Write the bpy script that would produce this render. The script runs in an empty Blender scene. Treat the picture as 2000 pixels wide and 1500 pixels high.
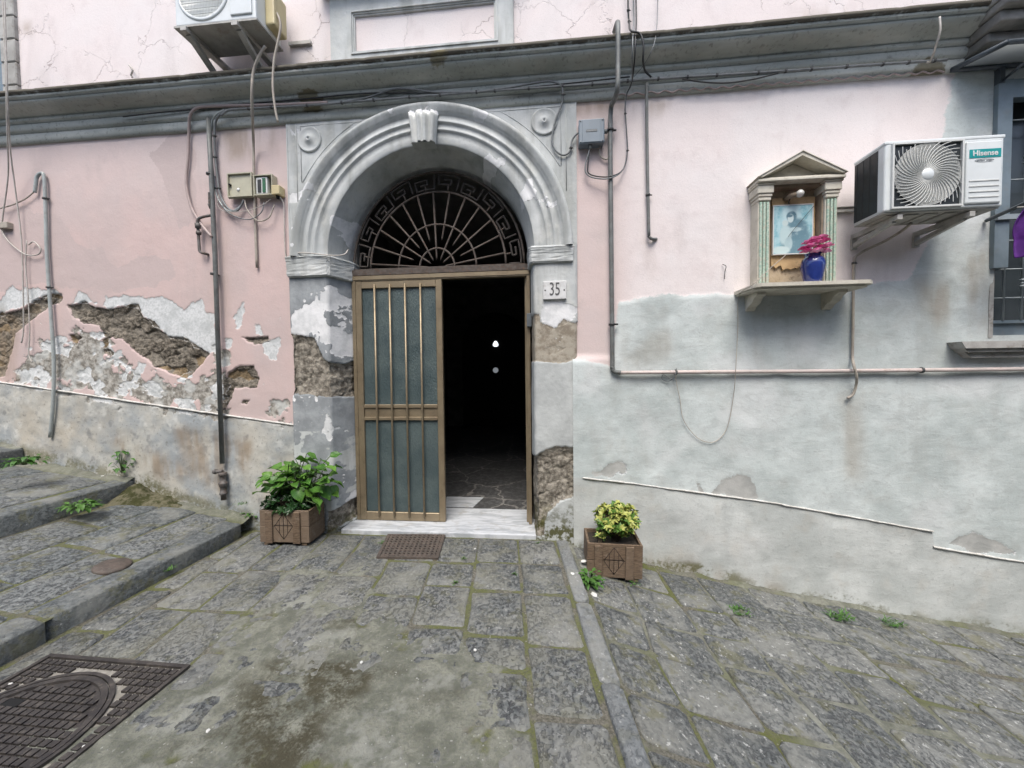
import bpy, bmesh, math, random
import numpy as np
from mathutils import Vector, Matrix

random.seed(7)
SC = bpy.context.scene
COL = SC.collection

# ------------------------------------------------------------------ camera
YAW, PITCH, ROLL, FPX = math.radians(5.5), math.radians(1.83), 0.011, 750.0
CAM = np.array([0.0, -3.55, 1.5])
_R0 = np.array([math.cos(YAW), math.sin(YAW), 0.0])
_F = np.array([-math.sin(YAW) * math.cos(PITCH), math.cos(YAW) * math.cos(PITCH), -math.sin(PITCH)])
_D0 = np.cross(_F, _R0)
_R = _R0 * math.cos(ROLL) + _D0 * math.sin(ROLL)
_D = _D0 * math.cos(ROLL) - _R0 * math.sin(ROLL)
cam = bpy.data.cameras.new('Camera')
cam.sensor_width = 36.0
cam.lens = 36.0 * FPX / 2000.0
cam.clip_start, cam.clip_end = 0.05, 400.0
cam_o = bpy.data.objects.new('Camera', cam)
COL.objects.link(cam_o)
cam_o.matrix_world = Matrix(((_R[0], -_D[0], -_F[0], CAM[0]), (_R[1], -_D[1], -_F[1], CAM[1]),
                             (_R[2], -_D[2], -_F[2], CAM[2]), (0, 0, 0, 1)))
SC.camera = cam_o

# ------------------------------------------------------------------ sky, sun, exposure
SUN_EL, SUN_AZ = math.radians(60), math.radians(182)      # azimuth from +Y towards +X: light from over the lane
world = bpy.data.worlds.new('World')
SC.world = world
world.use_nodes = True
wn = world.node_tree.nodes
wn.clear()
w_out = wn.new('ShaderNodeOutputWorld')
w_bg = wn.new('ShaderNodeBackground')
w_sky = wn.new('ShaderNodeTexSky')
w_sky.sky_type = 'NISHITA'
w_sky.sun_disc = False
w_sky.sun_elevation = SUN_EL
w_sky.sun_rotation = SUN_AZ
w_sky.air_density, w_sky.dust_density, w_sky.ozone_density = 1.0, 3.0, 0.7
w_bg.inputs['Strength'].default_value = 0.11
world.node_tree.links.new(w_sky.outputs[0], w_bg.inputs[0])
world.node_tree.links.new(w_bg.outputs[0], w_out.inputs[0])
sun = bpy.data.lights.new('Sun', 'SUN')
sun.energy = 1.5
sun.angle = math.radians(32)
sun.color = (1.0, 0.98, 0.93)
sun_o = bpy.data.objects.new('Sun', sun)
COL.objects.link(sun_o)
_sd = Vector((math.sin(SUN_AZ) * math.cos(SUN_EL), math.cos(SUN_AZ) * math.cos(SUN_EL), math.sin(SUN_EL)))
sun_o.rotation_euler = _sd.to_track_quat('Z', 'Y').to_euler()
SC.view_settings.view_transform = 'Standard'
SC.view_settings.look = 'None'
SC.view_settings.exposure = 1.18
SC.view_settings.gamma = 1.0
SC.view_settings.use_curve_mapping = False
SC.cycles.max_bounces, SC.cycles.diffuse_bounces, SC.cycles.glossy_bounces, SC.cycles.transmission_bounces = 6, 4, 2, 2
SC.cycles.use_adaptive_sampling, SC.cycles.adaptive_threshold = True, 0.02
SC.cycles.caustics_reflective = SC.cycles.caustics_refractive = False

# ------------------------------------------------------------------ measuring helpers
def ray(x, y):
    return _F * FPX + _R * (x - 1000.0) + _D * (y - 750.0)

def P(x, y, off=0.0):
    """photo point -> world point on the plane that stands off metres in front of the facade"""
    d = ray(x, y)
    t = (-off - CAM[1]) / d[1]
    q = CAM + d * t
    return Vector((q[0], -off, q[2]))

def G(x, y, z=-0.05):
    d = ray(x, y)
    t = (z - CAM[2]) / d[2]
    q = CAM + d * t
    return Vector((q[0], q[1], z))

def PX(pts, off=0.0):
    return [(P(x, y, off).x, P(x, y, off).z) for x, y in pts]

# ------------------------------------------------------------------ numpy noise and distance fields
_tab = np.random.RandomState(3).rand(64, 256, 256).astype(np.float32)

def vnoise(x, y, seed=0):
    t = _tab[seed % 64]
    xi, yi = np.floor(x).astype(np.int64), np.floor(y).astype(np.int64)
    fx, fy = x - xi, y - yi
    fx, fy = fx * fx * (3 - 2 * fx), fy * fy * (3 - 2 * fy)
    a, b = t[xi & 255, yi & 255], t[(xi + 1) & 255, yi & 255]
    c, d = t[xi & 255, (yi + 1) & 255], t[(xi + 1) & 255, (yi + 1) & 255]
    return (a * (1 - fx) + b * fx) * (1 - fy) + (c * (1 - fx) + d * fx) * fy

def fbm(x, y, octaves=4, seed=0, gain=0.5):
    s, a, n = np.zeros_like(x), 1.0, 0.0
    for o in range(octaves):
        s = s + a * (vnoise(x * 2 ** o + 17.3 * o, y * 2 ** o + 5.1 * o, seed + o) - 0.5)
        n += a
        a *= gain
    return s / n * 2.0

def worley(x, y, seed=0):
    """nearest-stone distance, second distance and a random value per stone"""
    t1, t2, t3 = _tab[(seed) % 64], _tab[(seed + 1) % 64], _tab[(seed + 2) % 64]
    xi, yi = np.floor(x).astype(np.int64), np.floor(y).astype(np.int64)
    d1, d2, val = np.full(x.shape, 9.0), np.full(x.shape, 9.0), np.zeros(x.shape)
    for i in (-1, 0, 1):
        for j in (-1, 0, 1):
            a, b = (xi + i) & 255, (yi + j) & 255
            d = np.hypot(xi + i + t1[a, b] - x, yi + j + t2[a, b] - y)
            near = d < d1
            d2 = np.where(near, d1, np.minimum(d2, d))
            val = np.where(near, t3[a, b], val)
            d1 = np.where(near, d, d1)
    return d1, d2, val

def sdpoly(x, y, poly):
    """signed distance to a polygon, negative inside"""
    d2 = np.full(x.shape, 1e9)
    inside = np.zeros(x.shape, bool)
    n = len(poly)
    for i in range(n):
        ax, ay = poly[i]
        bx, by = poly[(i + 1) % n]
        ex, ey = bx - ax, by - ay
        wx, wy = x - ax, y - ay
        t = np.clip((wx * ex + wy * ey) / (ex * ex + ey * ey + 1e-12), 0, 1)
        d2 = np.minimum(d2, (wx - ex * t) ** 2 + (wy - ey * t) ** 2)
        c = (ay > y) != (by > y)
        with np.errstate(divide='ignore', invalid='ignore'):
            xc = ax + (y - ay) * ex / (ey if abs(ey) > 1e-12 else 1e-12)
        inside ^= c & (x < xc)
    d = np.sqrt(d2)
    return np.where(inside, -d, d)

def sstep(x, lo, hi):
    t = np.clip((x - lo) / (hi - lo), 0, 1)
    return t * t * (3 - 2 * t)

# ------------------------------------------------------------------ object helpers
def tag(o, label=None, cat=None, group=None, kind=None):
    if label: o['label'] = label
    if cat: o['category'] = cat
    if group: o['group'] = group
    if kind: o['kind'] = kind
    return o

def link(o, parent=None):
    COL.objects.link(o)
    if parent is not None:
        o.parent = parent
        o.matrix_parent_inverse = parent.matrix_basis.inverted()
    return o

def thing(name, label, cat, loc=(0, 0, 0), group=None, kind=None):
    o = bpy.data.objects.new(name, None)
    o.location = loc
    o.empty_display_size = 0.1
    COL.objects.link(o)
    return tag(o, label, cat, group, kind)

def mesh_from(name, v, f, m, parent=None, smooth=False, attrs=None):
    me = bpy.data.meshes.new(name)
    me.from_pydata(v, [], f)
    if smooth:
        me.polygons.foreach_set('use_smooth', np.ones(len(me.polygons), bool))
    if attrs:
        for k, a in attrs.items():
            at = me.attributes.new(k, 'FLOAT', 'POINT')
            at.data.foreach_set('value', np.ascontiguousarray(a, dtype=np.float32).ravel())
    me.materials.append(m)
    me.update()
    return link(bpy.data.objects.new(name, me), parent)

def grid_obj(name, V, m, parent=None, attrs=None, keep=None, smooth=True, close=False):
    """V: (ny, nx, 3) vertex positions"""
    ny, nx = V.shape[:2]
    idx = np.arange(ny * nx).reshape(ny, nx)
    q = np.stack([idx[:-1, :-1], idx[:-1, 1:], idx[1:, 1:], idx[1:, :-1]], -1)
    if keep is not None:
        q = q[keep]
    q = q.reshape(-1, 4)
    me = bpy.data.meshes.new(name)
    me.vertices.add(ny * nx)
    me.vertices.foreach_set('co', V.astype(np.float32).ravel())
    me.loops.add(q.size)
    me.loops.foreach_set('vertex_index', q.astype(np.int32).ravel())
    me.polygons.add(len(q))
    me.polygons.foreach_set('loop_start', (np.arange(len(q)) * 4).astype(np.int32))
    if smooth:
        me.polygons.foreach_set('use_smooth', np.ones(len(q), bool))
    me.update(calc_edges=True)
    me.validate()
    if attrs:
        for k, a in attrs.items():
            at = me.attributes.new(k, 'FLOAT', 'POINT')
            at.data.foreach_set('value', np.ascontiguousarray(a, dtype=np.float32).ravel())
    me.materials.append(m)
    return link(bpy.data.objects.new(name, me), parent)

def catmull(pts, n=6):
    pts = [Vector(p) for p in pts]
    if len(pts) < 3:
        return pts
    out = []
    q = [pts[0] * 2 - pts[1]] + pts + [pts[-1] * 2 - pts[-2]]
    for i in range(1, len(q) - 2):
        a, b, c, d = q[i - 1], q[i], q[i + 1], q[i + 2]
        for k in range(n):
            t = k / n
            out.append(0.5 * ((2 * b) + (c - a) * t + (2 * a - 5 * b + 4 * c - d) * t * t + (3 * b - a - 3 * c + d) * t ** 3))
    out.append(pts[-1])
    return out

class MB:
    """collects shapes into one mesh"""
    def __init__(s):
        s.v, s.f, s.sm = [], [], []
    def add(s, v, f, smooth=False, M=None):
        o = len(s.v)
        s.v += [tuple(M @ Vector(p)) if M is not None else tuple(p) for p in v]
        s.f += [tuple(i + o for i in q) for q in f]
        s.sm += [smooth] * len(f)
        return s
    def box(s, a, b, M=None):
        x0, y0, z0 = a; x1, y1, z1 = b
        v = [(x0, y0, z0), (x1, y0, z0), (x1, y1, z0), (x0, y1, z0), (x0, y0, z1), (x1, y0, z1), (x1, y1, z1), (x0, y1, z1)]
        f = [(0, 3, 2, 1), (4, 5, 6, 7), (0, 1, 5, 4), (1, 2, 6, 5), (2, 3, 7, 6), (3, 0, 4, 7)]
        return s.add(v, f, False, M)
    def bbox(s, a, b, bev=0.01, seg=2, M=None):
        bm = bmesh.new()
        bmesh.ops.create_cube(bm, size=1.0)
        for v in bm.verts:
            v.co = Vector([(a[i] + b[i]) / 2 + v.co[i] * (b[i] - a[i]) for i in range(3)])
        bmesh.ops.bevel(bm, geom=bm.edges[:], offset=bev, segments=seg, affect='EDGES', profile=0.5)
        bm.verts.index_update()
        v = [tuple(p.co) for p in bm.verts]
        f = [tuple(q.index for q in fc.verts) for fc in bm.faces]
        bm.free()
        return s.add(v, f, False, M)
    def tube(s, pts, r, n=8, cap=True, M=None):
        pts = [Vector(p) for p in pts]
        rs = r if isinstance(r, (list, tuple)) else [r] * len(pts)
        v, f = [], []
        prev = None
        for i, p in enumerate(pts):
            t = (pts[min(i + 1, len(pts) - 1)] - pts[max(i - 1, 0)])
            if t.length < 1e-9: t = Vector((0, 0, 1))
            t.normalize()
            if prev is None:
                up = Vector((0, 1, 0)) if abs(t.y) < 0.9 else Vector((1, 0, 0))
                u = t.cross(up).normalized()
            else:
                u = (prev - t * prev.dot(t))
                u = u.normalized() if u.length > 1e-6 else t.orthogonal().normalized()
            prev = u
            w = t.cross(u)
            for k in range(n):
                a = 2 * math.pi * k / n
                v.append(p + (u * math.cos(a) + w * math.sin(a)) * rs[i])
        for i in range(len(pts) - 1):
            for k in range(n):
                k2 = (k + 1) % n
                f.append((i * n + k, i * n + k2, (i + 1) * n + k2, (i + 1) * n + k))
        if cap:
            f.append(tuple(range(n - 1, -1, -1)))
            f.append(tuple(range((len(pts) - 1) * n, len(pts) * n)))
        return s.add(v, f, True, M)
    def lathe(s, prof, n=24, M=None, smooth=True):
        """prof: (r, z) revolved about z"""
        v, f = [], []
        for r, z in prof:
            for k in range(n):
                a = 2 * math.pi * k / n
                v.append((r * math.cos(a), r * math.sin(a), z))
        for i in range(len(prof) - 1):
            for k in range(n):
                k2 = (k + 1) % n
                f.append((i * n + k, i * n + k2, (i + 1) * n + k2, (i + 1) * n + k))
        f.append(tuple(range(n - 1, -1, -1)))
        f.append(tuple(range((len(prof) - 1) * n, len(prof) * n)))
        return s.add(v, f, smooth, M)
    def prism(s, poly, y0, y1, M=None):
        """poly in (x, z), extruded from y0 (front) to y1"""
        n = len(poly)
        v = [(x, y0, z) for x, z in poly] + [(x, y1, z) for x, z in poly]
        f = [tuple(range(n)), tuple(range(2 * n - 1, n - 1, -1))]
        f += [(i, i + n, (i + 1) % n + n, (i + 1) % n) for i in range(n)]
        return s.add(v, f, False, M)
    def slab(s, poly, z0, z1, M=None):
        n = len(poly)
        v = [(x, y, z0) for x, y in poly] + [(x, y, z1) for x, y in poly]
        f = [tuple(range(n - 1, -1, -1)), tuple(range(n, 2 * n))]
        f += [(i, (i + 1) % n, (i + 1) % n + n, i + n) for i in range(n)]
        return s.add(v, f, False, M)
    def ball(s, c, r, n=10, sz=1.0):
        prof = [(max(1e-4, r * math.sin(math.pi * i / 6)), -r * sz * math.cos(math.pi * i / 6)) for i in range(7)]
        return s.lathe(prof, n, Matrix.Translation(c))
    def build(s, name, m, parent=None, label=None, fix=True):
        me = bpy.data.meshes.new(name)
        me.from_pydata(s.v, [], s.f)
        me.polygons.foreach_set('use_smooth', np.array(s.sm, bool))
        me.materials.append(m)
        if fix:
            bm = bmesh.new(); bm.from_mesh(me)
            bmesh.ops.recalc_face_normals(bm, faces=bm.faces[:])
            bm.to_mesh(me); bm.free()
        me.update()
        o = link(bpy.data.objects.new(name, me), parent)
        if label: o['label'] = label
        return o

# ------------------------------------------------------------------ material helpers
class NT:
    def __init__(s, name):
        s.m = bpy.data.materials.new(name)
        s.m.use_nodes = True
        s.t = s.m.node_tree
        s.bsdf = s.t.nodes['Principled BSDF']
        s._pos = None
    def lk(s, a, b): s.t.links.new(a, b)
    def put(s, sock, v):
        if hasattr(v, 'is_output') or isinstance(v, bpy.types.NodeSocket): s.lk(v, sock)
        elif isinstance(v, (tuple, list)):
            sock.default_value = (*v, 1.0) if len(v) == 3 and sock.type == 'RGBA' else tuple(v)
        else: sock.default_value = v
    def pos(s):
        if s._pos is None: s._pos = s.t.nodes.new('ShaderNodeNewGeometry').outputs['Position']
        return s._pos
    def obj(s): return s.t.nodes.new('ShaderNodeTexCoord').outputs['Object']
    def rnd(s): return s.t.nodes.new('ShaderNodeObjectInfo').outputs['Random']
    def attr(s, n):
        a = s.t.nodes.new('ShaderNodeAttribute'); a.attribute_name = n
        return a.outputs['Fac']
    def mapv(s, vec, scale=(1, 1, 1), loc=(0, 0, 0), rot=(0, 0, 0)):
        n = s.t.nodes.new('ShaderNodeMapping')
        s.lk(vec, n.inputs[0])
        n.inputs['Scale'].default_value = scale
        n.inputs['Location'].default_value = loc
        n.inputs['Rotation'].default_value = rot
        return n.outputs[0]
    def noise(s, scale, detail=4, rough=0.55, vec=None, dist=0.0, col=False):
        n = s.t.nodes.new('ShaderNodeTexNoise')
        s.lk(vec if vec is not None else s.pos(), n.inputs['Vector'])
        n.inputs['Scale'].default_value = scale
        n.inputs['Detail'].default_value = min(detail, 4 if scale < 12 else 3)
        n.inputs['Roughness'].default_value = rough
        n.inputs['Distortion'].default_value = dist
        return n.outputs['Color' if col else 'Fac']
    def voro(s, scale, feature='F1', vec=None, rand=1.0, out='Distance'):
        n = s.t.nodes.new('ShaderNodeTexVoronoi')
        n.feature = feature
        s.lk(vec if vec is not None else s.pos(), n.inputs['Vector'])
        n.inputs['Scale'].default_value = scale
        n.inputs['Randomness'].default_value = rand
        return n.outputs[out]
    def math(s, op, a, b=0.0, clamp=False):
        n = s.t.nodes.new('ShaderNodeMath'); n.operation = op; n.use_clamp = clamp
        s.put(n.inputs[0], a); s.put(n.inputs[1], b)
        return n.outputs[0]
    def vadd(s, a, b, k):
        n = s.t.nodes.new('ShaderNodeVectorMath'); n.operation = 'MULTIPLY_ADD'
        s.put(n.inputs[0], b); n.inputs[1].default_value = (k, k, k); s.put(n.inputs[2], a)
        return n.outputs[0]
    def sm(s, x, lo, hi, a=0.0, b=1.0):
        n = s.t.nodes.new('ShaderNodeMapRange'); n.interpolation_type = 'SMOOTHSTEP'
        s.put(n.inputs[0], x)
        n.inputs[1].default_value, n.inputs[2].default_value = lo, hi
        n.inputs[3].default_value, n.inputs[4].default_value = a, b
        return n.outputs[0]
    def mix(s, fac, a, b, mode='MIX'):
        n = s.t.nodes.new('ShaderNodeMix'); n.data_type = 'RGBA'; n.blend_type = mode
        s.put(n.inputs[0], fac); s.put(n.inputs[6], a); s.put(n.inputs[7], b)
        return n.outputs[2]
    def sepz(s, vec, ax=2):
        n = s.t.nodes.new('ShaderNodeSeparateXYZ'); s.lk(vec, n.inputs[0])
        return n.outputs[ax]
    def bump(s, h, strength=0.5, dist=0.01, normal=None):
        n = s.t.nodes.new('ShaderNodeBump')
        n.inputs['Strength'].default_value = strength
        n.inputs['Distance'].default_value = dist
        s.put(n.inputs['Height'], h)
        if normal is not None: s.lk(normal, n.inputs['Normal'])
        return n.outputs[0]
    def done(s, col, rough=0.8, metal=0.0, normal=None, spec=None, **kw):
        s.put(s.bsdf.inputs['Base Color'], col)
        s.put(s.bsdf.inputs['Roughness'], rough)
        s.put(s.bsdf.inputs['Metallic'], metal)
        if spec is not None: s.bsdf.inputs['Specular IOR Level'].default_value = spec
        if normal is not None: s.lk(normal, s.bsdf.inputs['Normal'])
        for k, v in kw.items(): s.put(s.bsdf.inputs[k.replace('_', ' ')], v)
        return s.m

def simple(name, c1, c2=None, scale=8.0, rough=0.6, metal=0.0, bump=0.15, bscale=60.0, dirt=None, vec='pos', spec=None, lo=0.35, hi=0.65):
    t = NT(name)
    v = t.pos() if vec == 'pos' else t.obj()
    c = t.mix(t.sm(t.noise(scale, 5, 0.6, v), lo, hi), c1, c2 or tuple(x * 0.8 for x in c1))
    if dirt:
        c = t.mix(t.math('MULTIPLY', t.sm(t.noise(scale * 2.3, 6, 0.7, t.mapv(v, loc=(3.1, 1.7, 9.2))), 0.52, 0.72), dirt[1]), c, dirt[0])
    return t.done(c, rough, metal, t.bump(t.noise(bscale, 3, 0.6, v), bump, 0.004), spec)

# ------------------------------------------------------------------ materials of the walls
def plaster_material(side):
    """layers of the facade render; the broad clouds come from per-vertex noise (n_*), the grain from the shader"""
    t = NT('plaster_' + side)
    p = t.pos()
    fine = t.noise(38, 3, 0.68)
    big, mid, cl, strk = t.attr('n_big'), t.attr('n_mid'), t.attr('n_cl'), t.attr('n_strk')
    fk = t.math('SUBTRACT', fine, 0.5)
    def m(attr, k=0.02, w=0.003):
        return t.sm(t.math('ADD', t.attr(attr), t.math('MULTIPLY', fk, k)), w, -w)
    grain = t.noise(130, 2, 0.6, t.mapv(p, loc=(4, 2, 1)))
    h = t.math('ADD', t.math('MULTIPLY', fine, 0.32), t.math('MULTIPLY', grain, 0.12))
    tone = t.attr('tone')  # pink pales to right and top: lighting gradient put into colour, plus paint difference
    pink = t.mix(tone, (0.565, 0.43, 0.405), (0.725, 0.655, 0.64))
    pink = t.mix(t.sm(big, 0.42, 0.66), pink, t.mix(tone, (0.51, 0.405, 0.385), (0.725, 0.675, 0.665)))
    pink = t.mix(t.math('MULTIPLY', t.sm(mid, 0.52, 0.75), 0.35), pink, (0.52, 0.44, 0.43))
    pink = t.mix(t.math('MULTIPLY', t.sm(strk, 0.54, 0.74), 0.22), pink, (0.40, 0.35, 0.335))
    c = pink
    if side == 'upper':
        vw = t.vadd(t.mapv(p, scale=(1, 0.2, 1)), t.noise(5.0, 4, 0.65, col=True), 0.30)
        cr = t.sm(t.voro(2.6, 'DISTANCE_TO_EDGE', vw), 0.013, 0.003)
        cr = t.math('MULTIPLY', cr, t.sm(cl, 0.42, 0.52))
        c = t.mix(t.math('MULTIPLY', cr, 0.65), c, t.mix(t.sm(mid, 0.4, 0.6), (0.30, 0.23, 0.22), (0.62, 0.58, 0.57)))
        h = t.math('SUBTRACT', h, t.math('MULTIPLY', cr, 0.6))
    if side != 'left':
        cem = t.mix(t.sm(cl, 0.36, 0.64), (0.44, 0.485, 0.475), (0.57, 0.615, 0.605))
        cem = t.mix(t.math('MULTIPLY', t.sm(mid, 0.47, 0.75), 0.4), cem, (0.41, 0.41, 0.385))
        cem = t.mix(t.math('MULTIPLY', t.sm(fine, 0.54, 0.76), 0.4), cem, (0.33, 0.345, 0.34))
        cem = t.mix(t.math('MULTIPLY', t.sm(strk, 0.54, 0.74), 0.40), cem, (0.34, 0.35, 0.335))
        cem = t.mix(t.math('MULTIPLY', t.sm(big, 0.54, 0.68), 0.7), cem, (0.63, 0.65, 0.645))
        if side == 'right':
            trw = t.noise(5.0, 3, 0.65, t.mapv(p, scale=(0.9, 1, 2.6), rot=(0, 0.3, 0)), 1.6)
            cem = t.mix(t.math('MULTIPLY', t.sm(trw, 0.52, 0.68), 0.28), cem, (0.35, 0.365, 0.355))
            cem = t.mix(t.math('MULTIPLY', t.sm(trw, 0.44, 0.32), 0.28), cem, (0.62, 0.645, 0.635))
            h = t.math('ADD', h, t.math('MULTIPLY', t.math('MULTIPLY', trw, m('cem', 0.05, 0.012)), 0.35))
        c = t.mix(m('cem', 0.05, 0.012), c, cem)
    if side == 'right':
        dad = t.mix(t.sm(cl, 0.4, 0.62), (0.43, 0.435, 0.415), (0.55, 0.55, 0.525))
        dad = t.mix(t.math('MULTIPLY', t.sm(strk, 0.48, 0.68), 0.4), dad, (0.33, 0.345, 0.335))
        dad = t.mix(t.math('MULTIPLY', t.sm(mid, 0.5, 0.7), 0.45), dad, (0.48, 0.44, 0.375))
        dad = t.mix(t.math('MULTIPLY', t.sm(fine, 0.56, 0.75), 0.5), dad, (0.21, 0.21, 0.20))
        c = t.mix(t.math('MULTIPLY', m('dado', 0.006, 0.002), 0.55), c, dad)
        brd = t.mix(t.sm(mid, 0.4, 0.6), (0.34, 0.345, 0.33), (0.43, 0.43, 0.41))
        c = t.mix(m('bare', 0.05, 0.003), c, brd)
    if side == 'left':
        c = t.mix(t.math('MULTIPLY', m('fade', 0.05, 0.004), 0.75), c, (0.49, 0.405, 0.39))
        dad = t.mix(t.sm(cl, 0.38, 0.62), (0.31, 0.335, 0.345), (0.49, 0.475, 0.425))
        dad = t.mix(t.math('MULTIPLY', t.sm(big, 0.54, 0.70), 0.5), dad, (0.46, 0.40, 0.31))
        dad = t.mix(t.math('MULTIPLY', t.sm(mid, 0.52, 0.68), 0.75), dad, (0.57, 0.57, 0.535))
        dad = t.mix(t.math('MULTIPLY', t.sm(mid, 0.42, 0.34), 0.6), dad, (0.21, 0.215, 0.215))
        dad = t.mix(t.math('MULTIPLY', t.sm(fine, 0.56, 0.72), 0.6), dad, (0.18, 0.175, 0.16))
        c = t.mix(m('dado', 0.006, 0.002), c, dad)
        gl = t.noise(20, 3, 0.7, t.mapv(p, loc=(6, 1, 4)))
        gry = t.mix(t.sm(gl, 0.36, 0.62), (0.19, 0.175, 0.15), (0.43, 0.41, 0.37))
        gry = t.mix(t.math('MULTIPLY', t.sm(mid, 0.5, 0.62), 0.75), gry, (0.52, 0.53, 0.51))
        gm = m('gry', 0.12, 0.004)
        c = t.mix(gm, c, gry)
    if side != 'upper':
        wht = t.mix(t.sm(fine, 0.4, 0.68), (0.66, 0.67, 0.67), (0.49, 0.51, 0.505))
        wht = t.mix(t.math('MULTIPLY', t.sm(mid, 0.46, 0.64), 0.6), wht, (0.42, 0.44, 0.435))
        wm = m('wht', 0.05, 0.0025)
        c = t.mix(wm, c, wht)
        h = t.math('SUBTRACT', h, t.math('MULTIPLY', wm, 0.7))
    if side == 'left':
        rn = t.noise(26, 3, 0.75, t.mapv(p, loc=(1, 3, 1)))
        rk = t.mix(t.sm(rn, 0.35, 0.65), (0.07, 0.06, 0.046), (0.235, 0.205, 0.165))
        rk = t.mix(t.math('MULTIPLY', t.sm(t.attr('n_st'), 0.2, 0.8), 0.45), rk, (0.27, 0.245, 0.205))
        rk = t.mix(t.math('MULTIPLY', t.sm(t.attr('n_st'), 0.86, 0.90), 0.6), rk, (0.27, 0.18, 0.08))
        rm = m('rub', 0.022, 0.003)
        c = t.mix(rm, c, rk)
        rim = t.sm(t.math('ABSOLUTE', t.math('ADD', t.attr('wht'), t.math('MULTIPLY', fk, 0.05))), 0.006, 0.002)
        c = t.mix(t.math('MULTIPLY', rim, 0.6), c, (0.60, 0.59, 0.57))
        h = t.math('SUBTRACT', h, t.math('MULTIPLY', gm, t.math('ADD', 0.3, gl)))
        h = t.math('ADD', h, t.math('MULTIPLY', rm, t.math('MULTIPLY', rn, 2.4)))
    c = t.mix(t.math('MULTIPLY', t.sm(grain, 0.5, 0.72), 0.30), c, t.mix(0.6, c, (0.20, 0.19, 0.18)))
    st = t.math('MULTIPLY', t.attr('stain'), t.sm(strk, 0.36, 0.62))
    c = t.mix(t.math('MULTIPLY', st, 0.75), c, (0.27, 0.20, 0.13))
    if side != 'upper':
        ms = t.math('MULTIPLY', t.attr('moss'), t.sm(t.math('ADD', mid, t.math('MULTIPLY', fk, 0.5)), 0.40, 0.60))
        c = t.mix(t.math('MULTIPLY', ms, 0.85), c, (0.105, 0.10, 0.035))
    ch = t.sm(t.voro(9, 'F1', t.vadd(p, t.noise(30, 2, 0.6, col=True), 0.05)), 0.075, 0.05)
    ch = t.math('MULTIPLY', t.math('MULTIPLY', ch, t.sm(big, 0.50, 0.60)), t.attr('chips'))
    c = t.mix(ch, c, (0.55, 0.54, 0.52))
    h = t.math('SUBTRACT', h, t.math('MULTIPLY', ch, 0.5))
    h = t.math('ADD', h, t.math('MULTIPLY', mid, 0.5))
    return t.done(c, 0.88, 0.0, t.bump(h, 0.7, 0.008), 0.25)

def portal_material():
    t = NT('portal_paint')
    p = t.pos()
    fine = t.noise(34, 6, 0.7)
    mid = t.noise(6, 6, 0.65, t.mapv(p, loc=(2, 4, 6)))
    def m(attr, k=0.02, w=0.003):
        d = t.math('ADD', t.attr(attr), t.math('MULTIPLY', t.math('SUBTRACT', fine, 0.5), k))
        return t.sm(d, w, -w)
    c = t.mix(t.sm(t.noise(2.0, 6, 0.65), 0.38, 0.62), (0.43, 0.45, 0.445), (0.56, 0.575, 0.565))
    strk = t.noise(6.0, 5, 0.6, t.mapv(p, scale=(1.0, 1, 0.14)))
    c = t.mix(t.math('MULTIPLY', t.sm(strk, 0.46, 0.68), 0.6), c, (0.29, 0.295, 0.275))
    c = t.mix(t.math('MULTIPLY', t.sm(mid, 0.50, 0.70), 0.5), c, (0.58, 0.58, 0.54))
    c = t.mix(t.math('MULTIPLY', t.sm(fine, 0.57, 0.75), 0.4), c, (0.29, 0.29, 0.27))
    c = t.mix(t.math('MULTIPLY', m('dk', 0.04, 0.006), 1.0), c, t.mix(t.sm(mid, 0.35, 0.68), (0.235, 0.25, 0.26), (0.34, 0.36, 0.37)))
    c = t.mix(m('cem', 0.05, 0.008), c, t.mix(t.sm(t.noise(2.1, 7, 0.66), 0.36, 0.64), (0.36, 0.375, 0.37), (0.50, 0.52, 0.51)))
    wht = t.mix(t.sm(mid, 0.42, 0.64), (0.74, 0.74, 0.74), (0.58, 0.59, 0.59))
    wm = m('wht', 0.05, 0.0025)
    c = t.mix(wm, c, wht)
    brd = t.mix(t.sm(t.noise(11, 6, 0.7), 0.4, 0.6), (0.235, 0.20, 0.155), (0.37, 0.335, 0.275))
    bm_ = m('bare', 0.04, 0.003)
    c = t.mix(bm_, c, brd)
    rk = t.mix(t.sm(t.noise(20, 7, 0.72), 0.35, 0.65), (0.12, 0.105, 0.085), (0.33, 0.30, 0.25))
    rm = m('rub', 0.03, 0.003)
    c = t.mix(rm, c, rk)
    ms = t.math('MULTIPLY', t.attr('moss'), t.sm(t.noise(14, 6, 0.7), 0.40, 0.58))
    c = t.mix(ms, c, (0.07, 0.07, 0.02))
    # flaking flecks
    fl = t.sm(t.voro(22, 'F1', t.vadd(p, t.noise(40, 3, 0.6, col=True), 0.04)), 0.16, 0.08)
    fl = t.math('MULTIPLY', fl, t.sm(t.noise(2.6, 3, 0.6, t.mapv(p, loc=(3, 3, 3))), 0.55, 0.66))
    c = t.mix(t.math('MULTIPLY', fl, 0.7), c, (0.66, 0.66, 0.65))
    h = t.math('ADD', t.math('MULTIPLY', fine, 0.6), t.math('MULTIPLY', mid, 0.9))
    h = t.math('SUBTRACT', h, t.math('MULTIPLY', wm, 0.5))
    h = t.math('ADD', h, t.math('MULTIPLY', rm, t.math('MULTIPLY', t.noise(42, 6, 0.75), 2.0)))
    return t.done(c, 0.86, 0.0, t.bump(h, 0.6, 0.007), 0.25)

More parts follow.
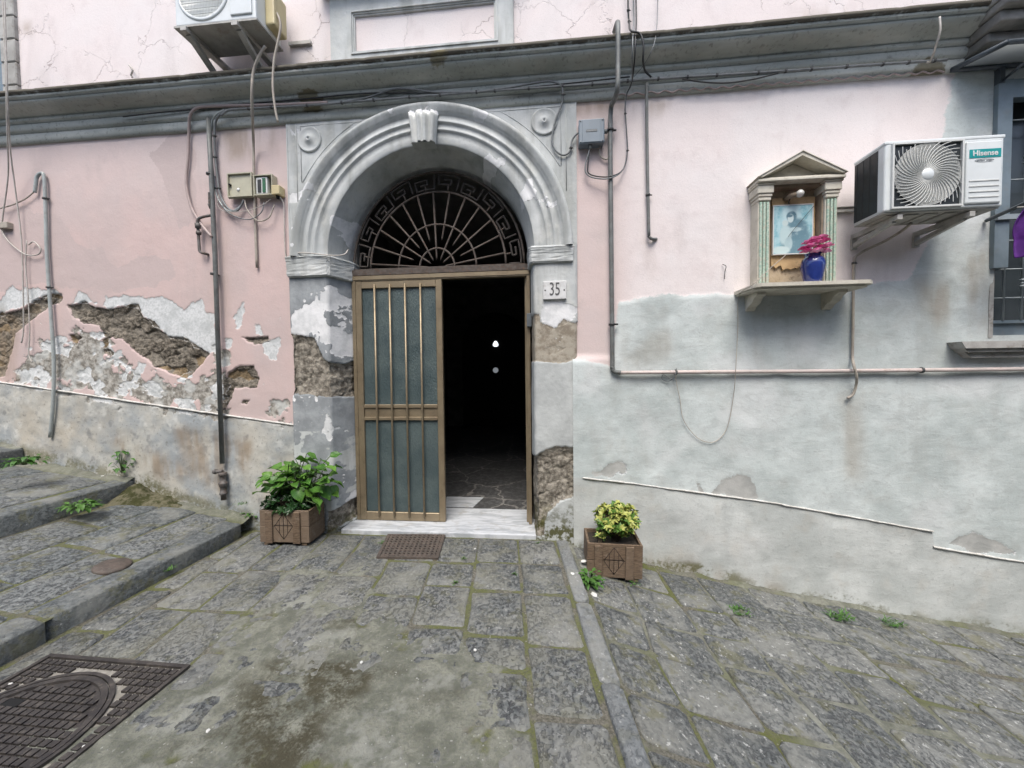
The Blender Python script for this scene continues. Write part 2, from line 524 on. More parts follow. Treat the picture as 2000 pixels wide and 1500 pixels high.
def cornice_material():
    t = NT('cornice_paint')
    p = t.pos()
    c = t.mix(t.sm(t.noise(2.2, 6, 0.65, t.mapv(p, scale=(0.35, 1, 1))), 0.38, 0.64), (0.34, 0.358, 0.332), (0.49, 0.508, 0.475))
    c = t.mix(t.math('MULTIPLY', t.sm(t.noise(30, 6, 0.7), 0.52, 0.72), 0.5), c, (0.14, 0.14, 0.12))
    c = t.mix(t.math('MULTIPLY', t.sm(t.noise(4, 5, 0.65, t.mapv(p, scale=(1, 1, 0.2), loc=(3, 0, 0))), 0.55, 0.72), 0.55), c, (0.42, 0.41, 0.37))
    c = t.mix(t.sm(t.math('ADD', t.sepz(p), t.math('MULTIPLY', t.noise(14, 4, 0.7), 0.05)), 4.225, 4.24), c, (0.115, 0.105, 0.085))
    spots = t.sm(t.voro(1.15, 'F1', t.vadd(p, t.noise(9, 4, 0.7, col=True), 0.16)), 0.16, 0.13)
    c = t.mix(t.math('MULTIPLY', spots, 0.8), c, (0.16, 0.135, 0.075))
    return t.done(c, 0.85, 0.0, t.bump(t.math('ADD', t.noise(30, 6, 0.7), t.noise(5, 4, 0.6)), 0.45, 0.006), 0.25)

M = {}
for _s in ('left', 'right', 'upper'): M['plaster_' + _s] = plaster_material(_s)
M['portal'] = portal_material()
M['cornice'] = cornice_material()
M['white_line'] = simple('white_line', (0.62, 0.61, 0.58), (0.48, 0.465, 0.43), 14, 0.85, 0, 0.4, 70, ((0.30, 0.28, 0.25), 0.85))
M['sill_stone'] = simple('sill_stone', (0.42, 0.41, 0.385), (0.30, 0.29, 0.27), 6, 0.85, 0, 0.4, 50, ((0.17, 0.15, 0.12), 0.6))
M['marble'] = None
def marble_material():
    t = NT('threshold_marble')
    p = t.pos()
    v = t.noise(3.0, 6, 0.65, t.mapv(p, scale=(1, 5, 1)), 1.2)
    c = t.mix(t.sm(v, 0.42, 0.62), (0.54, 0.56, 0.58), (0.36, 0.38, 0.40))
    c = t.mix(t.math('MULTIPLY', t.sm(t.noise(9, 6, 0.7), 0.52, 0.7), 0.45), c, (0.30, 0.28, 0.24))
    return t.done(c, 0.45, 0, t.bump(t.noise(40, 4, 0.6), 0.2, 0.004))
M['marble'] = marble_material()
M['iron_rust'] = simple('rusty_iron', (0.105, 0.09, 0.078), (0.07, 0.055, 0.046), 25, 0.7, 0.35, 0.3, 120, ((0.14, 0.062, 0.028), 0.65))
M['iron_soot'] = simple('sooty_iron', (0.06, 0.052, 0.046), (0.04, 0.034, 0.03), 25, 0.8, 0.1, 0.3, 120, ((0.09, 0.06, 0.04), 0.5))
M['bronze_alu'] = simple('bronze_aluminium', (0.31, 0.25, 0.165), (0.26, 0.205, 0.135), 5, 0.42, 0.55, 0.08, 90, ((0.16, 0.12, 0.08), 0.5))
M['dark_hall'] = simple('dark_hall_plaster', (0.20, 0.19, 0.175), (0.14, 0.135, 0.125), 4, 0.9, 0, 0.3, 30)
M['hall_wood'] = simple('dark_door_wood', (0.02, 0.015, 0.012), (0.012, 0.01, 0.008), 10, 0.6)
M['blue_metal'] = simple('grey_blue_metal', (0.18, 0.225, 0.255), (0.14, 0.18, 0.205), 6, 0.5, 0.2, 0.1, 80, ((0.20, 0.20, 0.19), 0.3))
M['grille'] = simple('grey_grille_paint', (0.29, 0.33, 0.345), (0.22, 0.25, 0.265), 9, 0.5, 0.2, 0.1, 90)
M['balcony'] = simple('balcony_stone', (0.24, 0.235, 0.22), (0.16, 0.155, 0.145), 5, 0.9, 0, 0.5, 35, ((0.28, 0.27, 0.25), 0.5))
t_ = NT('window_glass')
M['dark_glass'] = t_.done(t_.mix(t_.sm(t_.noise(2, 3), 0.4, 0.6), (0.045, 0.055, 0.06), (0.07, 0.08, 0.086)), 0.18, 0.0, t_.bump(t_.noise(3, 2), 0.04, 0.01))
def frosted():
    t = NT('frosted_glass')
    v = t.voro(55, 'F1', t.mapv(t.pos(), scale=(1.3, 1, 0.8)))
    c = t.mix(t.sm(t.noise(3, 4, 0.6), 0.35, 0.65), (0.055, 0.078, 0.082), (0.09, 0.118, 0.118))
    c = t.mix(t.math('MULTIPLY', t.sm(t.noise(60, 4, 0.7), 0.45, 0.7), 0.5), c, (0.05, 0.068, 0.07))
    return t.done(c, 0.32, 0.0, t.bump(v, 0.45, 0.006), 0.5)
M['frosted'] = frosted()

# ------------------------------------------------------------------ levels of the ground
ZF = -0.05                                                  # forecourt
RAMP_X = [-0.2, 0.15, 0.30, 0.50, 0.95, 1.49, 1.92, 2.76, 3.37, 3.95, 6.0, 12.0]
RAMP_Z = [-0.05, -0.075, -0.115, -0.18, -0.29, -0.375, -0.45, -0.59, -0.675, -0.74, -0.99, -1.7]
def ramp_z(x): return np.interp(x, RAMP_X, RAMP_Z)
STEPX = [-2.95, -4.25, -5.55, -6.85, -8.15]                 # riser lines
STEPZ = [0.07, 0.42, 0.74, 1.06, 1.38]                      # height of each nosing
TSLOPE = 0.154
def step_z(i, x): return STEPZ[i] + (STEPX[i] - x) * (0.15 if i == 0 else 0.13)

# ------------------------------------------------------------------ wear of the facade, traced as shapes on the wall plane
RUB_L = [
 [(132,597),(165,589),(185,598),(210,603),(237,597),(267,595),(279,618),(300,630),(327,657),(360,660),(385,676),(410,690),(390,717),(375,733),(360,738),(330,729),(294,711),(264,687),(240,660),(204,657),(192,636),(162,630),(141,615)],
 [(-40,612),(0,612),(45,602),(75,582),(95,574),(120,574),(122,588),(100,596),(75,614),(50,634),(30,650),(24,680),(10,735),(-40,745)],
 [(468,657),(490,658),(522,658),(525,666),(508,671),(484,669)],
 [(444,729),(455,722),(468,714),(495,714),(502,728),(504,741),(501,756),(470,757),(456,756),(453,774),(441,798),(432,795),(435,753)],
 [(136,655),(150,652),(157,660),(148,672),(137,667)],
 [(198,662),(206,658),(210,680),(222,690),(214,698),(200,690)],
 [(474,780),(488,781),(482,789),(472,788)],
]
WHT_L = [
 [(198,597),(207,583),(222,579),(264,582),(288,586),(316,577),(339,591),(361,606),(375,594),(393,588),(398,612),(420,618),(424,678),(408,692),(381,677),(360,662),(327,659),(300,632),(279,620),(267,597),(237,599),(210,605)],
 [(-40,600),(0,585),(15,566),(24,560),(40,570),(60,565),(108,566),(118,574),(95,574),(72,584),(45,602),(0,614),(-40,614)],
 [(137,597),(146,580),(152,572),(165,578),(178,584),(192,592),(186,598),(165,590)],
 [(458,620),(466,606),(474,594),(478,606),(470,640),(462,646)],
 [(497,635),(508,634),(514,654),(500,656)],
 [(514,668),(546,662),(540,690),(540,705),(526,705),(516,690)],
 [(175,645),(196,648),(203,655),(190,664),(176,655)],
 [(225,690),(238,682),(236,695),(218,704),(200,706)],
 [(272,705),(288,708),(280,728),(258,745),(262,725)],
]
GRY_L = [
 [(20,742),(26,712),(60,690),(100,672),(150,656),(190,652),(212,690),(230,715),(262,735),(300,742),(345,745),(380,735),(424,722),(432,815),(300,790),(150,765)],
 [(428,690),(446,672),(456,680),(452,714),(430,760)],
 [(536,800),(570,790),(576,806),(560,818)],
]
FADE_L = [[(-40,400),(60,398),(140,440),(150,470),(170,486),(200,484),(206,505),(232,520),(262,512),(330,512),(345,540),(300,560),(160,560),(90,560),(-40,570)],
          [(350,250),(380,300),(390,420),(350,450),(300,300)]]
MOSS_L = [[(250,940),(290,930),(340,960),(380,985),(260,990)], [(-20,880),(60,890),(60,925),(-20,930)]]
STAIN = [([(1190,735),(1215,735),(1212,880),(1196,880)],0.45), ([(1650,780),(1675,780),(1672,930),(1655,930)],0.5), ([(1465,590),(1480,590),(1478,700),(1468,700)],0.4), ([(36,44),(60,44),(60,66),(40,64)],1.0), ([(640,90),(700,100),(720,118),(560,125)],0.5), ([(1560,25),(1660,20),(1680,40),(1560,45)],0.5), ([(0,600),(30,640),(30,740),(-30,740)],0.8), ([(350,840),(450,850),(440,960),(370,920)],0.9), ([(425,460),(450,460),(440,620),(425,620)],0.5), ([(440,855),(500,860),(480,920),(450,900)],1.0),
         ([(430,235),(548,240),(540,300),(450,310)],0.75), ([(1125,195),(1260,190),(1310,205),(1260,225),(1130,215)],0.9),
         ([(230,860),(330,890),(380,930),(330,930),(250,900)],1.0), ([(1260,470),(1300,470),(1290,520),(1270,540)],0.5),
         ([(1000,1060),(1300,1075),(1520,1150),(1300,1120)],0.6), ([(1870,520),(1925,490),(1930,600),(1880,590)],0.7), ([(1880,630),(1930,610),(1930,650),(1890,660)],1.0),
         ([(1195,640),(1215,640),(1240,740),(1200,760)],0.25), ([(1780,545),(1850,560),(1840,660),(1810,600)],0.6),
         ([(1200,700),(1300,650),(1320,690),(1220,720)],0.35)]
CEM_R = [(1090,702),(1200,716),(1203,586),(1300,573),(1440,573),(1560,568),(1700,556),(1775,548),(1800,520),(1815,470),(1838,420),(1845,330),(1835,285),(1842,220),(1862,150),(1870,60),(2300,60),(2300,1500),(1090,1500)]
LINE_L = [(-60,737),(30,750),(300,790),(577,830)]
LINE_R = [[(1137,930),(1500,980),(1820,1037)], [(1820,1067),(2000,1097),(2200,1131)]]
PATCH_R = [[(1150,918),(1175,916),(1185,903),(1205,897),(1222,908),(1220,922),(1205,918),(1195,930),(1160,928)],
           [(1352,935),(1368,940),(1378,962),(1365,968)], [(1390,962),(1410,935),(1440,924),(1466,930),(1478,955),(1480,975),(1440,975)],
           [(1852,1060),(1870,1046),(1900,1040),(1945,1055),(1980,1080),(1900,1078)]]

def union(x, z, polys, off=0.0):
    d = np.full(x.shape, 9.0)
    for q in polys:
        d = np.minimum(d, sdpoly(x, z, PX(q, off)))
    return d

def wall_fields(X, Z, side):
    A = {}
    n1 = fbm(X * 9, Z * 9, 5, 1)
    n2 = fbm(X * 3, Z * 3, 5, 8)
    n3 = fbm(X * 28, Z * 28, 4, 20)
    far = np.full(X.shape, 9.0)
    for k in ('rub', 'wht', 'gry', 'fade', 'bare', 'cem', 'dado'): A[k] = far.copy()
    for k in ('dadr', 'stain', 'moss'): A[k] = np.zeros(X.shape)
    A['crack'] = np.full(X.shape, 0.0); A['chips'] = np.full(X.shape, 0.35)
    depth = n2 * 0.004 + n1 * 0.0015
    if side == 'left':
        A['tone'] = sstep(Z, 2.9, 4.2) * 0.45 + 0.08
        A['rub'] = union(X, Z, RUB_L) + n1 * 0.022 + n3 * 0.010
        A['wht'] = union(X, Z, WHT_L) + n1 * 0.04 + n3 * 0.016
        A['wht'] = np.minimum(A['wht'], np.maximum(union(X, Z, GRY_L) - 0.06, 0.05 - fbm(X * 6 + 2, Z * 6, 4, 55) * 0.25))
        A['gry'] = union(X, Z, GRY_L) + n1 * 0.20 + n2 * 0.09 + n3 * 0.04 + 0.01
        A['fade'] = union(X, Z, FADE_L) + n2 * 0.12 + n1 * 0.03
        A['chips'][:] = sstep(Z, 2.9, 2.2)
        line = np.interp(X, *zip(*[(P(*q).x, P(*q).z) for q in LINE_L]))
        A['dado'] = Z - line
        A['moss'] = sstep(-union(X, Z, MOSS_L), -0.08, 0.05)
        base = np.interp(X, [-5.9, -5.0, -4.3, -3.3, -2.5], [0.79, 0.60, 0.44, 0.15, -0.05])
        A['moss'] = np.maximum(A['moss'], sstep(Z, base + 0.10, base) * 0.8)
        depth -= sstep(-A['dado'], 0.0, 0.012) * -0.012
        rubm = sstep(A['rub'], 0.008, -0.006)
        w1, w2, wv = worley(X * 7.5 + n1 * 0.5 + Z * 2.0, Z * 13 + n1 * 0.5, 30)
        A['n_st'] = wv
        depth -= rubm * (0.016 + 0.016 * sstep(-A['rub'], 0.0, 0.09)) + rubm * (n1 * 0.014 + n3 * 0.010 + (wv - 0.5) * 0.020 + 0.012 * sstep(w2 - w1, 0.14, 0.0))
        depth -= sstep(A['wht'], 0.002, -0.002) * 0.0035
        gm = sstep(A['gry'], 0.02, -0.02)
        depth -= gm * (0.004 + np.abs(n1) * 0.010 - n3 * 0.004)
        low = sstep(-A['dado'], 0, 0.02)
        depth += low * (fbm(X * 5, Z * 5, 4, 33) * 0.012)
    elif side == 'right':
        A['tone'] = 0.35 + 0.65 * sstep(X, 0.45, 0.85)
        A['cem'] = sdpoly(X, Z, PX(CEM_R)) + n2 * 0.05 + n1 * 0.02
        l1 = [(P(*q).x, P(*q).z) for q in LINE_R[0]]
        l2 = [(P(*q).x, P(*q).z) for q in LINE_R[1]]
        line = np.where(X < l1[-1][0], np.interp(X, *zip(*l1)), np.interp(X, *zip(*l2)))
        A['dado'] = Z - line
        A['dadr'][:] = 1
        A['bare'] = union(X, Z, PATCH_R) + n1 * 0.03
        A['bare'] = np.where(np.abs(A['bare']) < 9, A['bare'], 9)
        A['wht'] = np.abs(A['bare'] - 0.002) - 0.004
        A['wht'] = np.where(X > 0.2, A['wht'] + (n1 > 0.05) * 0.02, 9)
        A['bare'] = A['bare'] + 0.0
        base = ramp_z(X)
        A['moss'] = sstep(Z + n2 * 0.08, base + 0.10, base - 0.02) * 0.9
        A['moss'] = np.maximum(A['moss'], sstep(-sdpoly(X, Z, PX([(1280,1095),(1390,1100),(1420,1130),(1280,1120)])), -0.03, 0.03))
        depth += sstep(-A['cem'], -0.01, 0.03) * (0.008 + fbm(X * 4, Z * 4, 4, 40) * 0.010)
        depth -= sstep(A['bare'], 0.004, -0.004) * 0.005
        depth += 0.043 * sstep(X, 0.75, 0.28) * sstep(Z, 1.66, 1.58)
    else:
        A['tone'] = np.full(X.shape, 0.95)
        A['crack'][:] = 1.0
        A['chips'][:] = 0.3
    nb = lambda f: np.clip(0.5 + f * 0.30, 0, 1)
    A['n_big'], A['n_mid'] = nb(fbm(X * 2.2, Z * 2.2, 5, 3)), nb(fbm(X * 8 + 4, Z * 8, 5, 6, 0.6))
    A['n_cl'], A['n_strk'] = nb(fbm(X * 3.1 + 9, Z * 2.6, 6, 10, 0.6)), nb(fbm(X * 7, Z * 1.1, 5, 13, 0.6))
    for poly, k in STAIN:
        A['stain'] = np.maximum(A['stain'], k * sstep(-sdpoly(X, Z, PX(poly)) + n2 * 0.08, -0.10, 0.08))
    return A, depth

building = thing('building', 'old pink plastered building with grey cornice and arched doorway', 'building', (0, 0, 0))

def wall_part(x0, x1, z0, z1, res, side, hole=None):
    nx, nz = int((x1 - x0) / res) + 1, int((z1 - z0) / res) + 1
    xs, zs = np.linspace(x0, x1, nx), np.linspace(z0, z1, nz)
    X, Z = np.meshgrid(xs, zs)
    A, depth = wall_fields(X, Z, side)
    V = np.stack([X, -depth, Z], -1)
    keep = None
    if hole:
        cx, cz = (X[:-1, :-1] + X[1:, 1:]) / 2, (Z[:-1, :-1] + Z[1:, 1:]) / 2
        keep = ~((cx > hole[0]) & (cx < hole[1]) & (cz > hole[2]) & (cz < hole[3]))
    return grid_obj('wall', V, M['plaster_' + side], building, A, keep)

WX0, WX1, WZ0, WZ1 = 3.63, 4.75, 1.757, 3.76               # barred window
wall_part(-7.2, -2.485, -0.25, 4.0, 0.010, 'left')
wall_part(0.215, 5.6, -1.4, 4.0, 0.0175, 'right', (WX0, WX1, WZ0, WZ1))
wall_part(-7.2, 5.6, 4.0, 6.2, 0.035, 'upper')

# cornice, swept along the facade
prof = [(-0.02, 3.895), (0.030, 3.90), (0.030, 3.985), (0.020, 3.988), (0.020, 3.996), (0.046, 4.000), (0.056, 4.02), (0.060, 4.062), (0.048, 4.064), (0.048, 4.072), (0.084, 4.075), (0.086, 4.104), (0.074, 4.106), (0.074, 4.113), (0.106, 4.115),
        (0.112, 4.120), (0.130, 4.124), (0.160, 4.132), (0.190, 4.145), (0.212, 4.160), (0.222, 4.174), (0.214, 4.177), (0.214, 4.184), (0.242, 4.186), (0.246, 4.206), (0.238, 4.208), (0.238, 4.213), (0.262, 4.215), (0.268, 4.240), (0.15, 4.255), (-0.02, 4.27)]
cx = np.linspace(-7.2, 3.36, 420)
pr = np.array(prof)
wob = fbm(cx * 1.3, cx * 0, 3, 5) * 0.004
chip = np.maximum(0, fbm(cx * 7, cx * 0 + 3, 4, 6) - 0.25) * 0.03
V = np.zeros((len(pr), len(cx), 3))
V[:, :, 0] = cx[None]
edge = np.exp(-((np.arange(len(pr)) - 27.5) / 1.2) ** 2)[:, None]
V[:, :, 1] = -(pr[:, 0:1] + wob[None] * 0.6 - edge * chip[None])
V[:, :, 2] = pr[:, 1:2] + wob[None] + fbm(np.broadcast_to(cx[None] * 9, (len(pr), len(cx))), np.broadcast_to(np.arange(len(pr))[:, None] * 0.7, (len(pr), len(cx))), 3, 9) * 0.002
co = grid_obj('cornice', V, M['cornice'], building, smooth=False)

# white painted lines over the dado
def line_strip(px, w=0.014):
    pts = [P(*q, 0.0) for q in px]
    n = 90
    xs = np.linspace(pts[0].x, pts[-1].x, n)
    zs = np.interp(xs, [p.x for p in pts], [p.z for p in pts])
    top = zs + w * 0.5 + fbm(xs * 14, xs * 0, 3, 2) * 0.005
    bot = zs - w * 0.5 + fbm(xs * 14, xs * 0 + 7, 3, 3) * 0.006
    bul = 0.046 * sstep(xs, 0.75, 0.28) if xs[0] > 0 else 0.0 * xs
    k_ = 0.0 if xs[0] < 0 else -0.002
    rows = [(bot, bul + 0.004), (bot + 0.001, bul + k_ + 0.018), (top, bul + k_ + 0.016), (top + 0.001, bul + 0.001)]
    V = np.zeros((4, n, 3))
    for i, (z, o) in enumerate(rows):
        V[i, :, 0], V[i, :, 1], V[i, :, 2] = xs, -o - 0.004, z
    grid_obj('dado_line', V, M['white_line'], building, smooth=False)
line_strip(LINE_L)
for q in LINE_R: line_strip(q, 0.011)

# ------------------------------------------------------------------ portal
AX, AZ = -1.11, 2.62
def portal_fields(X, Z, part):
    n1 = fbm(X * 9 + 3, Z * 9, 5, 12); n3 = fbm(X * 28, Z * 28, 4, 25)
    far = np.full(X.shape, 9.0)
    A = {k: far.copy() for k in ('rub', 'wht', 'bare', 'dk', 'cem')}
    A['moss'] = np.zeros(X.shape)
    if part == 'left':
        A['dk'] = np.where(Z < 2.43, -0.1, 0.1) + 0.0
        A['rub'] = union(X, Z, [[(560,652),(612,660),(632,700),(656,710),(685,690),(690,764),(668,780),(640,776),(600,770),(560,772)], [(640,1000),(690,985),(700,1020),(640,1040)], [(676,960),(684,900),(690,985)]], 0.04) + n1 * 0.025 + n3 * 0.01
        A['wht'] = union(X, Z, [[(560,596),(572,592),(588,590),(620,560),(640,550),(656,552),(658,584),(646,608),(662,628),(670,600),(676,580),(690,600),(690,690),(656,710),(632,698),(612,662),(570,650)], [(625,830),(640,800),(650,850),(648,870),(630,850)], [(664,990),(676,900),(690,830),(692,1010),(670,1010)], [(570,772),(610,770),(640,778),(668,782),(640,786),(600,780)]], 0.04) + n1 * 0.15 + n3 * 0.05 + 0.07 * fbm(X * 22, Z * 4, 4, 61) + 0.028
        A['moss'] = sstep(Z, 0.16, 0.0) * 0.7
        A['dk'] = np.where((Z < 0.95), A['dk'] + 0.09 + n1 * 0.1, A['dk'])
    elif part == 'right':
        A['bare'] = union(X, Z, [[(1030,610),(1054,612),(1056,630),(1085,642),(1100,625),(1140,632),(1140,706),(1030,708)]], 0.04) + n1 * 0.03 + n3 * 0.01
        A['wht'] = union(X, Z, [[(1064,682),(1085,676),(1110,674),(1108,688),(1085,694),(1066,692)], [(1056,590),(1085,585),(1128,600),(1120,625),(1080,640),(1058,628)], [(1040,890),(1056,880),(1064,905),(1050,930),(1040,960)]], 0.04) + n1 * 0.06
        A['rub'] = union(X, Z, [[(1050,885),(1085,872),(1140,876),(1140,955),(1120,968),(1090,985),(1068,1005),(1062,1045),(1030,1045),(1036,900)]], 0.04) + n1 * 0.02 + n3 * 0.012
        A['cem'] = np.where(Z < 1.62 + n1 * 0.03, -0.1, 0.1)
        A['moss'] = sstep(Z + n1 * 0.15, 0.38, 0.05) * 0.95
    else:
        A['wht'] = 0.12 + fbm(X * 5, Z * 5, 5, 44) * 0.3
    rubm = sstep(A['rub'], 0.006, -0.006)
    w1, w2, wv = worley(X * 6 + n1 * 0.5, Z * 8 + n1 * 0.5, 36)
    dep = fbm(X * 4, Z * 4, 4, 50) * 0.004 - rubm * (0.012 + 0.014 * sstep(-A['rub'], 0, 0.06) + n1 * 0.014 + n3 * 0.010 + (wv - 0.5) * 0.012 + 0.007 * sstep(w2 - w1, 0.14, 0.0))
    dep -= sstep(A['bare'], 0.004, -0.004) * (0.007 + n1 * 0.004)
    dep -= sstep(A['wht'], 0.003, -0.003) * 0.002
    return A, dep

def resample(sec, res):
    out = []
    for a, b in zip(sec[:-1], sec[1:]):
        a, b = np.array(a), np.array(b)
        n = max(1, int(np.linalg.norm(b - a) / res))
        out += [a + (b - a) * k / n for k in range(n)]
    out.append(np.array(sec[-1]))
    return np.array(out)

def pilaster(sec, z0, z1, part, res=0.010):
    s = resample(sec, res)                                  # (x, y)
    tg = np.gradient(s, axis=0)
    nr = np.stack([tg[:, 1], -tg[:, 0]], -1)
    nr /= np.linalg.norm(nr, axis=1, keepdims=True) + 1e-9
    zs = np.linspace(z0, z1, int((z1 - z0) / res) + 1)
    X = np.broadcast_to(s[None, :, 0], (len(zs), len(s))).copy()
    Z = np.broadcast_to(zs[:, None], X.shape).copy()
    # wear is looked up by distance round the section, so that it wraps onto the jamb
    arc = np.concatenate([[0], np.cumsum(np.linalg.norm(np.diff(s, axis=0), axis=1))])
    U = X.copy()
    A, dep = portal_fields(U, Z, part)
    V = np.zeros(X.shape + (3,))
    V[..., 0] = X + nr[None, :, 0] * dep
    V[..., 1] = s[None, :, 1] + nr[None, :, 1] * dep
    V[..., 2] = Z
    o = grid_obj('pilaster', V, M['portal'], building, A)
    return o

YD = 0.22                                                   # depth of the door plane
pilaster([(-2.49, 0.03), (-2.49, -0.035), (-2.115, -0.035), (-2.095, -0.020), (-1.988, YD), (-1.98, YD + 0.12)], -0.08, 2.64, 'left')
pilaster([(-0.165, YD + 0.12), (-0.170, YD), (-0.135, -0.020), (-0.115, -0.040), (0.235, -0.040), (0.262, -0.02), (0.265, 0.03)], -0.14, 2.64, 'right')

def impost(poly, z0, z1, nm='capital'):
    bm = bmesh.new()
    n = len(poly)
    rings = []
    cx_, cy_ = sum(p[0] for p in poly) / n, sum(p[1] for p in poly) / n
    for k, (z, g) in enumerate([(z0, -0.012), (z0 + 0.012, 0.0), (z0 + (z1 - z0) * 0.55, 0.002), (z1 - 0.035, 0.006), (z1 - 0.012, 0.012), (z1, -0.004)]):
        rings.append([bm.verts.new((x + (g if x > cx_ else -g) * 0.8, y - g * (1 if y < 0.1 else 0), z + random.uniform(-.003, .003))) for x, y in poly])
    for a, b in zip(rings[:-1], rings[1:]):
        for i in range(n):
            bm.faces.new((a[i], a[(i + 1) % n], b[(i + 1) % n], b[i]))
    bm.faces.new(rings[0][::-1]); bm.faces.new(rings[-1])
    bmesh.ops.subdivide_edges(bm, edges=bm.edges[:], cuts=4, use_grid_fill=True)
    for v in bm.verts:
        v.co += Vector((random.uniform(-1, 1), random.uniform(-1, 1), random.uniform(-1, 1))) * 0.0022
    bmesh.ops.recalc_face_normals(bm, faces=bm.faces[:])
    me = bpy.data.meshes.new(nm); bm.to_mesh(me); bm.free()
    x = np.array([v.co.x for v in me.vertices]); z = np.array([v.co.z for v in me.vertices])
    A, _ = portal_fields(x, z, 'arch')
    for k, a in A.items():
        at = me.attributes.new(k, 'FLOAT', 'POINT'); at.data.foreach_set('value', a.astype(np.float32))
    me.materials.append(M['portal'])
    return link(bpy.data.objects.new(nm, me), building)
impost([(-2.49, 0.02), (-2.49, -0.065), (-2.09, -0.065), (-2.065, -0.045), (-1.962, YD - 0.01), (-1.962, YD + 0.1), (-2.3, YD + 0.1)], 2.43, 2.624)
impost([(-0.198, YD + 0.1), (-0.198, YD - 0.01), (-0.165, -0.045), (-0.145, -0.068), (0.222, -0.068), (0.222, 0.02), (0.1, YD + 0.1)], 2.475, 2.624)

def sweep_arc(name, prof, n=110, z_low=0.0, part='arch', mat='portal', smooth=False, chipk=0.0):
    """prof: (radius, y) swept round the arch centre"""
    th = np.linspace(math.pi, 0, n)
    pr = np.array(prof)
    V = np.zeros((len(pr), n, 3))
    V[..., 0] = AX + pr[:, 0:1] * np.cos(th)[None]
    V[..., 2] = AZ + pr[:, 0:1] * np.sin(th)[None]
    V[..., 1] = pr[:, 1:2] + fbm(th[None] * 9 + pr[:, 0:1] * 3, np.broadcast_to(pr[:, 0:1] * 9, (len(pr), n)), 3, 31) * 0.004
    A, dep = portal_fields(V[..., 0], V[..., 2], part)
    return grid_obj(name, V, M[mat], building, A, smooth=smooth)
sweep_arc('archivolt', [(1.335, 0.0), (1.330, -0.085), (1.318, -0.098), (1.300, -0.098), (1.288, -0.090), (1.270, -0.082), (1.252, -0.068), (1.246, -0.058), (1.238, -0.058),
                        (1.236, -0.050), (1.190, -0.050), (1.184, -0.060), (1.170, -0.062), (1.164, -0.044), (1.125, -0.042), (1.118, -0.050), (1.104, -0.050), (1.098, -0.034), (1.05, -0.034), (0.995, -0.034), (0.986, -0.026)])
sweep_arc('arch_soffit', [(0.986, -0.026), (0.97, 0.04), (0.945, 0.12), (0.915, YD), (0.91, YD + 0.12)], smooth=True)

def far_attrs(o):
    for kk in ('rub', 'wht', 'bare', 'dk', 'cem'):
        at = o.data.attributes.new(kk, 'FLOAT', 'POINT'); at.data.foreach_set('value', np.full(len(o.data.vertices), 9.0, np.float32))
    return o

# flat surround above the capitals: from the arch out to the panel edge
def surround():
    x0, x1, z0, z1 = -2.49, 0.262, 2.59, 3.93
    n, k = 140, 14
    th = np.linspace(math.pi + 0.02, -0.02, n)
    inner = np.stack([AX + 1.325 * np.cos(th), AZ + 1.325 * np.sin(th)], -1)
    outer = []
    for t in th:
        c, s_ = math.cos(t), math.sin(t)
        r = 9.0
        if c < 0: r = min(r, (x0 - AX) / c)
        if c > 0: r = min(r, (x1 - AX) / c)
        if s_ > 0: r = min(r, (z1 - AZ) / s_)
        outer.append((AX + r * c, AZ + r * s_))
    outer = np.array(outer)
    V = np.zeros((k, n, 3))
    for i in range(k):
        f = i / (k - 1)
        q = inner * (1 - f) + np.maximum(outer * 1, -99) * f
        V[i, :, 0], V[i, :, 2] = q[:, 0], q[:, 1]
    A, dep = portal_fields(V[..., 0], V[..., 2], 'arch')
    V[..., 1] = -0.014 - dep
    grid_obj('portal_surround', V, M['portal'], building, A)
    for (xa, xb) in ((x0, x0 + 0.012), (x1 - 0.012, x1)):
        far_attrs(MB().box((xa, -0.0165, 2.6), (xb, 0.02, 3.92)).build('fillet', M['portal'], building))
    # sunk spandrel frames: thin raised fillets
    for s_ in (-1, 1):
        xe = AX + s_ * 1.235
        arc = [(AX + 1.42 * math.cos(a) * s_, AZ + 1.42 * math.sin(a)) for a in np.linspace(0.53, 1.16, 14)]
        arc = [(x, min(z, 3.865)) for x, z in arc if abs(x - AX) <= 1.235]
        path = [(xe, AZ + 0.72), (xe, 3.865), (AX + s_ * 0.56, 3.865)]
        for q_ in (path, arc, [(xe + s_ * 0.045, AZ + 0.5), (xe + s_ * 0.045, 3.88)]):
            far_attrs(MB().tube([(x, -0.0145, z) for x, z in q_], 0.004, 5).build('fillet', M['portal'], building))
surround()

for (px, py) in ((605, 273), (1063, 238)):                  # rosettes: disc with a broken boss
    c = P(px, py, 0.015)
    b = MB()
    Mx = Matrix.Translation(c) @ Matrix.Rotation(math.pi / 2, 4, 'X')
    b.lathe([(0.118, -0.012), (0.118, 0.010), (0.110, 0.016), (0.100, 0.010), (0.060, 0.008), (0.050, 0.014), (0.030, 0.022), (0.022, 0.034), (0.010, 0.030), (0.006, 0.012)], 36, Mx)
    far_attrs(b.build('rosette', M['portal'], building))

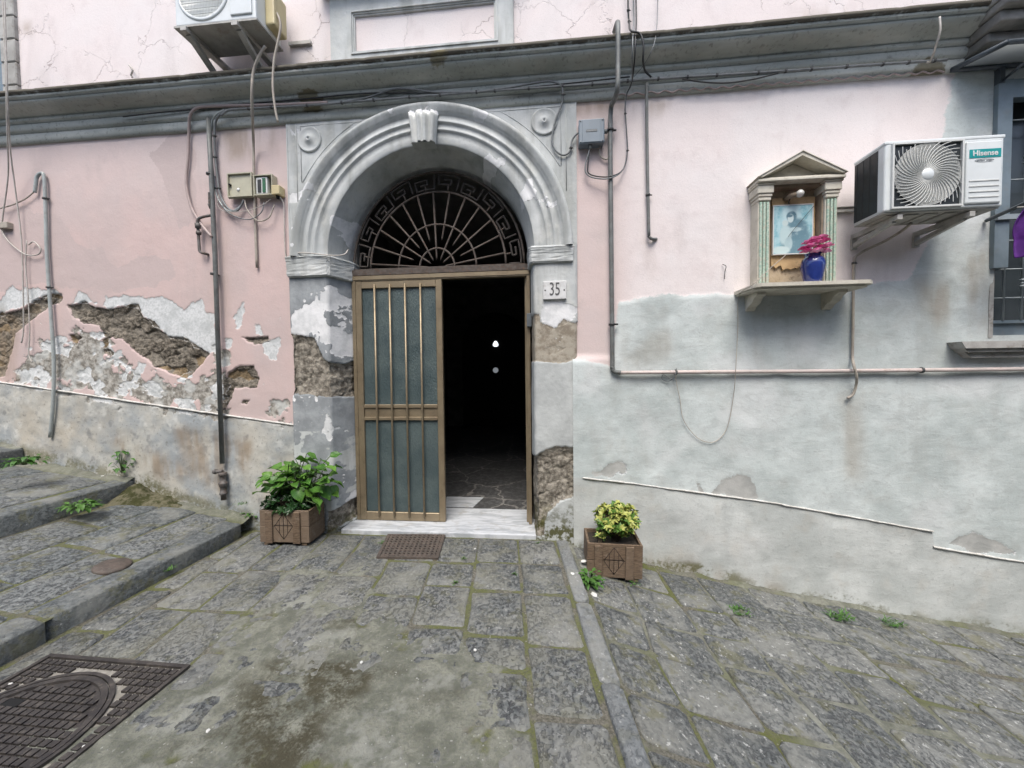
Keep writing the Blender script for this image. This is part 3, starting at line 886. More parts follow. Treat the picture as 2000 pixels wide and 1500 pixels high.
# keystone with its broken top
def keystone():
    b = MB()
    c = 1.02
    prof = [(-0.13, 0.06), (-0.118, 0.125), (-0.095, 0.14), (-0.08, 0.12), (-0.055, 0.12), (-0.045, 0.145), (-0.018, 0.15), (-0.01, 0.13), (0.01, 0.13), (0.018, 0.15), (0.045, 0.145), (0.055, 0.12), (0.08, 0.12), (0.095, 0.14), (0.118, 0.125), (0.13, 0.06)]
    xs = P(826, 240, 0.1).x
    zb, zt = 3.575, 3.905
    n, k = len(prof), 22
    V = np.zeros((k, n, 3))
    for i in range(k):
        f = i / (k - 1)
        w = 0.82 + 0.26 * f
        for j, (x, o) in enumerate(prof):
            brk = max(0.0, f - 0.70 - 0.06 * math.sin(j * 1.7)) / 0.3
            V[i, j] = (xs + x * w, -(o * (1 - 0.55 * min(1, brk * 1.6)) + 0.02 * f + (random.uniform(-.012, .012) if brk > 0 else random.uniform(-.001, .001))), zb + (zt - zb) * f)
    A, _ = portal_fields(V[..., 0], V[..., 2], 'arch')
    A['wht'] = 0.03 - (V[..., 2] - 3.80) * 1.2 + fbm(V[..., 0] * 15, V[..., 2] * 15, 3, 3) * 0.05
    A['bare'] = np.full(A['wht'].shape, 9.0)
    grid_obj('keystone', V, M['portal'], building, A, smooth=False)
    b.prism([(xs - 0.107, zb), (xs + 0.107, zb), (xs + 0.104, zb + 0.004), (xs - 0.104, zb + 0.004)], -0.115, 0.0)
    far_attrs(b.build('keystone', M['portal'], building))
keystone()

# apron panel above the cornice
def frame_rect(b, x0, x1, z0, z1, w, off, back=0.0):
    b.box((x0, -off, z0), (x0 + w, back, z1)); b.box((x1 - w, -off, z0), (x1, back, z1))
    b.box((x0 + w, -off, z0), (x1 - w, back, z0 + w)); b.box((x0 + w, -off, z1 - w), (x1 - w, back, z1))
xa, xb = P(645, 60, 0.03).x, P(1003, 60, 0.03).x
b = MB()
b.box((xa, -0.03, 4.20), (xa + 0.20, 0.01, 5.02)); b.box((xb - 0.14, -0.03, 4.20), (xb, 0.01, 5.02))
b.box((xa + 0.20, -0.03, 4.20), (xb - 0.14, 0.01, 4.47)); b.box((xa + 0.20, -0.03, 4.86), (xb - 0.14, 0.01, 5.02))
far_attrs(b.build('apron_surround', M['portal'], building))
b = MB()
i0, i1, z0, z1 = xa + 0.20, xb - 0.14, 4.47, 4.86
for w_, o_ in ((0.0, 0.04), (0.012, 0.028), (0.024, 0.018)):
    frame_rect(b, i0 + w_, i1 - w_, z0 + w_, z1 - w_, 0.012, o_, 0.002 + w_ * 0.05)
far_attrs(b.build('apron_moulding', M['portal'], building))
b = MB()
b.box((xa - 0.06, -0.13, 5.02), (xb + 0.04, 0.01, 5.07)); b.box((xa - 0.09, -0.17, 5.07), (xb + 0.07, 0.01, 5.12))
far_attrs(b.build('balcony_sill', M['portal'], building))

# ------------------------------------------------------------------ door and fanlight
DX0, DX1 = -1.982, -0.178
DZ = -0.010
ZL = P(860, 545, -YD).z                                      # underside of the frame head
ZH = P(860, 523, -YD).z
b = MB()
b.box((DX0 - 0.02, YD - 0.03, ZH - 0.055), (DX1 + 0.02, YD + 0.08, ZH))
b.build('transom_beam', M['iron_rust'], building, 'rusty iron beam under the fanlight')
b = MB()
b.box((DX0, YD - 0.02, ZL), (DX1, YD + 0.05, ZH - 0.055)); b.box((DX0, YD - 0.028, ZL + 0.012), (DX1, YD - 0.02, ZL + 0.05))
b.box((DX0, YD - 0.02, DZ), (DX0 + 0.035, YD + 0.05, ZL)); b.box((DX1 - 0.03, YD - 0.02, DZ), (DX1, YD + 0.05, ZL))
b.build('door_frame', M['bronze_alu'], building)

def fanlight():
    fx, fz, fy = P(852, 523, -YD).x + 0.005, ZH + 0.006, YD + 0.02
    fan = bpy.data.objects.new('fanlight', None); link(fan, building)
    R3 = 0.90
    def pol(r, a): return Vector((fx + 0.968 * r * math.cos(a), fy, fz + 1.045 * r * math.sin(a)))
    def arc(r, a0=0.0, a1=math.pi, n=30): return [pol(r, a0 + (a1 - a0) * i / n) for i in range(n + 1)]
    for r, tk in ((0.185, 0.011), (0.41, 0.011), (0.715, 0.012), (0.90, 0.012)):
        MB().tube(arc(r), tk, 6).build('ring', M['iron_rust'], fan)
    for i in range(13):
        a = math.pi * (i + 0.5) / 13 + 0.04
        long_ = i % 2 == 0
        r0 = 0.075 if long_ else 0.26
        b = MB(); b.tube([pol(0.715, a), pol(r0 + 0.03, a), pol(r0, a)], [0.0105, 0.0095, 0.003], 6)
        b.build('ray_bar', M['iron_rust'], fan)
    b = MB(); b.box((fx - 0.88, fy - 0.02, ZH - 0.004), (fx + 0.88, fy + 0.02, ZH + 0.016)); b.build('base_rail', M['iron_rust'], fan)
    # Greek key between the outer rings
    nk = 10
    for i in range(nk):
        a0, da = math.pi * (i + 0.06) / nk, math.pi / nk
        flip = i % 2 == 1
        q = [(0.0, 0.745), (0.0, 0.872), (0.80, 0.872), (0.80, 0.785), (0.30, 0.785), (0.30, 0.828), (0.60, 0.828)]
        if flip: q = [(x, 1.617 - r) for x, r in q]
        pts = []
        for (u0, r0), (u1, r1) in zip(q[:-1], q[1:]):
            for k in range(4):
                f = k / 4
                pts.append(pol(r0 + (r1 - r0) * f, a0 + da * (u0 + (u1 - u0) * f)))
        pts.append(pol(q[-1][1], a0 + da * q[-1][0]))
        MB().tube(pts, 0.0105, 5).build('key_scroll', M['iron_soot'], fan)
        MB().tube([pol(0.715, a0 + da * 0.4), pol(0.785, a0 + da * 0.4)], 0.009, 5).build('spacer', M['iron_rust'], fan)
fanlight()

def door_leaf(Mx, w, h, label, outside=True):
    leaf = bpy.data.objects.new('door_leaf', None); link(leaf, building); leaf['label'] = label
    st = 0.062
    def bx(a, b_): return [MB().bbox(a, b_, 0.004, 1, Mx)]
    for a, b_, nm in (((0, -0.02, 0), (st, 0.025, h), 'stile'), ((w - st, -0.02, 0), (w, 0.025, h), 'stile'),
                      ((st, -0.018, 0), (w - st, 0.023, 0.085), 'rail'), ((st, -0.018, h - 0.07), (w - st, 0.023, h), 'rail'),
                      ((st, -0.018, 1.03), (w - st, 0.023, 1.065), 'rail'), ((st, -0.018, 1.155), (w - st, 0.023, 1.19), 'rail'),
                      ((st, -0.004, 1.065), (w - st, 0.012, 1.155), 'rail_panel')):
        MB().bbox(a, b_, 0.004, 1, Mx).build(nm, M['bronze_alu'], leaf)
    MB().box((st, 0.004, 0.085), (w - st, 0.009, 1.03), Mx).build('pane', M['frosted'], leaf)
    MB().box((st, 0.004, 1.19), (w - st, 0.009, h - 0.07), Mx).build('pane', M['frosted'], leaf)
    for i in range(4):
        x = st + (w - 2 * st) * (i + 1) / 5 - 0.01 + i * 0.004
        b = MB(); b.tube([(x, -0.03, 0.04), (x, -0.033, h * 0.5), (x, -0.03, h - 0.035)], 0.0105, 10, True, Mx)
        b.build('bar', M['bronze_alu'], leaf)
    return leaf
lw = P(867, 780, -0.22).x - DX0 - 0.036
door_leaf(Matrix.Translation((DX0 + 0.036, YD, DZ)), lw, ZL - DZ - 0.004, 'closed left leaf with frosted panes and four vertical bars')
Mo = Matrix.Translation((DX1 - 0.034, YD + 0.03, DZ)) @ Matrix.Rotation(math.radians(-93), 4, 'Z') @ Matrix.Scale(-1, 4, (1, 0, 0))
leaf2 = door_leaf(Mo, lw - 0.05, ZL - DZ - 0.004, 'right leaf swung open into the hall')
M['lock_grey'] = simple('lock_metal', (0.16, 0.18, 0.19), (0.12, 0.13, 0.14), 10, 0.45, 0.4)
MB().bbox((DX1 - 0.03, YD - 0.07, 1.93), (DX1 + 0.02, YD - 0.018, 2.06), 0.006, 1).build('door_closer', M['lock_grey'], building)
MB().bbox((DX1 - 0.012, YD - 0.03, 1.38), (DX1 - 0.004, YD - 0.018, 1.75), 0.003, 1).build('strike_plate', M['bronze_alu'], building)

# threshold slab and hall behind the door
b = MB(); b.bbox((-2.03, -0.035, -0.16), (-0.13, 0.62, -0.014), 0.010, 2); b.build('threshold', M['marble'], building, 'worn white marble door threshold')
def hall():
    b = MB()
    x0, x1, y0, y1, z1 = -2.9, 0.75, YD + 0.12, 7.2, 3.9
    b.box((x0 - 0.1, y0, -0.1), (x0, y1, z1)); b.box((x1, y0, -0.1), (x1 + 0.1, y1, z1))
    b.box((x0, y0, z1), (x1, y1, z1 + 0.1)); b.box((x0, y1, -0.1), (x1, y1 + 0.1, z1))
    b.box((x0, y0, -0.1), (DX0 - 0.01, y0 + 0.06, z1)); b.box((DX1 + 0.01, y0, -0.1), (x1, y0 + 0.06, z1)); b.box((DX0 - 0.01, y0, AZ + 0.95), (DX1 + 0.01, y0 + 0.06, z1))
    b.build('hall_wall', M['dark_hall'], building)
    t = NT('hall_floor_stone')
    p = t.pos()
    c = t.mix(t.sm(t.noise(18, 6, 0.7), 0.4, 0.65), (0.05, 0.05, 0.05), (0.10, 0.10, 0.10))
    cr = t.sm(t.voro(1.5, 'DISTANCE_TO_EDGE', t.vadd(p, t.noise(4, 4, 0.6, col=True), 0.25)), 0.02, 0.008)
    c = t.mix(t.math('MULTIPLY', cr, 0.7), c, (0.26, 0.25, 0.23))
    m = t.done(c, 0.6, 0, t.bump(t.noise(30, 5), 0.4, 0.006))
    MB().box((x0, 0.615, -0.12), (x1, y1, -0.024)).build('hall_floor', m, building)
    a = P(868, 958, -0.75); c_ = P(915, 975, -0.62)
    MB().slab([(-1.25, 0.66), (-0.86, 0.66), (-0.80, 1.0), (-1.25, 1.0)], -0.024, -0.016).build('floor_slab', M['marble'], building, 'pale marble slab in the dark hall floor')
    # rear door in a shallow arch, with a peep light and its reflection as a dim glowing disc
    dx = P(968, 700, -7.05).x
    b = MB()
    arc = [(dx + 0.95 * math.cos(a), 2.2 + 0.95 * math.sin(a)) for a in np.linspace(0, math.pi, 20)]
    b.prism([(dx + 0.95, -0.04)] + arc + [(dx - 0.95, -0.04)], 7.08, 7.2)
    b.build('rear_door', M['hall_wood'], building)
    e = NT('daylight_opening'); e.bsdf.inputs['Emission Color'].default_value = (0.85, 0.92, 1, 1); e.bsdf.inputs['Emission Strength'].default_value = 0.9
    me_ = e.done((0.5, 0.5, 0.5), 0.5)
    e2 = NT('peep_reflection_glow'); e2.bsdf.inputs['Emission Color'].default_value = (0.85, 0.92, 1, 1); e2.bsdf.inputs['Emission Strength'].default_value = 0.10
    me2 = e2.done((0.2, 0.2, 0.2), 0.5)
    q = P(968, 672, -7.07); r = 0.082
    b = MB(); b.prism([(q.x + r * math.cos(a) * (0.88 + 0.1 * math.cos(3 * (a - 1.57))), q.z + r * math.sin(a) * (0.95 + 0.1 * math.cos(3 * (a - 1.57)))) for a in np.linspace(0, 2 * math.pi, 24, endpoint=False)], 7.055, 7.085)
    b.build('peep_window_and_reflection', me_, building)
    q = P(968, 723, -7.07)
    b = MB(); b.prism([(q.x + 0.075 * math.cos(a), q.z + 0.075 * math.sin(a)) for a in np.linspace(0, 2 * math.pi, 20, endpoint=False)], 7.055, 7.085)
    b.build('peep_window_and_reflection', me2, building)
hall()

# window behind bars on the right
win = bpy.data.objects.new('window', None); link(win, building)
b = MB(); b.box((WX0 - 0.02, -0.012, WZ0 - 0.02), (WX0 + 0.012, 0.2, WZ1 + 0.02)); b.build('reveal', M['sill_stone'], win)
b = MB(); b.box((WX0, -0.01, WZ1 + 0.0), (WX1, 0.2, WZ1 + 0.03)); b.build('reveal', M['sill_stone'], win)
b = MB(); b.box((WX1 - 0.012, -0.012, WZ0 - 0.02), (WX1 + 0.03, 0.2, WZ1 + 0.02)); b.build('reveal', M['sill_stone'], win)
b = MB(); b.box((WX0 - 0.02, 0.0, WZ0 - 0.03), (WX1 + 0.03, 0.2, WZ0 - 0.0005)); b.build('reveal', M['sill_stone'], win)
b = MB(); b.box((WX0 - 0.03, -0.045, 2.30), (WX0 + 0.075, 0.03, WZ1 + 0.03)); b.build('frame_post', M['blue_metal'], win)
b = MB(); b.box((WX0 + 0.075, -0.043, WZ1 - 0.115), (WX1 + 0.3, 0.03, WZ1 + 0.028)); b.build('frame_head', M['blue_metal'], win)
b = MB(); b.box((WX0 + 0.013, 0.05, WZ0), (WX1, 0.09, WZ0 + 0.10)); b.box((WX0 + 0.013, 0.02, WZ0 + 0.10), (WX1, 0.10, WZ0 + 0.125)); b.build('frame_sill', M['blue_metal'], win)
b = MB(); b.box((WX0 + 0.013, 0.16, WZ0), (WX1, 0.17, WZ1)); b.build('pane', M['dark_glass'], win)
for i in range(2):
    x = WX0 + 0.045 + i * 0.55
    b = MB(); b.box((x, 0.10, WZ0 + 0.12), (x + 0.05, 0.16, WZ1 - 0.1)); b.build('casement', M['blue_metal'], win)
for k, xx in enumerate((1962, 1998, 2036, 2074, 2115)):
    x = P(xx, 500, -0.02).x
    b = MB(); b.tube([(x, 0.02, WZ0 + 0.12), (x, 0.02, WZ1 - 0.1)], 0.008, 8)
    zk = P(xx, 497 if k % 2 == 0 else 553, -0.02).z
    for dz in (-0.026, 0.0, 0.026):
        b.ball((x, 0.02, zk + dz), 0.017 if dz else 0.013, 8, 0.7)
    for dz in (-0.026, 0.0, 0.026):
        b.ball((x, 0.02, zk + dz + 1.0), 0.017 if dz else 0.013, 8, 0.7)
    b.build('grille_bar', M['grille'], win)
for yy in (236, 352, 425, 470, 526, 582):
    z = P(1965, yy, -0.02).z
    b = MB(); b.tube([(WX0 + 0.013, 0.02, z), (WX1, 0.02, z)], 0.006, 6); b.build('grille_crossbar', M['grille'], win)
b = MB()
z0s, z1s = P(1860, 700, 0.06).z, P(1850, 668, 0.1).z
b.prism([(3.33, z1s - 0.055), (5.6, z1s - 0.055), (5.6, z1s), (3.30, z1s)], -0.13, 0.03)
b.prism([(3.37, z1s - 0.085), (5.6, z1s - 0.085), (5.6, z1s - 0.0551), (3.345, z1s - 0.0551)], -0.105, 0.03)
b.prism([(3.43, z1s - 0.13), (5.6, z1s - 0.13), (5.6, z1s - 0.0851), (3.38, z1s - 0.0851)], -0.07, 0.03)
b.build('sill', M['sill_stone'], win)
# tall window jamb at the far left of the upper floor
xj0, xj1 = P(-60, 90, 0.02).x, P(32, 90, 0.02).x
for k in range(8):
    z = 4.26 + k * 0.23
    b = MB(); b.bbox((xj1 - 0.17 + random.uniform(-.004, .004), -0.035, z), (xj1 + random.uniform(-.006, .004), 0.02, z + 0.222), 0.008, 1); b.build('jamb_stone', M['sill_stone'], building)
b = MB(); b.box((xj0 - 0.6, -0.02, 4.27), (xj1 - 0.172, 0.0, 6.1)); b.build('shutter', M['blue_metal'], building)
# balcony over the window
q0, q1 = P(1865, 20, 0.1), P(1880, 75, 0.1)
b = MB()
bx0 = 3.36
for (g, za, zb, o) in ((0.00, 3.98, 4.05, 0.20), (-0.02, 4.05, 4.13, 0.30), (-0.04, 4.13, 4.19, 0.36), (-0.05, 4.19, 4.28, 0.42)):
    b.bbox((bx0 + g, -o, za), (6.0, 0.03, zb - 0.0005), 0.012, 2)
bal = b.build('balcony', M['balcony'], building)
b = MB()
for i in range(9):
    x = bx0 + 0.02 + i * 0.13
    b.tube([(x, -0.37, 4.28), (x, -0.37, 5.3)], 0.008, 6)
b.tube([(bx0 + 0.02, -0.37, 5.2), (6.0, -0.37, 5.2)], 0.014, 6)
M['white_rail'] = simple('pale_railing', (0.55, 0.56, 0.55), (0.42, 0.42, 0.40), 10, 0.5)
b.build('railing', M['white_rail'], bal)
# bulging plaster strip by the corner of the wall under the balcony
b = MB()

# ------------------------------------------------------------------ ground
def stone_material(name, dark=(0.085, 0.087, 0.088), light=(0.185, 0.185, 0.178), fleck=0.5, moss=0.35, pits=1.0, smear=0.0):
    t = NT(name)
    p = t.pos()
    r = t.rnd()
    p = t.vadd(p, r, 31.0)
    base = t.noise(24, 3, 0.68, p)
    chis = t.noise(52, 3, 0.72, t.mapv(p, scale=(1.0, 0.75, 1)))
    c = t.mix(t.sm(base, 0.34, 0.66), dark, light)
    c = t.mix(t.math('MULTIPLY', t.sm(r, 0.35, 1.0), 0.6), c, t.mix(0.5, c, (0.25, 0.25, 0.235)))
    c = t.mix(t.math('MULTIPLY', t.sm(r, 0.4, 0.0), 0.5), c, t.mix(0.5, c, (0.07, 0.076, 0.08)))
    big = t.noise(3.2, 4, 0.6, t.mapv(p, loc=(3, 1, 0)))
    c = t.mix(t.math('MULTIPLY', t.sm(big, 0.48, 0.64), 0.5), c, (0.235, 0.235, 0.21))
    pit = t.sm(chis, 0.49, 0.42)
    pit = t.math('MULTIPLY', pit, t.sm(big, 0.64, 0.44, 0.25, 1.0))
    c = t.mix(t.math('MULTIPLY', pit, 0.85 * pits), c, (0.055, 0.057, 0.06))
    c = t.mix(t.math('MULTIPLY', t.sm(t.noise(7, 4, 0.7, t.mapv(p, loc=(8, 8, 1))), 0.52, 0.64), moss), c, (0.13, 0.125, 0.06))
    fl = t.sm(t.noise(34, 3, 0.6, t.mapv(p, scale=(1, 0.9, 1), loc=(1, 7, 3))), 0.63, 0.67)
    fl = t.math('MULTIPLY', fl, t.sm(big, 0.36, 0.52))
    c = t.mix(t.math('MULTIPLY', fl, fleck), c, (0.55, 0.55, 0.53))
    fl2 = t.sm(t.voro(13, 'F1', p), 0.085, 0.05)
    c = t.mix(t.math('MULTIPLY', fl2, 0.45), c, (0.45, 0.45, 0.43))
    if smear:
        c = t.mix(t.math('MULTIPLY', t.sm(t.noise(5.5, 4, 0.7, t.pos()), 0.44, 0.60), smear), c, (0.19, 0.19, 0.162))
    h = t.math('SUBTRACT', base, t.math('MULTIPLY', pit, 0.9 * pits))
    return t.done(c, t.sm(base, 0.3, 0.7, 0.62, 0.85), 0.0, t.bump(h, 0.9, 0.008), 0.35)
M['stone'] = stone_material('lava_paving', (0.075, 0.082, 0.084), (0.175, 0.182, 0.176), 0.3, 0.35, 1.0, 0.6)
M['stone_lane'] = stone_material('lane_paving', (0.085, 0.092, 0.092), (0.185, 0.192, 0.183), 0.5, 0.5, 0.8)
M['stone_step'] = stone_material('step_paving', (0.075, 0.086, 0.09), (0.165, 0.18, 0.18), 0.2, 0.45, 0.9)
M['kerb'] = stone_material('kerb_stone', (0.135, 0.146, 0.15), (0.20, 0.211, 0.213), 0.3, 0.2, 0.35)
M['riser'] = stone_material('step_edge_stone', (0.09, 0.10, 0.102), (0.17, 0.183, 0.18), 0.12, 0.5, 0.5)

def cement_material():
    t = NT('cement_and_grit')
    p = t.pos()
    n = t.noise(9, 6, 0.7)
    fine = t.noise(70, 5, 0.7)
    c = t.mix(t.sm(n, 0.36, 0.64), (0.115, 0.12, 0.095), (0.205, 0.208, 0.17))
    c = t.mix(t.math('MULTIPLY', t.sm(fine, 0.46, 0.66), 0.6), c, (0.13, 0.13, 0.12))
    c = t.mix(t.math('MULTIPLY', t.sm(t.noise(3.5, 6, 0.7, t.mapv(p, loc=(2, 9, 1))), 0.54, 0.66), 0.6), c, (0.28, 0.285, 0.255))
    c = t.mix(t.math('MULTIPLY', t.attr('oil'), t.sm(t.math('ADD', t.noise(5, 6, 0.75, t.mapv(p, loc=(1, 1, 0))), t.math('MULTIPLY', t.math('SUBTRACT', fine, 0.5), 0.35)), 0.38, 0.60)), c, (0.06, 0.055, 0.036))
    c = t.mix(t.attr('joint'), c, t.mix(t.math('MULTIPLY', t.sm(t.noise(3.5, 4, 0.65, t.mapv(p, loc=(4, 0, 0))), 0.43, 0.56), t.sm(fine, 0.30, 0.62, 0.35, 1.0)), t.mix(t.sm(fine, 0.35, 0.65), (0.075, 0.07, 0.055), (0.16, 0.15, 0.125)), (0.10, 0.11, 0.035)))
    fl = t.sm(t.voro(38, 'F1', t.vadd(p, t.noise(40, 2, 0.5, col=True), 0.02)), 0.20, 0.10)
    fl = t.math('MULTIPLY', fl, t.sm(t.noise(6, 3, 0.6, t.mapv(p, loc=(9, 1, 0))), 0.5, 0.62))
    c = t.mix(t.math('MULTIPLY', fl, 0.5), c, (0.50, 0.50, 0.47))
    h = t.math('ADD', t.math('MULTIPLY', n, 1.5), t.math('ADD', fine, t.math('MULTIPLY', fl, 0.3)))
    return t.done(c, 0.9, 0, t.bump(h, 0.8, 0.008), 0.2)
M['cement'] = cement_material()

def ground_sheet():
    t = NT('packed_earth')
    m = t.done(t.mix(t.sm(t.noise(4, 5), 0.4, 0.6), (0.12, 0.11, 0.09), (0.17, 0.16, 0.14)), 0.95, 0, t.bump(t.noise(30, 4), 0.5, 0.01))
    b = MB(); b.box((-40, -40, -2.6), (40, 8, -2.5))
    return tag(b.build('ground', m), kind='structure')
ground_sheet()

# photo outlines of the cement smeared over the forecourt, laid on the forecourt plane
def GX(pts, z=ZF): return [(G(x, y, z).x, G(x, y, z).y) for x, y in pts]
CEM_F = [GX([(-200,1700),(-60,1420),(370,1300),(420,1210),(560,1160),(640,1120),(720,1105),(700,1150),(760,1190),(800,1215),(890,1240),(905,1265),(985,1300),(1005,1340),(1020,1400),(1035,1700)]),
         GX([(540,1120),(600,1085),(650,1095),(640,1130),(560,1150)]), GX([(380,1260),(520,1215),(560,1250),(420,1300)])]
OIL_F = [(GX([(470,1330),(560,1290),(700,1270),(760,1300),(720,1350),(640,1390),(620,1450),(560,1520),(440,1520),(420,1440)]), 1.0),
         (GX([(600,1210),(690,1185),(700,1215),(640,1225)]), 0.9), (GX([(860,1330),(930,1340),(900,1420),(820,1420)]), 0.35)]

FX0 = -2.93
def strip_x(y): return 0.055 + 0.115 * (-y - 0.2)             # left edge of the kerb strip
def forecourt():
    res = 0.0125
    xs, ys = np.arange(-3.05, 0.62, res), np.arange(-4.6, 0.02, res)
    X, Y = np.meshgrid(xs, ys)
    d = np.full(X.shape, 9.0)
    for q in CEM_F: d = np.minimum(d, sdpoly(X, Y, q))
    n = fbm(X * 6, Y * 6, 5, 14); n2 = fbm(X * 25, Y * 25, 4, 18); n3 = fbm(X * 2, Y * 2, 4, 28)
    dd = d + n * 0.42 + n2 * 0.14 + n3 * 0.12 + 0.03
    cov = sstep(dd, 0.10, -0.16)
    Z = ZF - 0.0095 + n * 0.0035 + n2 * 0.002 + cov * (0.0135 + n3 * 0.007 + n * 0.010 + n2 * 0.004)
    oil = np.zeros(X.shape)
    for q, k in OIL_F: oil = np.maximum(oil, k * sstep(-sdpoly(X, Y, q) + n * 0.20 + n3 * 0.1, -0.12, 0.12))
    joint = sstep(cov, 0.75, 0.25) * 0.9
    near = (X > strip_x(Y) + 0.07)
    return tag(grid_obj('forecourt_pavement', np.stack([X, Y, Z], -1), M['cement'], None, {'oil': oil, 'joint': joint}, ~near[:-1, :-1]), kind='structure')
forecourt_o = forecourt()

def stone(poly, zf, top, parent, mat, name='paving_stone', h=0.06, inset=0.022, jit=0.007):
    """a block: polygon in (x, y), rounded corners, worn arris, slightly domed top"""
    n = len(poly)
    c = np.mean(poly, axis=0)
    pts = []
    for i in range(n):
        a, p, d = (np.array(poly[(i - 1) % n]), np.array(poly[i]), np.array(poly[(i + 1) % n]))
        r = 0.008 + random.uniform(0, 0.022)
        la, ld = np.linalg.norm(a - p), np.linalg.norm(d - p)
        pts.append(p + (a - p) / la * min(r, la * 0.3)); pts.append(p + (d - p) / ld * min(r, ld * 0.3))
        m_ = (p + d) / 2
        nv = np.array([-(d - p)[1], (d - p)[0]]) / (ld + 1e-9)
        pts.append(m_ + nv * random.uniform(-jit, jit) * 1.5)
    k = len(pts)
    v, f = [], []
    tilt = (random.uniform(-.014, .014), random.uniform(-.012, .012), random.uniform(-.0035, .0035))
    def zz(q, dz): return float(zf(q[0], q[1])) + top + dz + tilt[0] * (q[0] - c[0]) + tilt[1] * (q[1] - c[1]) + tilt[2]
    for s_, dz in ((0.0, -h), (0.0, -0.013), (inset * 0.45, -0.004), (inset, 0.0)):
        for p in pts:
            dvec = c - p
            L = np.linalg.norm(dvec)
            q = p + dvec / (L + 1e-9) * min(s_, L * 0.4)
            v.append((q[0], q[1], zz(q, dz + (random.uniform(-.0012, .0012) if dz > -0.01 else 0))))
    for r_ in range(3):
        for i in range(k):
            f.append((r_ * k + i, r_ * k + (i + 1) % k, (r_ + 1) * k + (i + 1) % k, (r_ + 1) * k + i))
    o0 = len(v)
    v.append((c[0], c[1], zz(c, 0.0015)))
    for i in range(k):
        f.append((3 * k + i, 3 * k + (i + 1) % k, o0))
    o = mesh_from(name, v, f, mat, parent, True)
    return o

def columns(xleft, xright, ys, zf, parent, mat, drop=None, gap=0.011, jit=0.012, name='paving_stone', top=0.0):
    """a column of stones between two edge functions x(y), cut at ys"""
    for y0, y1 in zip(ys[:-1], ys[1:]):
        j = lambda k=jit: random.uniform(-k, k)
        gy = gap * random.uniform(0.8, 2.8)
        poly = [(xleft(y0) + gap / 2, y0 + gy / 2), (xright(y0) - gap / 2, y0 + gy / 2 + j()), (xright(y1) - gap / 2, y1 - gy / 2), (xleft(y1) + gap / 2, y1 - gy / 2 + j())]
        if max(p[0] for p in poly) - min(p[0] for p in poly) < 0.05 or (drop and drop(poly)): continue
        stone([np.array(q) for q in poly], zf, top, parent, mat, name)

def run(y0, y1, lo, hi):
    ys = [y0]
    while ys[-1] < y1 - lo: ys.append(ys[-1] + random.uniform(lo, hi))
    ys[-1] = y1
    return ys
flat = lambda x, y: ZF
GRATE = GX([(735,1090),(757,1046),(870,1046),(855,1092)])
MAN = GX([(-210,1500),(100,1281),(372,1303),(150,1500)])
def hits(poly, q, marg=0.0):
    c = np.array([np.mean([p[0] for p in poly])]), np.array([np.mean([p[1] for p in poly])])
    return sdpoly(c[0], c[1], q)[0] < marg
def drop_f(poly):
    return hits(poly, MAN, 0.02)
off = lambda k: (lambda y: strip_x(y) + k)
cols = [0.0, -0.335, -0.70, -1.05, -1.42, -1.80, -2.16, -2.52, -2.86, -3.22]
ycut = [[-4.6, -4.1, -3.5, -2.98, -2.40, G(1100, 1402).y, G(1100, 1262).y, G(1080, 1162).y, G(1050, 1101).y, -0.045],
        [-4.6, -4.2, -3.7, -3.2, -2.7, -2.3, -1.95, -1.62, G(960, 1240).y, G(960, 1152).y, G(960, 1097).y, -0.045],
        [-4.6, -4.1, -3.6, -3.1, -2.7, -2.35, -1.95, -1.55, G(840, 1222).y, G(840, 1142).y, G(840, 1096).y, -0.045]]
for i in range(len(cols) - 1):
    ys = ycut[i] if i < len(ycut) else run(-4.6 + random.uniform(0, .2), -0.05, 0.34, 0.6)
    wl = (lambda k: (lambda y: max(strip_x(y) + k, FX0 + 0.012)))(cols[i + 1])
    wr = (lambda k: (lambda y: max(strip_x(y) + k, FX0 + 0.03)))(cols[i])
    columns(wl, wr, ys, flat, forecourt_o, M['stone'], drop_f, gap=0.012)

# kerb strip between forecourt and lane
kerb_o = tag(thing('kerb', None, None), kind='structure')
ks = [-4.6, -3.6, -2.75, G(1200, 1336).y, G(1150, 1175).y, -0.03]
columns(lambda y: strip_x(y) + 0.012, lambda y: strip_x(y) + 0.125, ks, lambda x, y: ZF + 0.004, kerb_o, M['kerb'], gap=0.012, jit=0.006, name='kerb_stone', top=0.004)
for o in list(kerb_o.children):
    pass

# lane sloping down to the right
def lane():
    xs, ys = np.arange(0.08, 7.0, 0.022), np.arange(-5.2, 0.02, 0.022)
    X, Y = np.meshgrid(xs, ys)
    n = fbm(X * 6, Y * 6, 4, 15)
    Z = ramp_z(X) - 0.013 + n * 0.004
    Z += sstep(Y, -0.10, 0.0) * 0.02 * (1 + n)
    joint = np.ones(X.shape) * sstep(fbm(X * 1.2, Y * 1.2, 3, 23), -0.35, 0.25)
    near = X < strip_x(Y) + 0.05
    return tag(grid_obj('lane', np.stack([X, Y, Z], -1), M['cement'], None, {'oil': np.zeros(X.shape), 'joint': joint}, ~near[:-1, :-1]), kind='structure')
lane_o = lane()
rz = lambda x, y: ramp_z(x)
def lane_x(k):
    a = 0.15 - 0.10 * min(1, k / 2.4)                          # the courses fan out a little
    return lambda y: strip_x(0) + 0.16 + k + (0.115 if k < 0.02 else 0.075) * (-y) + (0.016 * math.sin(y * 6.3 + k * 17) + 0.012 * math.sin(y * 13.1 + k * 5) if k > 0.02 else 0)
ks_ = [0.0, 0.36, 0.76, 1.10, 1.50, 1.92, 2.30, 2.72, 3.1, 3.55, 4.0, 4.5]
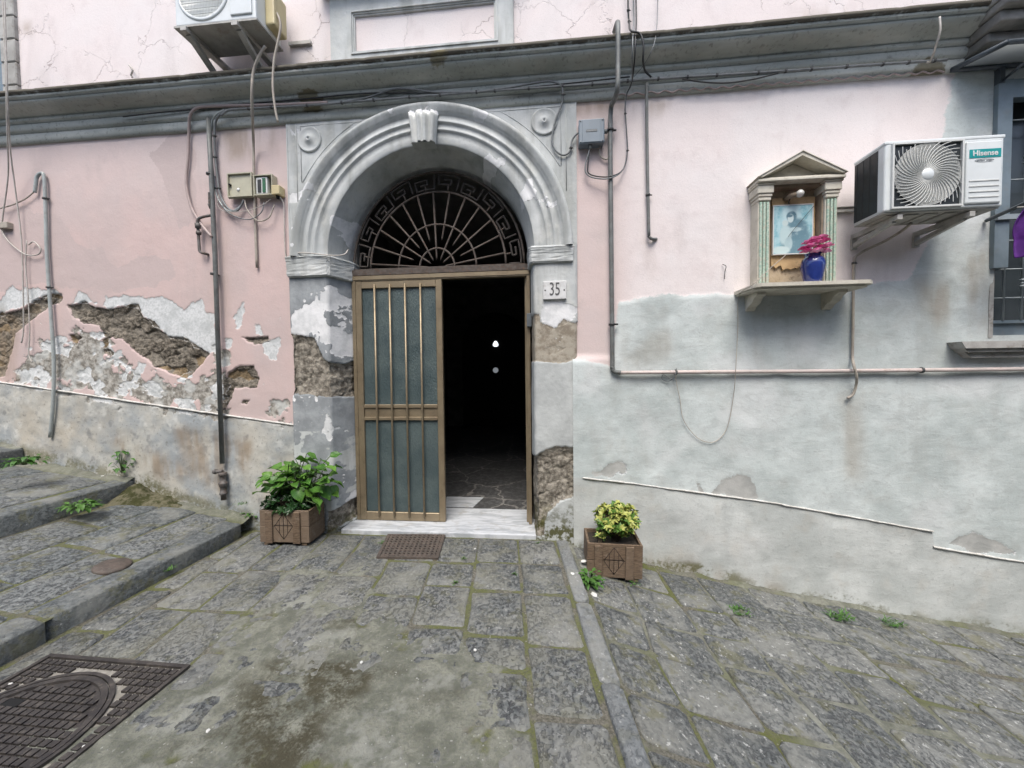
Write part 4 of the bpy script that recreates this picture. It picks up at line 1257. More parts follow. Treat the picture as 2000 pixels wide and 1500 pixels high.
for i in range(len(ks_) - 1):
    ys = run(-4.7 + random.uniform(0, .3), -0.05, 0.24, 0.46)
    columns(lane_x(ks_[i]), lane_x(ks_[i + 1]), ys, rz, lane_o, M['stone_lane'], gap=0.014, jit=0.03)
    if len(lane_o.children) > 285: break

# steps climbing to the left
steps_o = tag(thing('stone_steps', None, None), kind='structure')
def tread(i):
    x1, x0 = STEPX[i], STEPX[i + 1] - 0.05
    xs, ys = np.arange(x0, x1 + 0.02, 0.02), np.arange(-4.8, 0.03, 0.02)
    xs[-1] = x1 - 0.01
    X, Y = np.meshgrid(xs, ys)
    n = fbm(X * 6 + i, Y * 6, 4, 16)
    Z = step_z(i, X) - 0.010 + n * 0.005
    Z += sstep(Y, -0.16, 0.0) * 0.03 * (1 + n)
    grid_obj('tread_bed', np.stack([X, Y, Z], -1), M['cement'], steps_o, {'oil': np.zeros(X.shape), 'joint': 0.9 - 0.75 * sstep(Y + n * 0.1, -0.25, -0.08)})
CAP = GX([(187,1095),(218,1083),(250,1082),(240,1100),(205,1104)], 0.16)
for i in range(4):
    tread(i)
    zf = (lambda i: (lambda x, y: step_z(i, x)))(i)
    # edge stones: long blocks with a worn arris
    ys = run(-4.8, -0.16 if i == 0 else 0.0, 0.62, 1.15)
    for y0, y1 in zip(ys[:-1], ys[1:]):
        w = 0.17 + random.uniform(-.02, .02)
        j = random.uniform(-.012, .012)
        stone([np.array(q) for q in ((STEPX[i] - w, y0 + 0.006), (STEPX[i] + j, y0 + 0.006), (STEPX[i] - j, y1 - 0.006), (STEPX[i] - w + j, y1 - 0.006))],
              zf, 0.002, steps_o, M['riser'], 'step_edge', 0.20, 0.03, 0.010)
    cw = [0.185, 0.52, 0.88, 1.27]
    for a, b_ in zip(cw[:-1], cw[1:]):
        ys = run(-4.6 + random.uniform(0, .3), -0.10, 0.40, 0.75)
        columns((lambda k: (lambda y: STEPX[i] - k))(b_), (lambda k: (lambda y: STEPX[i] - k))(a), ys, zf, steps_o, M['stone_step'],
                (lambda p: hits(p, CAP, 0.0)) if i == 0 else None, gap=0.011, jit=0.025)

# unseen building added across the lane, behind the viewer, to shade the lane
def opposite():
    m = simple('opposite_plaster', (0.43, 0.39, 0.35), (0.36, 0.33, 0.30), 1.5, 0.9)
    root = tag(thing('added_opposite_building', None, None, (0, -7.3, -1)), kind='structure')
    b = MB()
    b.box((-18, -7.7, -3), (18, -7.3, 5.6)); b.build('wall', m, root)
    for fl_ in (0.2, 3.1):
        for x in range(-16, 17, 4):
            w = MB(); w.box((x - 0.5, -7.31, fl_), (x + 0.5, -7.26, fl_ + 1.7)); wo = w.build('window', M['sill_stone'], root)
            w = MB(); w.box((x - 0.4, -7.259, fl_ + 0.1), (x + 0.4, -7.25, fl_ + 1.6)); w.build('pane', M['dark_glass'], wo)
    b = MB(); b.box((-18, -7.5, 5.6), (18, -6.9, 5.8)); b.build('eaves', M['sill_stone'], root)
opposite()

# ------------------------------------------------------------------ metal covers set in the paving
M['cast_iron'] = simple('cast_iron', (0.075, 0.066, 0.06), (0.045, 0.04, 0.038), 12, 0.6, 0.35, 0.4, 90, ((0.17, 0.15, 0.125), 0.6))
M['rust_plate'] = simple('rusted_plate', (0.12, 0.095, 0.08), (0.085, 0.07, 0.06), 18, 0.7, 0.3, 0.4, 90, ((0.17, 0.16, 0.14), 0.5))
M['grit'] = simple('grit_fill', (0.30, 0.285, 0.25), (0.22, 0.205, 0.175), 30, 0.95, 0, 0.5, 120, ((0.07, 0.06, 0.05), 0.6))
M['black'] = simple('flat_black', (0.008, 0.008, 0.008), (0.005, 0.005, 0.005), 5, 0.9)

def quad_map(q):
    """bilinear map of (u, v) in 0..1 onto a ground quad"""
    q = [np.array(p) for p in q]
    return lambda u, v: (q[0] * (1 - u) + q[3] * u) * (1 - v) + (q[1] * (1 - u) + q[2] * u) * v

def manhole():
    z = ZF + 0.012
    # square frame, real corner points measured on the pavement
    c1, c2, c3 = np.array(GX([(100, 1281)])[0]), np.array(GX([(372, 1303)])[0]), np.array(GX([(150, 1500)])[0])
    e1 = c2 - c1; L = np.linalg.norm(e1); e1 = e1 / L
    e2 = np.array([e1[1], -e1[0]])
    if e2[1] > 0: e2 = -e2
    L2 = 0.92
    root = thing('manhole_cover', 'large square iron manhole cover with round lid at lower left', 'manhole cover', (c1[0], c1[1], z))
    Mx = Matrix(((e1[0], e2[0], 0, c1[0]), (e1[1], e2[1], 0, c1[1]), (0, 0, 1, z), (0, 0, 0, 1)))
    W, H = max(L, 0.80), L2
    b = MB(); b.box((0, 0, -0.03), (W, H, -0.010), Mx); b.build('bed', M['grit'], root)
    b = MB()
    for a, c in (((0, 0), (W, 0.022)), ((0, H - 0.022), (W, H)), ((0, 0.0221), (0.022, H - 0.0221)), ((W - 0.022, 0.0221), (W, H - 0.0221))):
        b.box((a[0], a[1], -0.03), (c[0], c[1], 0.003), Mx)
    b.build('frame', M['cast_iron'], root)
    cx_, cy_, R = W * 0.47, H * 0.5, min(W, H) * 0.40
    # raised studs of frame and lid
    fb, lb = MB(), MB()
    st = 0.040
    for i in range(int(W / st)):
        for j in range(int(H / st)):
            x, y = 0.034 + i * st, 0.034 + j * st
            if x + 0.032 > W - 0.026 or y + 0.032 > H - 0.026: continue
            d = math.hypot(x + 0.016 - cx_, y + 0.016 - cy_)
            t_ = lb if d < R - 0.045 else (fb if d > R + 0.045 else None)
            if t_ is not None:
                t_.box((x, y, -0.012), (x + 0.031, y + 0.031, 0.0 + random.uniform(-.001, .001)), Mx)
    tag(fb.build('frame_studs', M['cast_iron'], root), kind='stuff')
    lid = MB(); lid.lathe([(R - 0.002, -0.03), (R - 0.002, 0.003), (R - 0.028, 0.003), (R - 0.030, -0.009), (0.001, -0.009)], 56, Mx @ Matrix.Translation((cx_, cy_, 0)), False)
    lo = lid.build('lid', M['cast_iron'], root)
    tag(lb.build('lid_studs', M['cast_iron'], lo), kind='stuff')
    b = MB(); b.lathe([(R + 0.022, -0.03), (R + 0.022, 0.004), (R + 0.004, 0.004), (R + 0.004, -0.03)], 56, Mx @ Matrix.Translation((cx_, cy_, 0)), False); b.build('ring', M['cast_iron'], root)
    b = MB(); b.bbox((cx_ - R * 0.62, cy_ - R * 0.55, -0.008), (cx_ - R * 0.36, cy_ - R * 0.42, 0.002), 0.003, 1, Mx); b.build('key_slot', M['black'], lo)
manhole()

def drain_grate():
    q = [np.array(p) for p in GX([(735,1091),(757,1046),(870,1046),(856,1093)])]
    x0, x1 = min(q[0][0], q[1][0]), max(q[2][0], q[3][0])
    y0, y1 = q[0][1], q[1][1]
    f = quad_map([q[0], q[1], q[2], q[3]])
    root = thing('drain_grate', 'small rusty square drain grate in front of the threshold', 'drain grate', (x0, y0, ZF))
    z = ZF + 0.016
    def strip(u0, u1, v0, v1, za, zb, b):
        b.slab([tuple(f(u0, v0)), tuple(f(u1, v0)), tuple(f(u1, v1)), tuple(f(u0, v1))], za, zb)
    b = MB(); strip(0.03, 0.97, 0.03, 0.97, z - 0.03, z - 0.010, b); b.build('pit', M['black'], root)  # shallow black sheet stands in for the dark depth under the bars
    b = MB(); strip(0, 1, 0, 0.055, z - 0.03, z, b); strip(0, 1, 0.945, 1, z - 0.03, z, b); strip(0, 0.05, 0.0551, 0.9449, z - 0.03, z, b); strip(0.95, 1, 0.0551, 0.9449, z - 0.03, z, b)
    b.build('frame', M['rust_plate'], root)
    for i in range(12):
        u = 0.05 + 0.9 * (i + 0.5) / 12
        b = MB(); strip(u - 0.019, u + 0.019, 0.055, 0.945, z - 0.0105, z - 0.001, b); b.build('grate_bar', M['rust_plate'], root)
    for j in range(9):
        v = 0.055 + 0.89 * (j + 0.5) / 9
        b = MB(); strip(0.05, 0.95, v - 0.024, v + 0.024, z - 0.0105, z - 0.003, b); b.build('grate_crossbar', M['rust_plate'], root)
drain_grate()
c = G(219, 1091, 0.165)
zc = step_z(0, c.x) + 0.008
b = MB(); b.lathe([(0.105, -0.03), (0.105, 0.0), (0.098, 0.006), (0.030, 0.007), (0.001, 0.006)], 28, Matrix.Translation((c.x, c.y, zc)) @ Matrix.Rotation(math.radians(8), 4, 'Y'))
tag(b.build('valve_cover', M['rust_plate']), 'small round rusty valve cover on the first step', 'valve cover')

# ------------------------------------------------------------------ pipes and cables
M['pipe_grey'] = simple('grey_painted_pipe', (0.16, 0.17, 0.165), (0.12, 0.125, 0.12), 12, 0.55, 0.1, 0.15, 90, ((0.10, 0.07, 0.05), 0.4))
M['pipe_rust'] = simple('rusty_grey_pipe', (0.15, 0.145, 0.14), (0.10, 0.085, 0.075), 14, 0.65, 0.2, 0.25, 90, ((0.12, 0.06, 0.035), 0.6))
M['pipe_cream'] = simple('cream_painted_pipe', (0.56, 0.47, 0.44), (0.48, 0.42, 0.39), 8, 0.55, 0, 0.15, 90, ((0.27, 0.18, 0.12), 0.4))
M['hose_beige'] = simple('beige_hose', (0.40, 0.36, 0.30), (0.33, 0.29, 0.25), 12, 0.6, 0, 0.1, 90, ((0.2, 0.17, 0.14), 0.4))
M['hose_pink'] = simple('pink_painted_hose', (0.42, 0.33, 0.31), (0.36, 0.29, 0.27), 12, 0.6, 0, 0.1, 90)
M['cable_grey'] = simple('grey_cable', (0.19, 0.20, 0.205), (0.14, 0.15, 0.15), 16, 0.55)
M['cable_black'] = simple('black_cable', (0.02, 0.021, 0.022), (0.03, 0.03, 0.03), 16, 0.55)
M['wire_white'] = simple('white_wire', (0.50, 0.47, 0.43), (0.40, 0.37, 0.33), 16, 0.6)
M['pvc_grey'] = simple('pale_grey_pvc', (0.40, 0.43, 0.42), (0.33, 0.36, 0.35), 8, 0.45, 0, 0.1, 80, ((0.22, 0.21, 0.18), 0.4))
M['clip'] = simple('dark_clip', (0.07, 0.07, 0.07), (0.05, 0.05, 0.05), 10, 0.6)

def wpath(pts, n=6):
    out = [P(p[0], p[1], p[2] if len(p) > 2 else 0.02) for p in pts]
    return catmull(out, n)

def cable(name, pts, r, mat, label, cat='cable', group=None, clips=(), n=6, sides=8, smooth=True):
    w = wpath(pts, n) if smooth else [P(p[0], p[1], p[2] if len(p) > 2 else 0.02) for p in pts]
    base = w[-1]
    root = thing(name, label, cat, base, group)
    b = MB(); b.tube(w, r, sides); b.build('run', M[mat], root)
    for (x, y, o) in clips:
        q = P(x, y, o)
        k = min(range(1, len(w) - 1), key=lambda i: (w[i] - q).length) if len(w) > 2 else 0
        t = (w[k + 1] - w[k - 1]).normalized() if len(w) > 2 else (w[1] - w[0]).normalized()
        c_ = w[k]
        if len(w) == 2:
            d = w[1] - w[0]; f = max(0, min(1, (q - w[0]).dot(d) / d.length_squared)); c_ = w[0] + d * f
        b = MB(); b.tube([c_ - t * 0.008, c_ + t * 0.008], r * 1.55, 8)
        b.tube([c_ + Vector((r * 1.3, 0, 0)), c_ + Vector((r * 2.6, 0.004, 0.0))], r * 0.45, 5)
        b.build('clip', M['clip'], root)
    return root

# cast downpipe left of the door
dp = thing('downpipe', 'grey downpipe with iron cleanout running down left of the doorway', 'pipe', P(437, 978, 0.06))
b = MB(); b.tube([P(407, 232, 0.06), P(412, 330, 0.06), P(420, 500, 0.06), P(434, 905, 0.06)], 0.021, 12); b.build('pipe', M['pipe_grey'], dp)
for yy, r in ((535, 0.03), (340, 0.03), (800, 0.024)):
    x = 405 + (yy - 230) * 0.0412
    b = MB(); b.tube([P(x, yy - 2, 0.06), P(x, yy + 2, 0.06)], r, 10); b.box(tuple(P(x, yy, 0.06) + Vector((-0.008, 0, -0.006))), tuple(P(x, yy, 0.06) + Vector((0.008, 0.07, 0.006)))); b.build('bracket', M['clip'], dp)
b = MB(); b.lathe([(0.024, 0), (0.024, 0.05), (0.034, 0.055), (0.034, 0.075), (0.028, 0.08), (0.028, 0.13), (0.036, 0.135), (0.036, 0.15), (0.040, 0.16), (0.040, 0.175), (0.028, 0.18), (0.028, 0.24), (0.036, 0.245), (0.036, 0.27), (0.024, 0.275)], 14, Matrix.Translation(P(437, 976, 0.06)))
b.build('cleanout', M['pipe_rust'], dp)
b = MB(); q = P(422, 921, 0.06); b.tube([P(434, 921, 0.06), q], 0.018, 10); b.tube([q, q + Vector((-0.02, 0, 0))], 0.026, 8); b.build('cleanout_plug', M['pipe_rust'], dp)

gas = thing('gas_pipe', 'short rusty valve pipe branching off left of the downpipe', 'pipe', P(405, 498, 0.03))
b = MB(); b.tube(wpath([(414, 420, 0.06), (392, 425, 0.06), (386, 432, 0.06), (387, 450, 0.05), (389, 480, 0.05), (391, 492, 0.05), (400, 495, 0.04), (407, 497, 0.0)], 3), 0.013, 8); b.build('pipe', M['pipe_rust'], gas)
b = MB(); b.tube([P(386, 436, 0.058), P(387, 446, 0.053)], 0.024, 8); b.tube([P(388, 452, 0.05), P(388, 458, 0.05)], 0.022, 8); b.build('valve', M['pipe_rust'], gas)
b = MB(); b.bbox(tuple(P(406, 400, 0.09)), tuple(P(411, 376, 0.075)), 0.004, 1); b.tube([P(408, 398, 0.082), P(412, 408, 0.065)], 0.012, 8); b.build('valve_handle', M['pipe_rust'], gas)

# beige hoses
cable('hose', [(640, 200, 0.085), (560, 204, 0.085), (480, 206, 0.085), (410, 208, 0.085), (383, 212, 0.085), (371, 228, 0.07), (369, 260, 0.03), (367, 310, 0.025), (364, 360, 0.025), (374, 405, 0.03), (395, 440, 0.05), (413, 462, 0.09)], 0.0125, 'hose_pink', 'thick beige hose that bends down from the cornice left of the downpipe', 'hose', 'hoses on the wall')
cable('hose', [(518, 90, 0.30), (505, 112, 0.295), (495, 140, 0.29), (492, 180, 0.285), (493, 230, 0.20), (495, 280, 0.06), (496, 340, 0.03), (498, 420, 0.02), (502, 523, 0.02)], 0.012, 'hose_beige', 'long beige drain hose hanging straight down behind the open meter box', 'hose', 'hoses on the wall')
cable('hose', [(522, 5, 0.28), (540, 25, 0.29), (548, 50, 0.29), (542, 85, 0.29), (535, 120, 0.29), (533, 170, 0.29), (538, 215, 0.28), (543, 238, 0.27)], 0.010, 'hose_beige', 'short beige hose with a free end hanging over the cornice', 'hose', 'hoses on the wall')

# cable bundle on the frieze
cable('conduit', [(432, 226, 0.10), (445, 216, 0.10), (470, 213, 0.095), (600, 206, 0.085), (700, 198, 0.085), (800, 190, 0.085), (1000, 175, 0.085), (1180, 163, 0.085), (1240, 157, 0.085), (1400, 147, 0.085), (1560, 137, 0.085), (1700, 127, 0.085), (1850, 117, 0.085)], 0.010, 'cable_grey',
      'long grey conduit clipped along the foot of the cornice', 'conduit', None, [(x, 213 - (x - 470) * 0.0695, 0.085) for x in range(480, 1850, 62)], sides=7)
cable('cable', [(240, 228, 0.085), (300, 221, 0.085), (380, 213, 0.08), (480, 203, 0.085), (600, 193, 0.085), (720, 182, 0.085), (900, 181, 0.085), (1060, 168, 0.085), (1230, 150, 0.085)], 0.0055, 'cable_black', 'thin black cable running above the conduit on the cornice', 'cable', 'cables on the cornice')
cable('cable', [(660, 202, 0.09), (720, 190, 0.09), (765, 175, 0.095), (800, 174, 0.095), (850, 180, 0.09), (930, 180, 0.09), (1000, 170, 0.09), (1060, 160, 0.09), (1085, 161, 0.09), (1098, 172, 0.085), (1098, 200, 0.05), (1085, 235, 0.035), (1078, 270, 0.035), (1085, 293, 0.035), (1100, 303, 0.035), (1113, 295, 0.035), (1117, 275, 0.04), (1125, 263, 0.05), (1133, 258, 0.05)], 0.0085, 'cable_grey', 'grey cable looping from the cornice past the right rosette into the junction box', 'cable', 'cables on the cornice', [(1098, 185, 0.06), (1113, 290, 0.035)])
cable('cable', [(1333, 154, 0.09), (1370, 160, 0.08), (1420, 162, 0.07), (1470, 155, 0.08), (1520, 143, 0.09)], 0.006, 'cable_black', 'black cable sagging below the conduit above the shrine', 'cable', 'cables on the cornice')
tw = [(1205, 187, 0.03)]
for k in range(46):
    x = 1215 + k * 14
    tw.append((x, 186 - (x - 1205) * 0.0735 + (2.6 if k % 2 else -2.6), 0.035))
cable('steel_cable', tw, 0.006, 'hose_pink', 'rusty twisted cable along the lower edge of the right cornice', 'cable', 'cables on the cornice', n=3, sides=5)
cable('cord', [(1835, 33, 0.27), (1836, 60, 0.27), (1828, 90, 0.22), (1818, 118, 0.10), (1810, 122, 0.09)], 0.007, 'wire_white', 'short pale cord draped over the right end of the cornice', 'cord')

# cables beside the downpipe, down to the meter box
for k, (dx, rr, mt, lb) in enumerate(((0, 0.010, 'cable_grey', 'thick grey cable nearest the meter box beside the downpipe'), (-7, 0.007, 'pvc_grey', 'thin pale cable squeezed between the downpipe and the thick grey cable'))):
    cable('cable', [(445 + dx, 214, 0.095), (428 + dx, 225, 0.09), (420 + dx, 245, 0.05), (419 + dx, 290, 0.035), (424 + dx, 340, 0.03), (428 + dx, 372, 0.03), (434 + dx, 390, 0.03), (447 + dx, 408, 0.035), (462 + dx, 412, 0.04), (472, 400, 0.04), (476, 390, 0.04)], rr, mt, lb, 'cable', 'cables beside the downpipe', [(419 + dx, 268, 0.04), (421 + dx, 310, 0.03), (427 + dx, 368, 0.03)])
cable('wire', [(430, 385, 0.03), (440, 410, 0.04), (465, 425, 0.05), (490, 428, 0.05), (510, 415, 0.05), (516, 395, 0.04)], 0.005, 'cable_grey', 'grey wire hanging in a shallow loop below the meter box', 'wire', 'wires under the meter box')
cable('wire', [(478, 390, 0.04), (482, 408, 0.05), (495, 425, 0.05), (508, 432, 0.05), (525, 425, 0.05), (533, 408, 0.045), (536, 400, 0.04)], 0.006, 'hose_beige', 'beige wire hanging in a deep loop below the meter box', 'wire', 'wires under the meter box')
cable('wire', [(428, 380, 0.03), (425, 400, 0.04), (440, 413, 0.04), (480, 412, 0.05), (510, 402, 0.05), (530, 388, 0.04)], 0.003, 'wire_white', 'thin white wire strung across below the meter box', 'wire', 'wires under the meter box')
cable('wire', [(547, 385, 0.05), (554, 398, 0.03), (555, 420, 0.02), (556, 470, 0.02), (559, 505, 0.02), (566, 500, 0.03), (580, 494, 0.065), (610, 495, 0.09), (650, 499, 0.09), (672, 497, 0.05), (680, 488, 0.0)], 0.0055, 'wire_white', 'pale wire strung from the meter box across the left capital', 'wire')

# vertical pipes right of the door
cable('drain_pipe', [(1200, 62, 0.10), (1206, 44, 0.22), (1207, 60, 0.295), (1207, 120, 0.295), (1206, 172, 0.295), (1200, 195, 0.18), (1193, 215, 0.05), (1192, 300, 0.045), (1194, 500, 0.045), (1196, 700, 0.045), (1196, 716, 0.045), (1199, 725, 0.045), (1212, 728, 0.045)], 0.020, 'pipe_grey', 'tall grey drain pipe right of the doorway bending round the cornice', 'pipe', None, [(1193, 248, 0.045), (1195, 640, 0.045)], n=5, sides=12)
cable('water_pipe', [(1210, 728, 0.045), (1320, 727, 0.045), (1600, 725, 0.045), (1800, 723, 0.045), (2060, 720, 0.045), (2440, 716, 0.045)], 0.0165, 'pipe_cream', 'cream horizontal pipe across the grey wall', 'pipe', None, [(1320, 727, 0.045), (1757, 723, 0.045)], n=2, sides=12)
cable('water_pipe', [(1263, 163, 0.075), (1263, 195, 0.06), (1264, 300, 0.035), (1267, 450, 0.035), (1268, 462, 0.035), (1274, 467, 0.03), (1282, 467, 0.0)], 0.0135, 'pipe_grey', 'slim grey pipe ending in an elbow beside the tall drain pipe', 'pipe', None, [(1265, 383, 0.035)], n=4, sides=10)
for k, (dx, mt, lb) in enumerate(((0, 'cable_grey', 'outer grey cable looping into the bottom of the grey junction box'), (5, 'cable_black', 'inner dark cable looping into the bottom of the grey junction box'))):
    cable('cable', [(1236 + dx, -40, 0.05), (1238 + dx, 40, 0.05), (1236 + dx, 70, 0.28), (1235 + dx, 110, 0.285), (1234, 160, 0.12), (1224, 185, 0.05), (1221, 215, 0.03), (1224, 260, 0.03), (1225, 300, 0.03), (1216, 332, 0.035), (1195, 347 - k * 3, 0.075), (1170, 349 - k * 4, 0.06), (1148 + dx * 0.5, 342 - k * 3, 0.05), (1143 + dx, 325, 0.05), (1152, 290, 0.06)], 0.006, mt, lb, 'cable', 'cables into the junction box', [(1222, 225, 0.03), (1225, 292, 0.03)] if k == 0 else [])
cable('cable', [(1226, -40, 0.06), (1227, 20, 0.06), (1229, 45, 0.07), (1232, 60, 0.28), (1250, 66, 0.29), (1257, 90, 0.29), (1256, 118, 0.25), (1260, 138, 0.12), (1272, 151, 0.09)], 0.008, 'cable_black', 'knotted black cable bundle coming over the cornice beside the tall drain pipe', 'cable', None, [(1227, 20, 0.06), (1229, 40, 0.06)])
cable('wire', [(1285, -40, 0.05), (1284, 30, 0.05), (1280, 75, 0.27), (1270, 105, 0.28), (1255, 130, 0.14), (1238, 150, 0.09)], 0.0035, 'cable_grey', 'thin grey wire slanting over the cornice right of the cable bundle', 'wire')
cable('cable', [(1180, 268, 0.07), (1172, 285, 0.03), (1172, 303, 0.025), (1183, 311, 0.025), (1192, 306, 0.03)], 0.007, 'hose_beige', 'short beige cable curling between the junction box and the drain pipe', 'cable')

# far left: bent pvc tube and hanging wires
cable('conduit', [(0, 407, 0.03), (25, 400, 0.03), (50, 388, 0.03), (66, 375, 0.03)], 0.006, 'hose_beige', 'thin cable running from the left picture edge into the bent tube', 'cable')
cable('plastic_tube', [(68, 376, 0.03), (70, 360, 0.03), (72, 346, 0.03), (79, 339, 0.03), (86, 345, 0.03), (89, 400, 0.03), (92, 500, 0.03), (100, 620, 0.035), (105, 700, 0.04), (104, 780, 0.04), (98, 854, 0.03)], 0.0155, 'pvc_grey', 'pale bent plastic tube standing against the peeling left wall', 'tube', None, [(92, 385, 0.03), (102, 566, 0.035)], sides=10)
cable('wire', [(4, -30, 0.30), (9, 90, 0.30), (12, 170, 0.29), (14, 260, 0.22), (16, 340, 0.10), (6, 420, 0.04), (4, 450, 0.03), (20, 475, 0.03), (50, 497, 0.03), (74, 497, 0.03), (79, 486, 0.03), (66, 472, 0.03), (56, 478, 0.03)], 0.006, 'wire_white', 'white wire hanging at the left edge and curling into a loop', 'wire', 'wires at the left edge')
cable('wire', [(8, -30, 0.31), (12, 100, 0.31), (15, 190, 0.29), (20, 290, 0.15), (30, 370, 0.06), (42, 470, 0.03), (45, 560, 0.03), (46, 640, 0.03), (42, 670, 0.03)], 0.006, 'wire_white', 'white wire hanging straight at the left edge down to the damaged plaster', 'wire', 'wires at the left edge')
cable('wire', [(52, 470, 0.03), (50, 520, 0.03), (55, 580, 0.03), (58, 650, 0.03), (56, 690, 0.03), (63, 708, 0.03)], 0.005, 'wire_white', 'second white wire end dangling over the damaged plaster', 'wire', 'wires at the left edge')
b = MB(); b.bbox(tuple(P(-8, 446, 0.05)), tuple(P(26, 436, 0.0) + Vector((0, 0.01, 0.0))), 0.005, 1)
tag(b.build('cable_clamp', M['hose_beige']), 'small beige cable clamp at the left picture edge', 'clamp')

# thin wire from the shrine, looping down the wall
cable('wire', [(1535, 498, 0.12), (1515, 515, 0.16), (1500, 528, 0.20), (1470, 556, 0.34), (1443, 578, 0.05), (1441, 640, 0.03), (1437, 720, 0.065), (1433, 770, 0.03), (1422, 830, 0.025), (1405, 857, 0.025), (1385, 864, 0.025), (1360, 853, 0.025), (1335, 820, 0.025), (1328, 780, 0.025), (1320, 740, 0.05), (1322, 722, 0.07)], 0.0030, 'hose_beige', 'thin wire strung from the shrine and looping below the cream pipe', 'wire')
cable('wire', [(1322, 718, 0.07), (1318, 735, 0.06), (1305, 745, 0.03), (1293, 740, 0.03), (1296, 732, 0.04), (1312, 740, 0.05), (1321, 728, 0.07)], 0.003, 'cable_grey', 'small coil of wire tied to the cream pipe', 'wire')

cable('rope_stub', [(252, 127, 0.02), (255, 131, 0.05), (259, 138, 0.05), (256, 146, 0.04), (259, 152, 0.03)], 0.008, 'wire_white', 'knotted rope stub on the pink wall left of the upper air conditioner', 'rope')
cable('wire', [(1411, 516, 0.01), (1418, 520, 0.03), (1416, 530, 0.02), (1415, 545, 0.015)], 0.003, 'cable_black', 'bent nail wire in the pink wall left of the shrine shelf', 'wire')

# ------------------------------------------------------------------ boxes on the wall
M['box_grey'] = simple('grey_plastic', (0.175, 0.215, 0.25), (0.16, 0.195, 0.225), 6, 0.4, 0, 0.04, 60, vec='pos')
M['box_beige'] = simple('yellowed_plastic', (0.47, 0.45, 0.34), (0.40, 0.38, 0.29), 8, 0.5, 0, 0.06, 60, ((0.28, 0.25, 0.18), 0.35))
M['box_yellow'] = simple('old_yellow_plastic', (0.56, 0.48, 0.27), (0.50, 0.42, 0.24), 8, 0.5, 0, 0.06, 60)
M['pcb_green'] = simple('green_board', (0.03, 0.13, 0.06), (0.02, 0.09, 0.045), 40, 0.5)
M['white_plastic'] = simple('white_plastic', (0.66, 0.67, 0.66), (0.58, 0.59, 0.58), 6, 0.45, 0, 0.05, 60, ((0.38, 0.36, 0.32), 0.3))
jb = thing('junction_box', 'square grey plastic junction box right of the arch', 'junction box', P(1154, 256, 0.02))
a, c = P(1131, 281, 0.09), P(1180, 231, 0.09)
b = MB(); b.bbox((a.x, -0.07, a.z), (c.x, 0.0, c.z), 0.008, 2); b.build('base', M['box_grey'], jb)
b = MB(); b.bbox((a.x - 0.003, -0.095, a.z - 0.003), (c.x + 0.003, -0.071, c.z + 0.003), 0.010, 2); lid_o = b.build('lid', M['box_grey'], jb)
b = MB(); b.bbox((a.x + 0.028, -0.099, a.z + 0.006), (c.x - 0.028, -0.0951, c.z - 0.006), 0.002, 1); b.build('panel', M['box_grey'], lid_o)
b = MB(); b.bbox((a.x + 0.06, -0.1015, (a.z + c.z) / 2 - 0.010), (c.x - 0.06, -0.0991, (a.z + c.z) / 2 + 0.010), 0.002, 1); b.build('nameplate', M['cable_grey'], lid_o)
for sx in (a.x + 0.013, c.x - 0.013):
    for sz in (a.z + 0.013, c.z - 0.013):
        b = MB(); b.lathe([(0.007, 0), (0.007, 0.003), (0.001, 0.003)], 10, Matrix.Translation((sx, -0.095, sz)) @ Matrix.Rotation(math.pi / 2, 4, 'X')); b.build('screw', M['lock_grey'], lid_o)
b = MB(); q = P(1153, 288, 0.06); b.tube([q + Vector((0, 0, 0.04)), q + Vector((0, 0, 0.0)), q - Vector((0, 0, 0.02))], [0.014, 0.016, 0.011], 10); b.build('cable_gland', M['pipe_grey'], jb)
b = MB(); q = P(1183, 257, 0.05); b.tube([q - Vector((0.02, 0, 0)), q + Vector((0.012, 0, 0))], 0.018, 10); b.build('cable_gland', M['pipe_grey'], jb)

mb = thing('meter_box', 'open beige electrical box with its lid swung out left of the arch', 'electrical box', P(515, 390, 0.02))
a, c = P(498, 383, 0.06), P(533, 341, 0.06)
b = MB(); b.box((a.x, -0.012, a.z), (c.x, -0.001, c.z)); b.box((a.x, -0.075, a.z), (a.x + 0.008, -0.012, c.z)); b.box((c.x - 0.008, -0.075, a.z), (c.x, -0.012, c.z)); b.box((a.x + 0.008, -0.075, a.z), (c.x - 0.008, -0.012, a.z + 0.008)); b.box((a.x + 0.008, -0.075, c.z - 0.008), (c.x - 0.008, -0.012, c.z))
b.build('case', M['box_beige'], mb)
b = MB(); b.bbox((a.x + 0.014, -0.062, a.z + 0.015), (c.x - 0.06, -0.018, c.z - 0.015), 0.008, 2); b.build('terminal_block', M['white_plastic'], mb)
b = MB(); b.box((a.x + 0.085, -0.068, a.z + 0.03), (a.x + 0.115, -0.0625, c.z - 0.03)); b.build('circuit_board', M['pcb_green'], mb)
b = MB(); b.box((a.x + 0.035, -0.067, a.z + 0.03), (a.x + 0.07, -0.0625, c.z - 0.04)); b.build('connector', M['cable_black'], mb)
a2, c2 = P(445, 388, 0.05), P(494, 336, 0.05)
b = MB(); b.bbox((a2.x, -0.05, a2.z), (c2.x, -0.032, c2.z), 0.008, 2); lo = b.build('lid', M['box_beige'], mb)
b = MB(); frame_rect(b, a2.x + 0.012, c2.x - 0.004, a2.z + 0.006, c2.z - 0.006, 0.010, 0.068, -0.0501); b.build('lid_rim', M['box_beige'], lo)
b = MB(); q = P(465, 370, 0.055); b.lathe([(0.016, 0), (0.016, 0.004), (0.001, 0.005)], 12, Matrix.Translation((q.x, -0.05, q.z)) @ Matrix.Rotation(math.pi / 2, 4, 'X')); b.build('sticker', M['white_plastic'], lo)
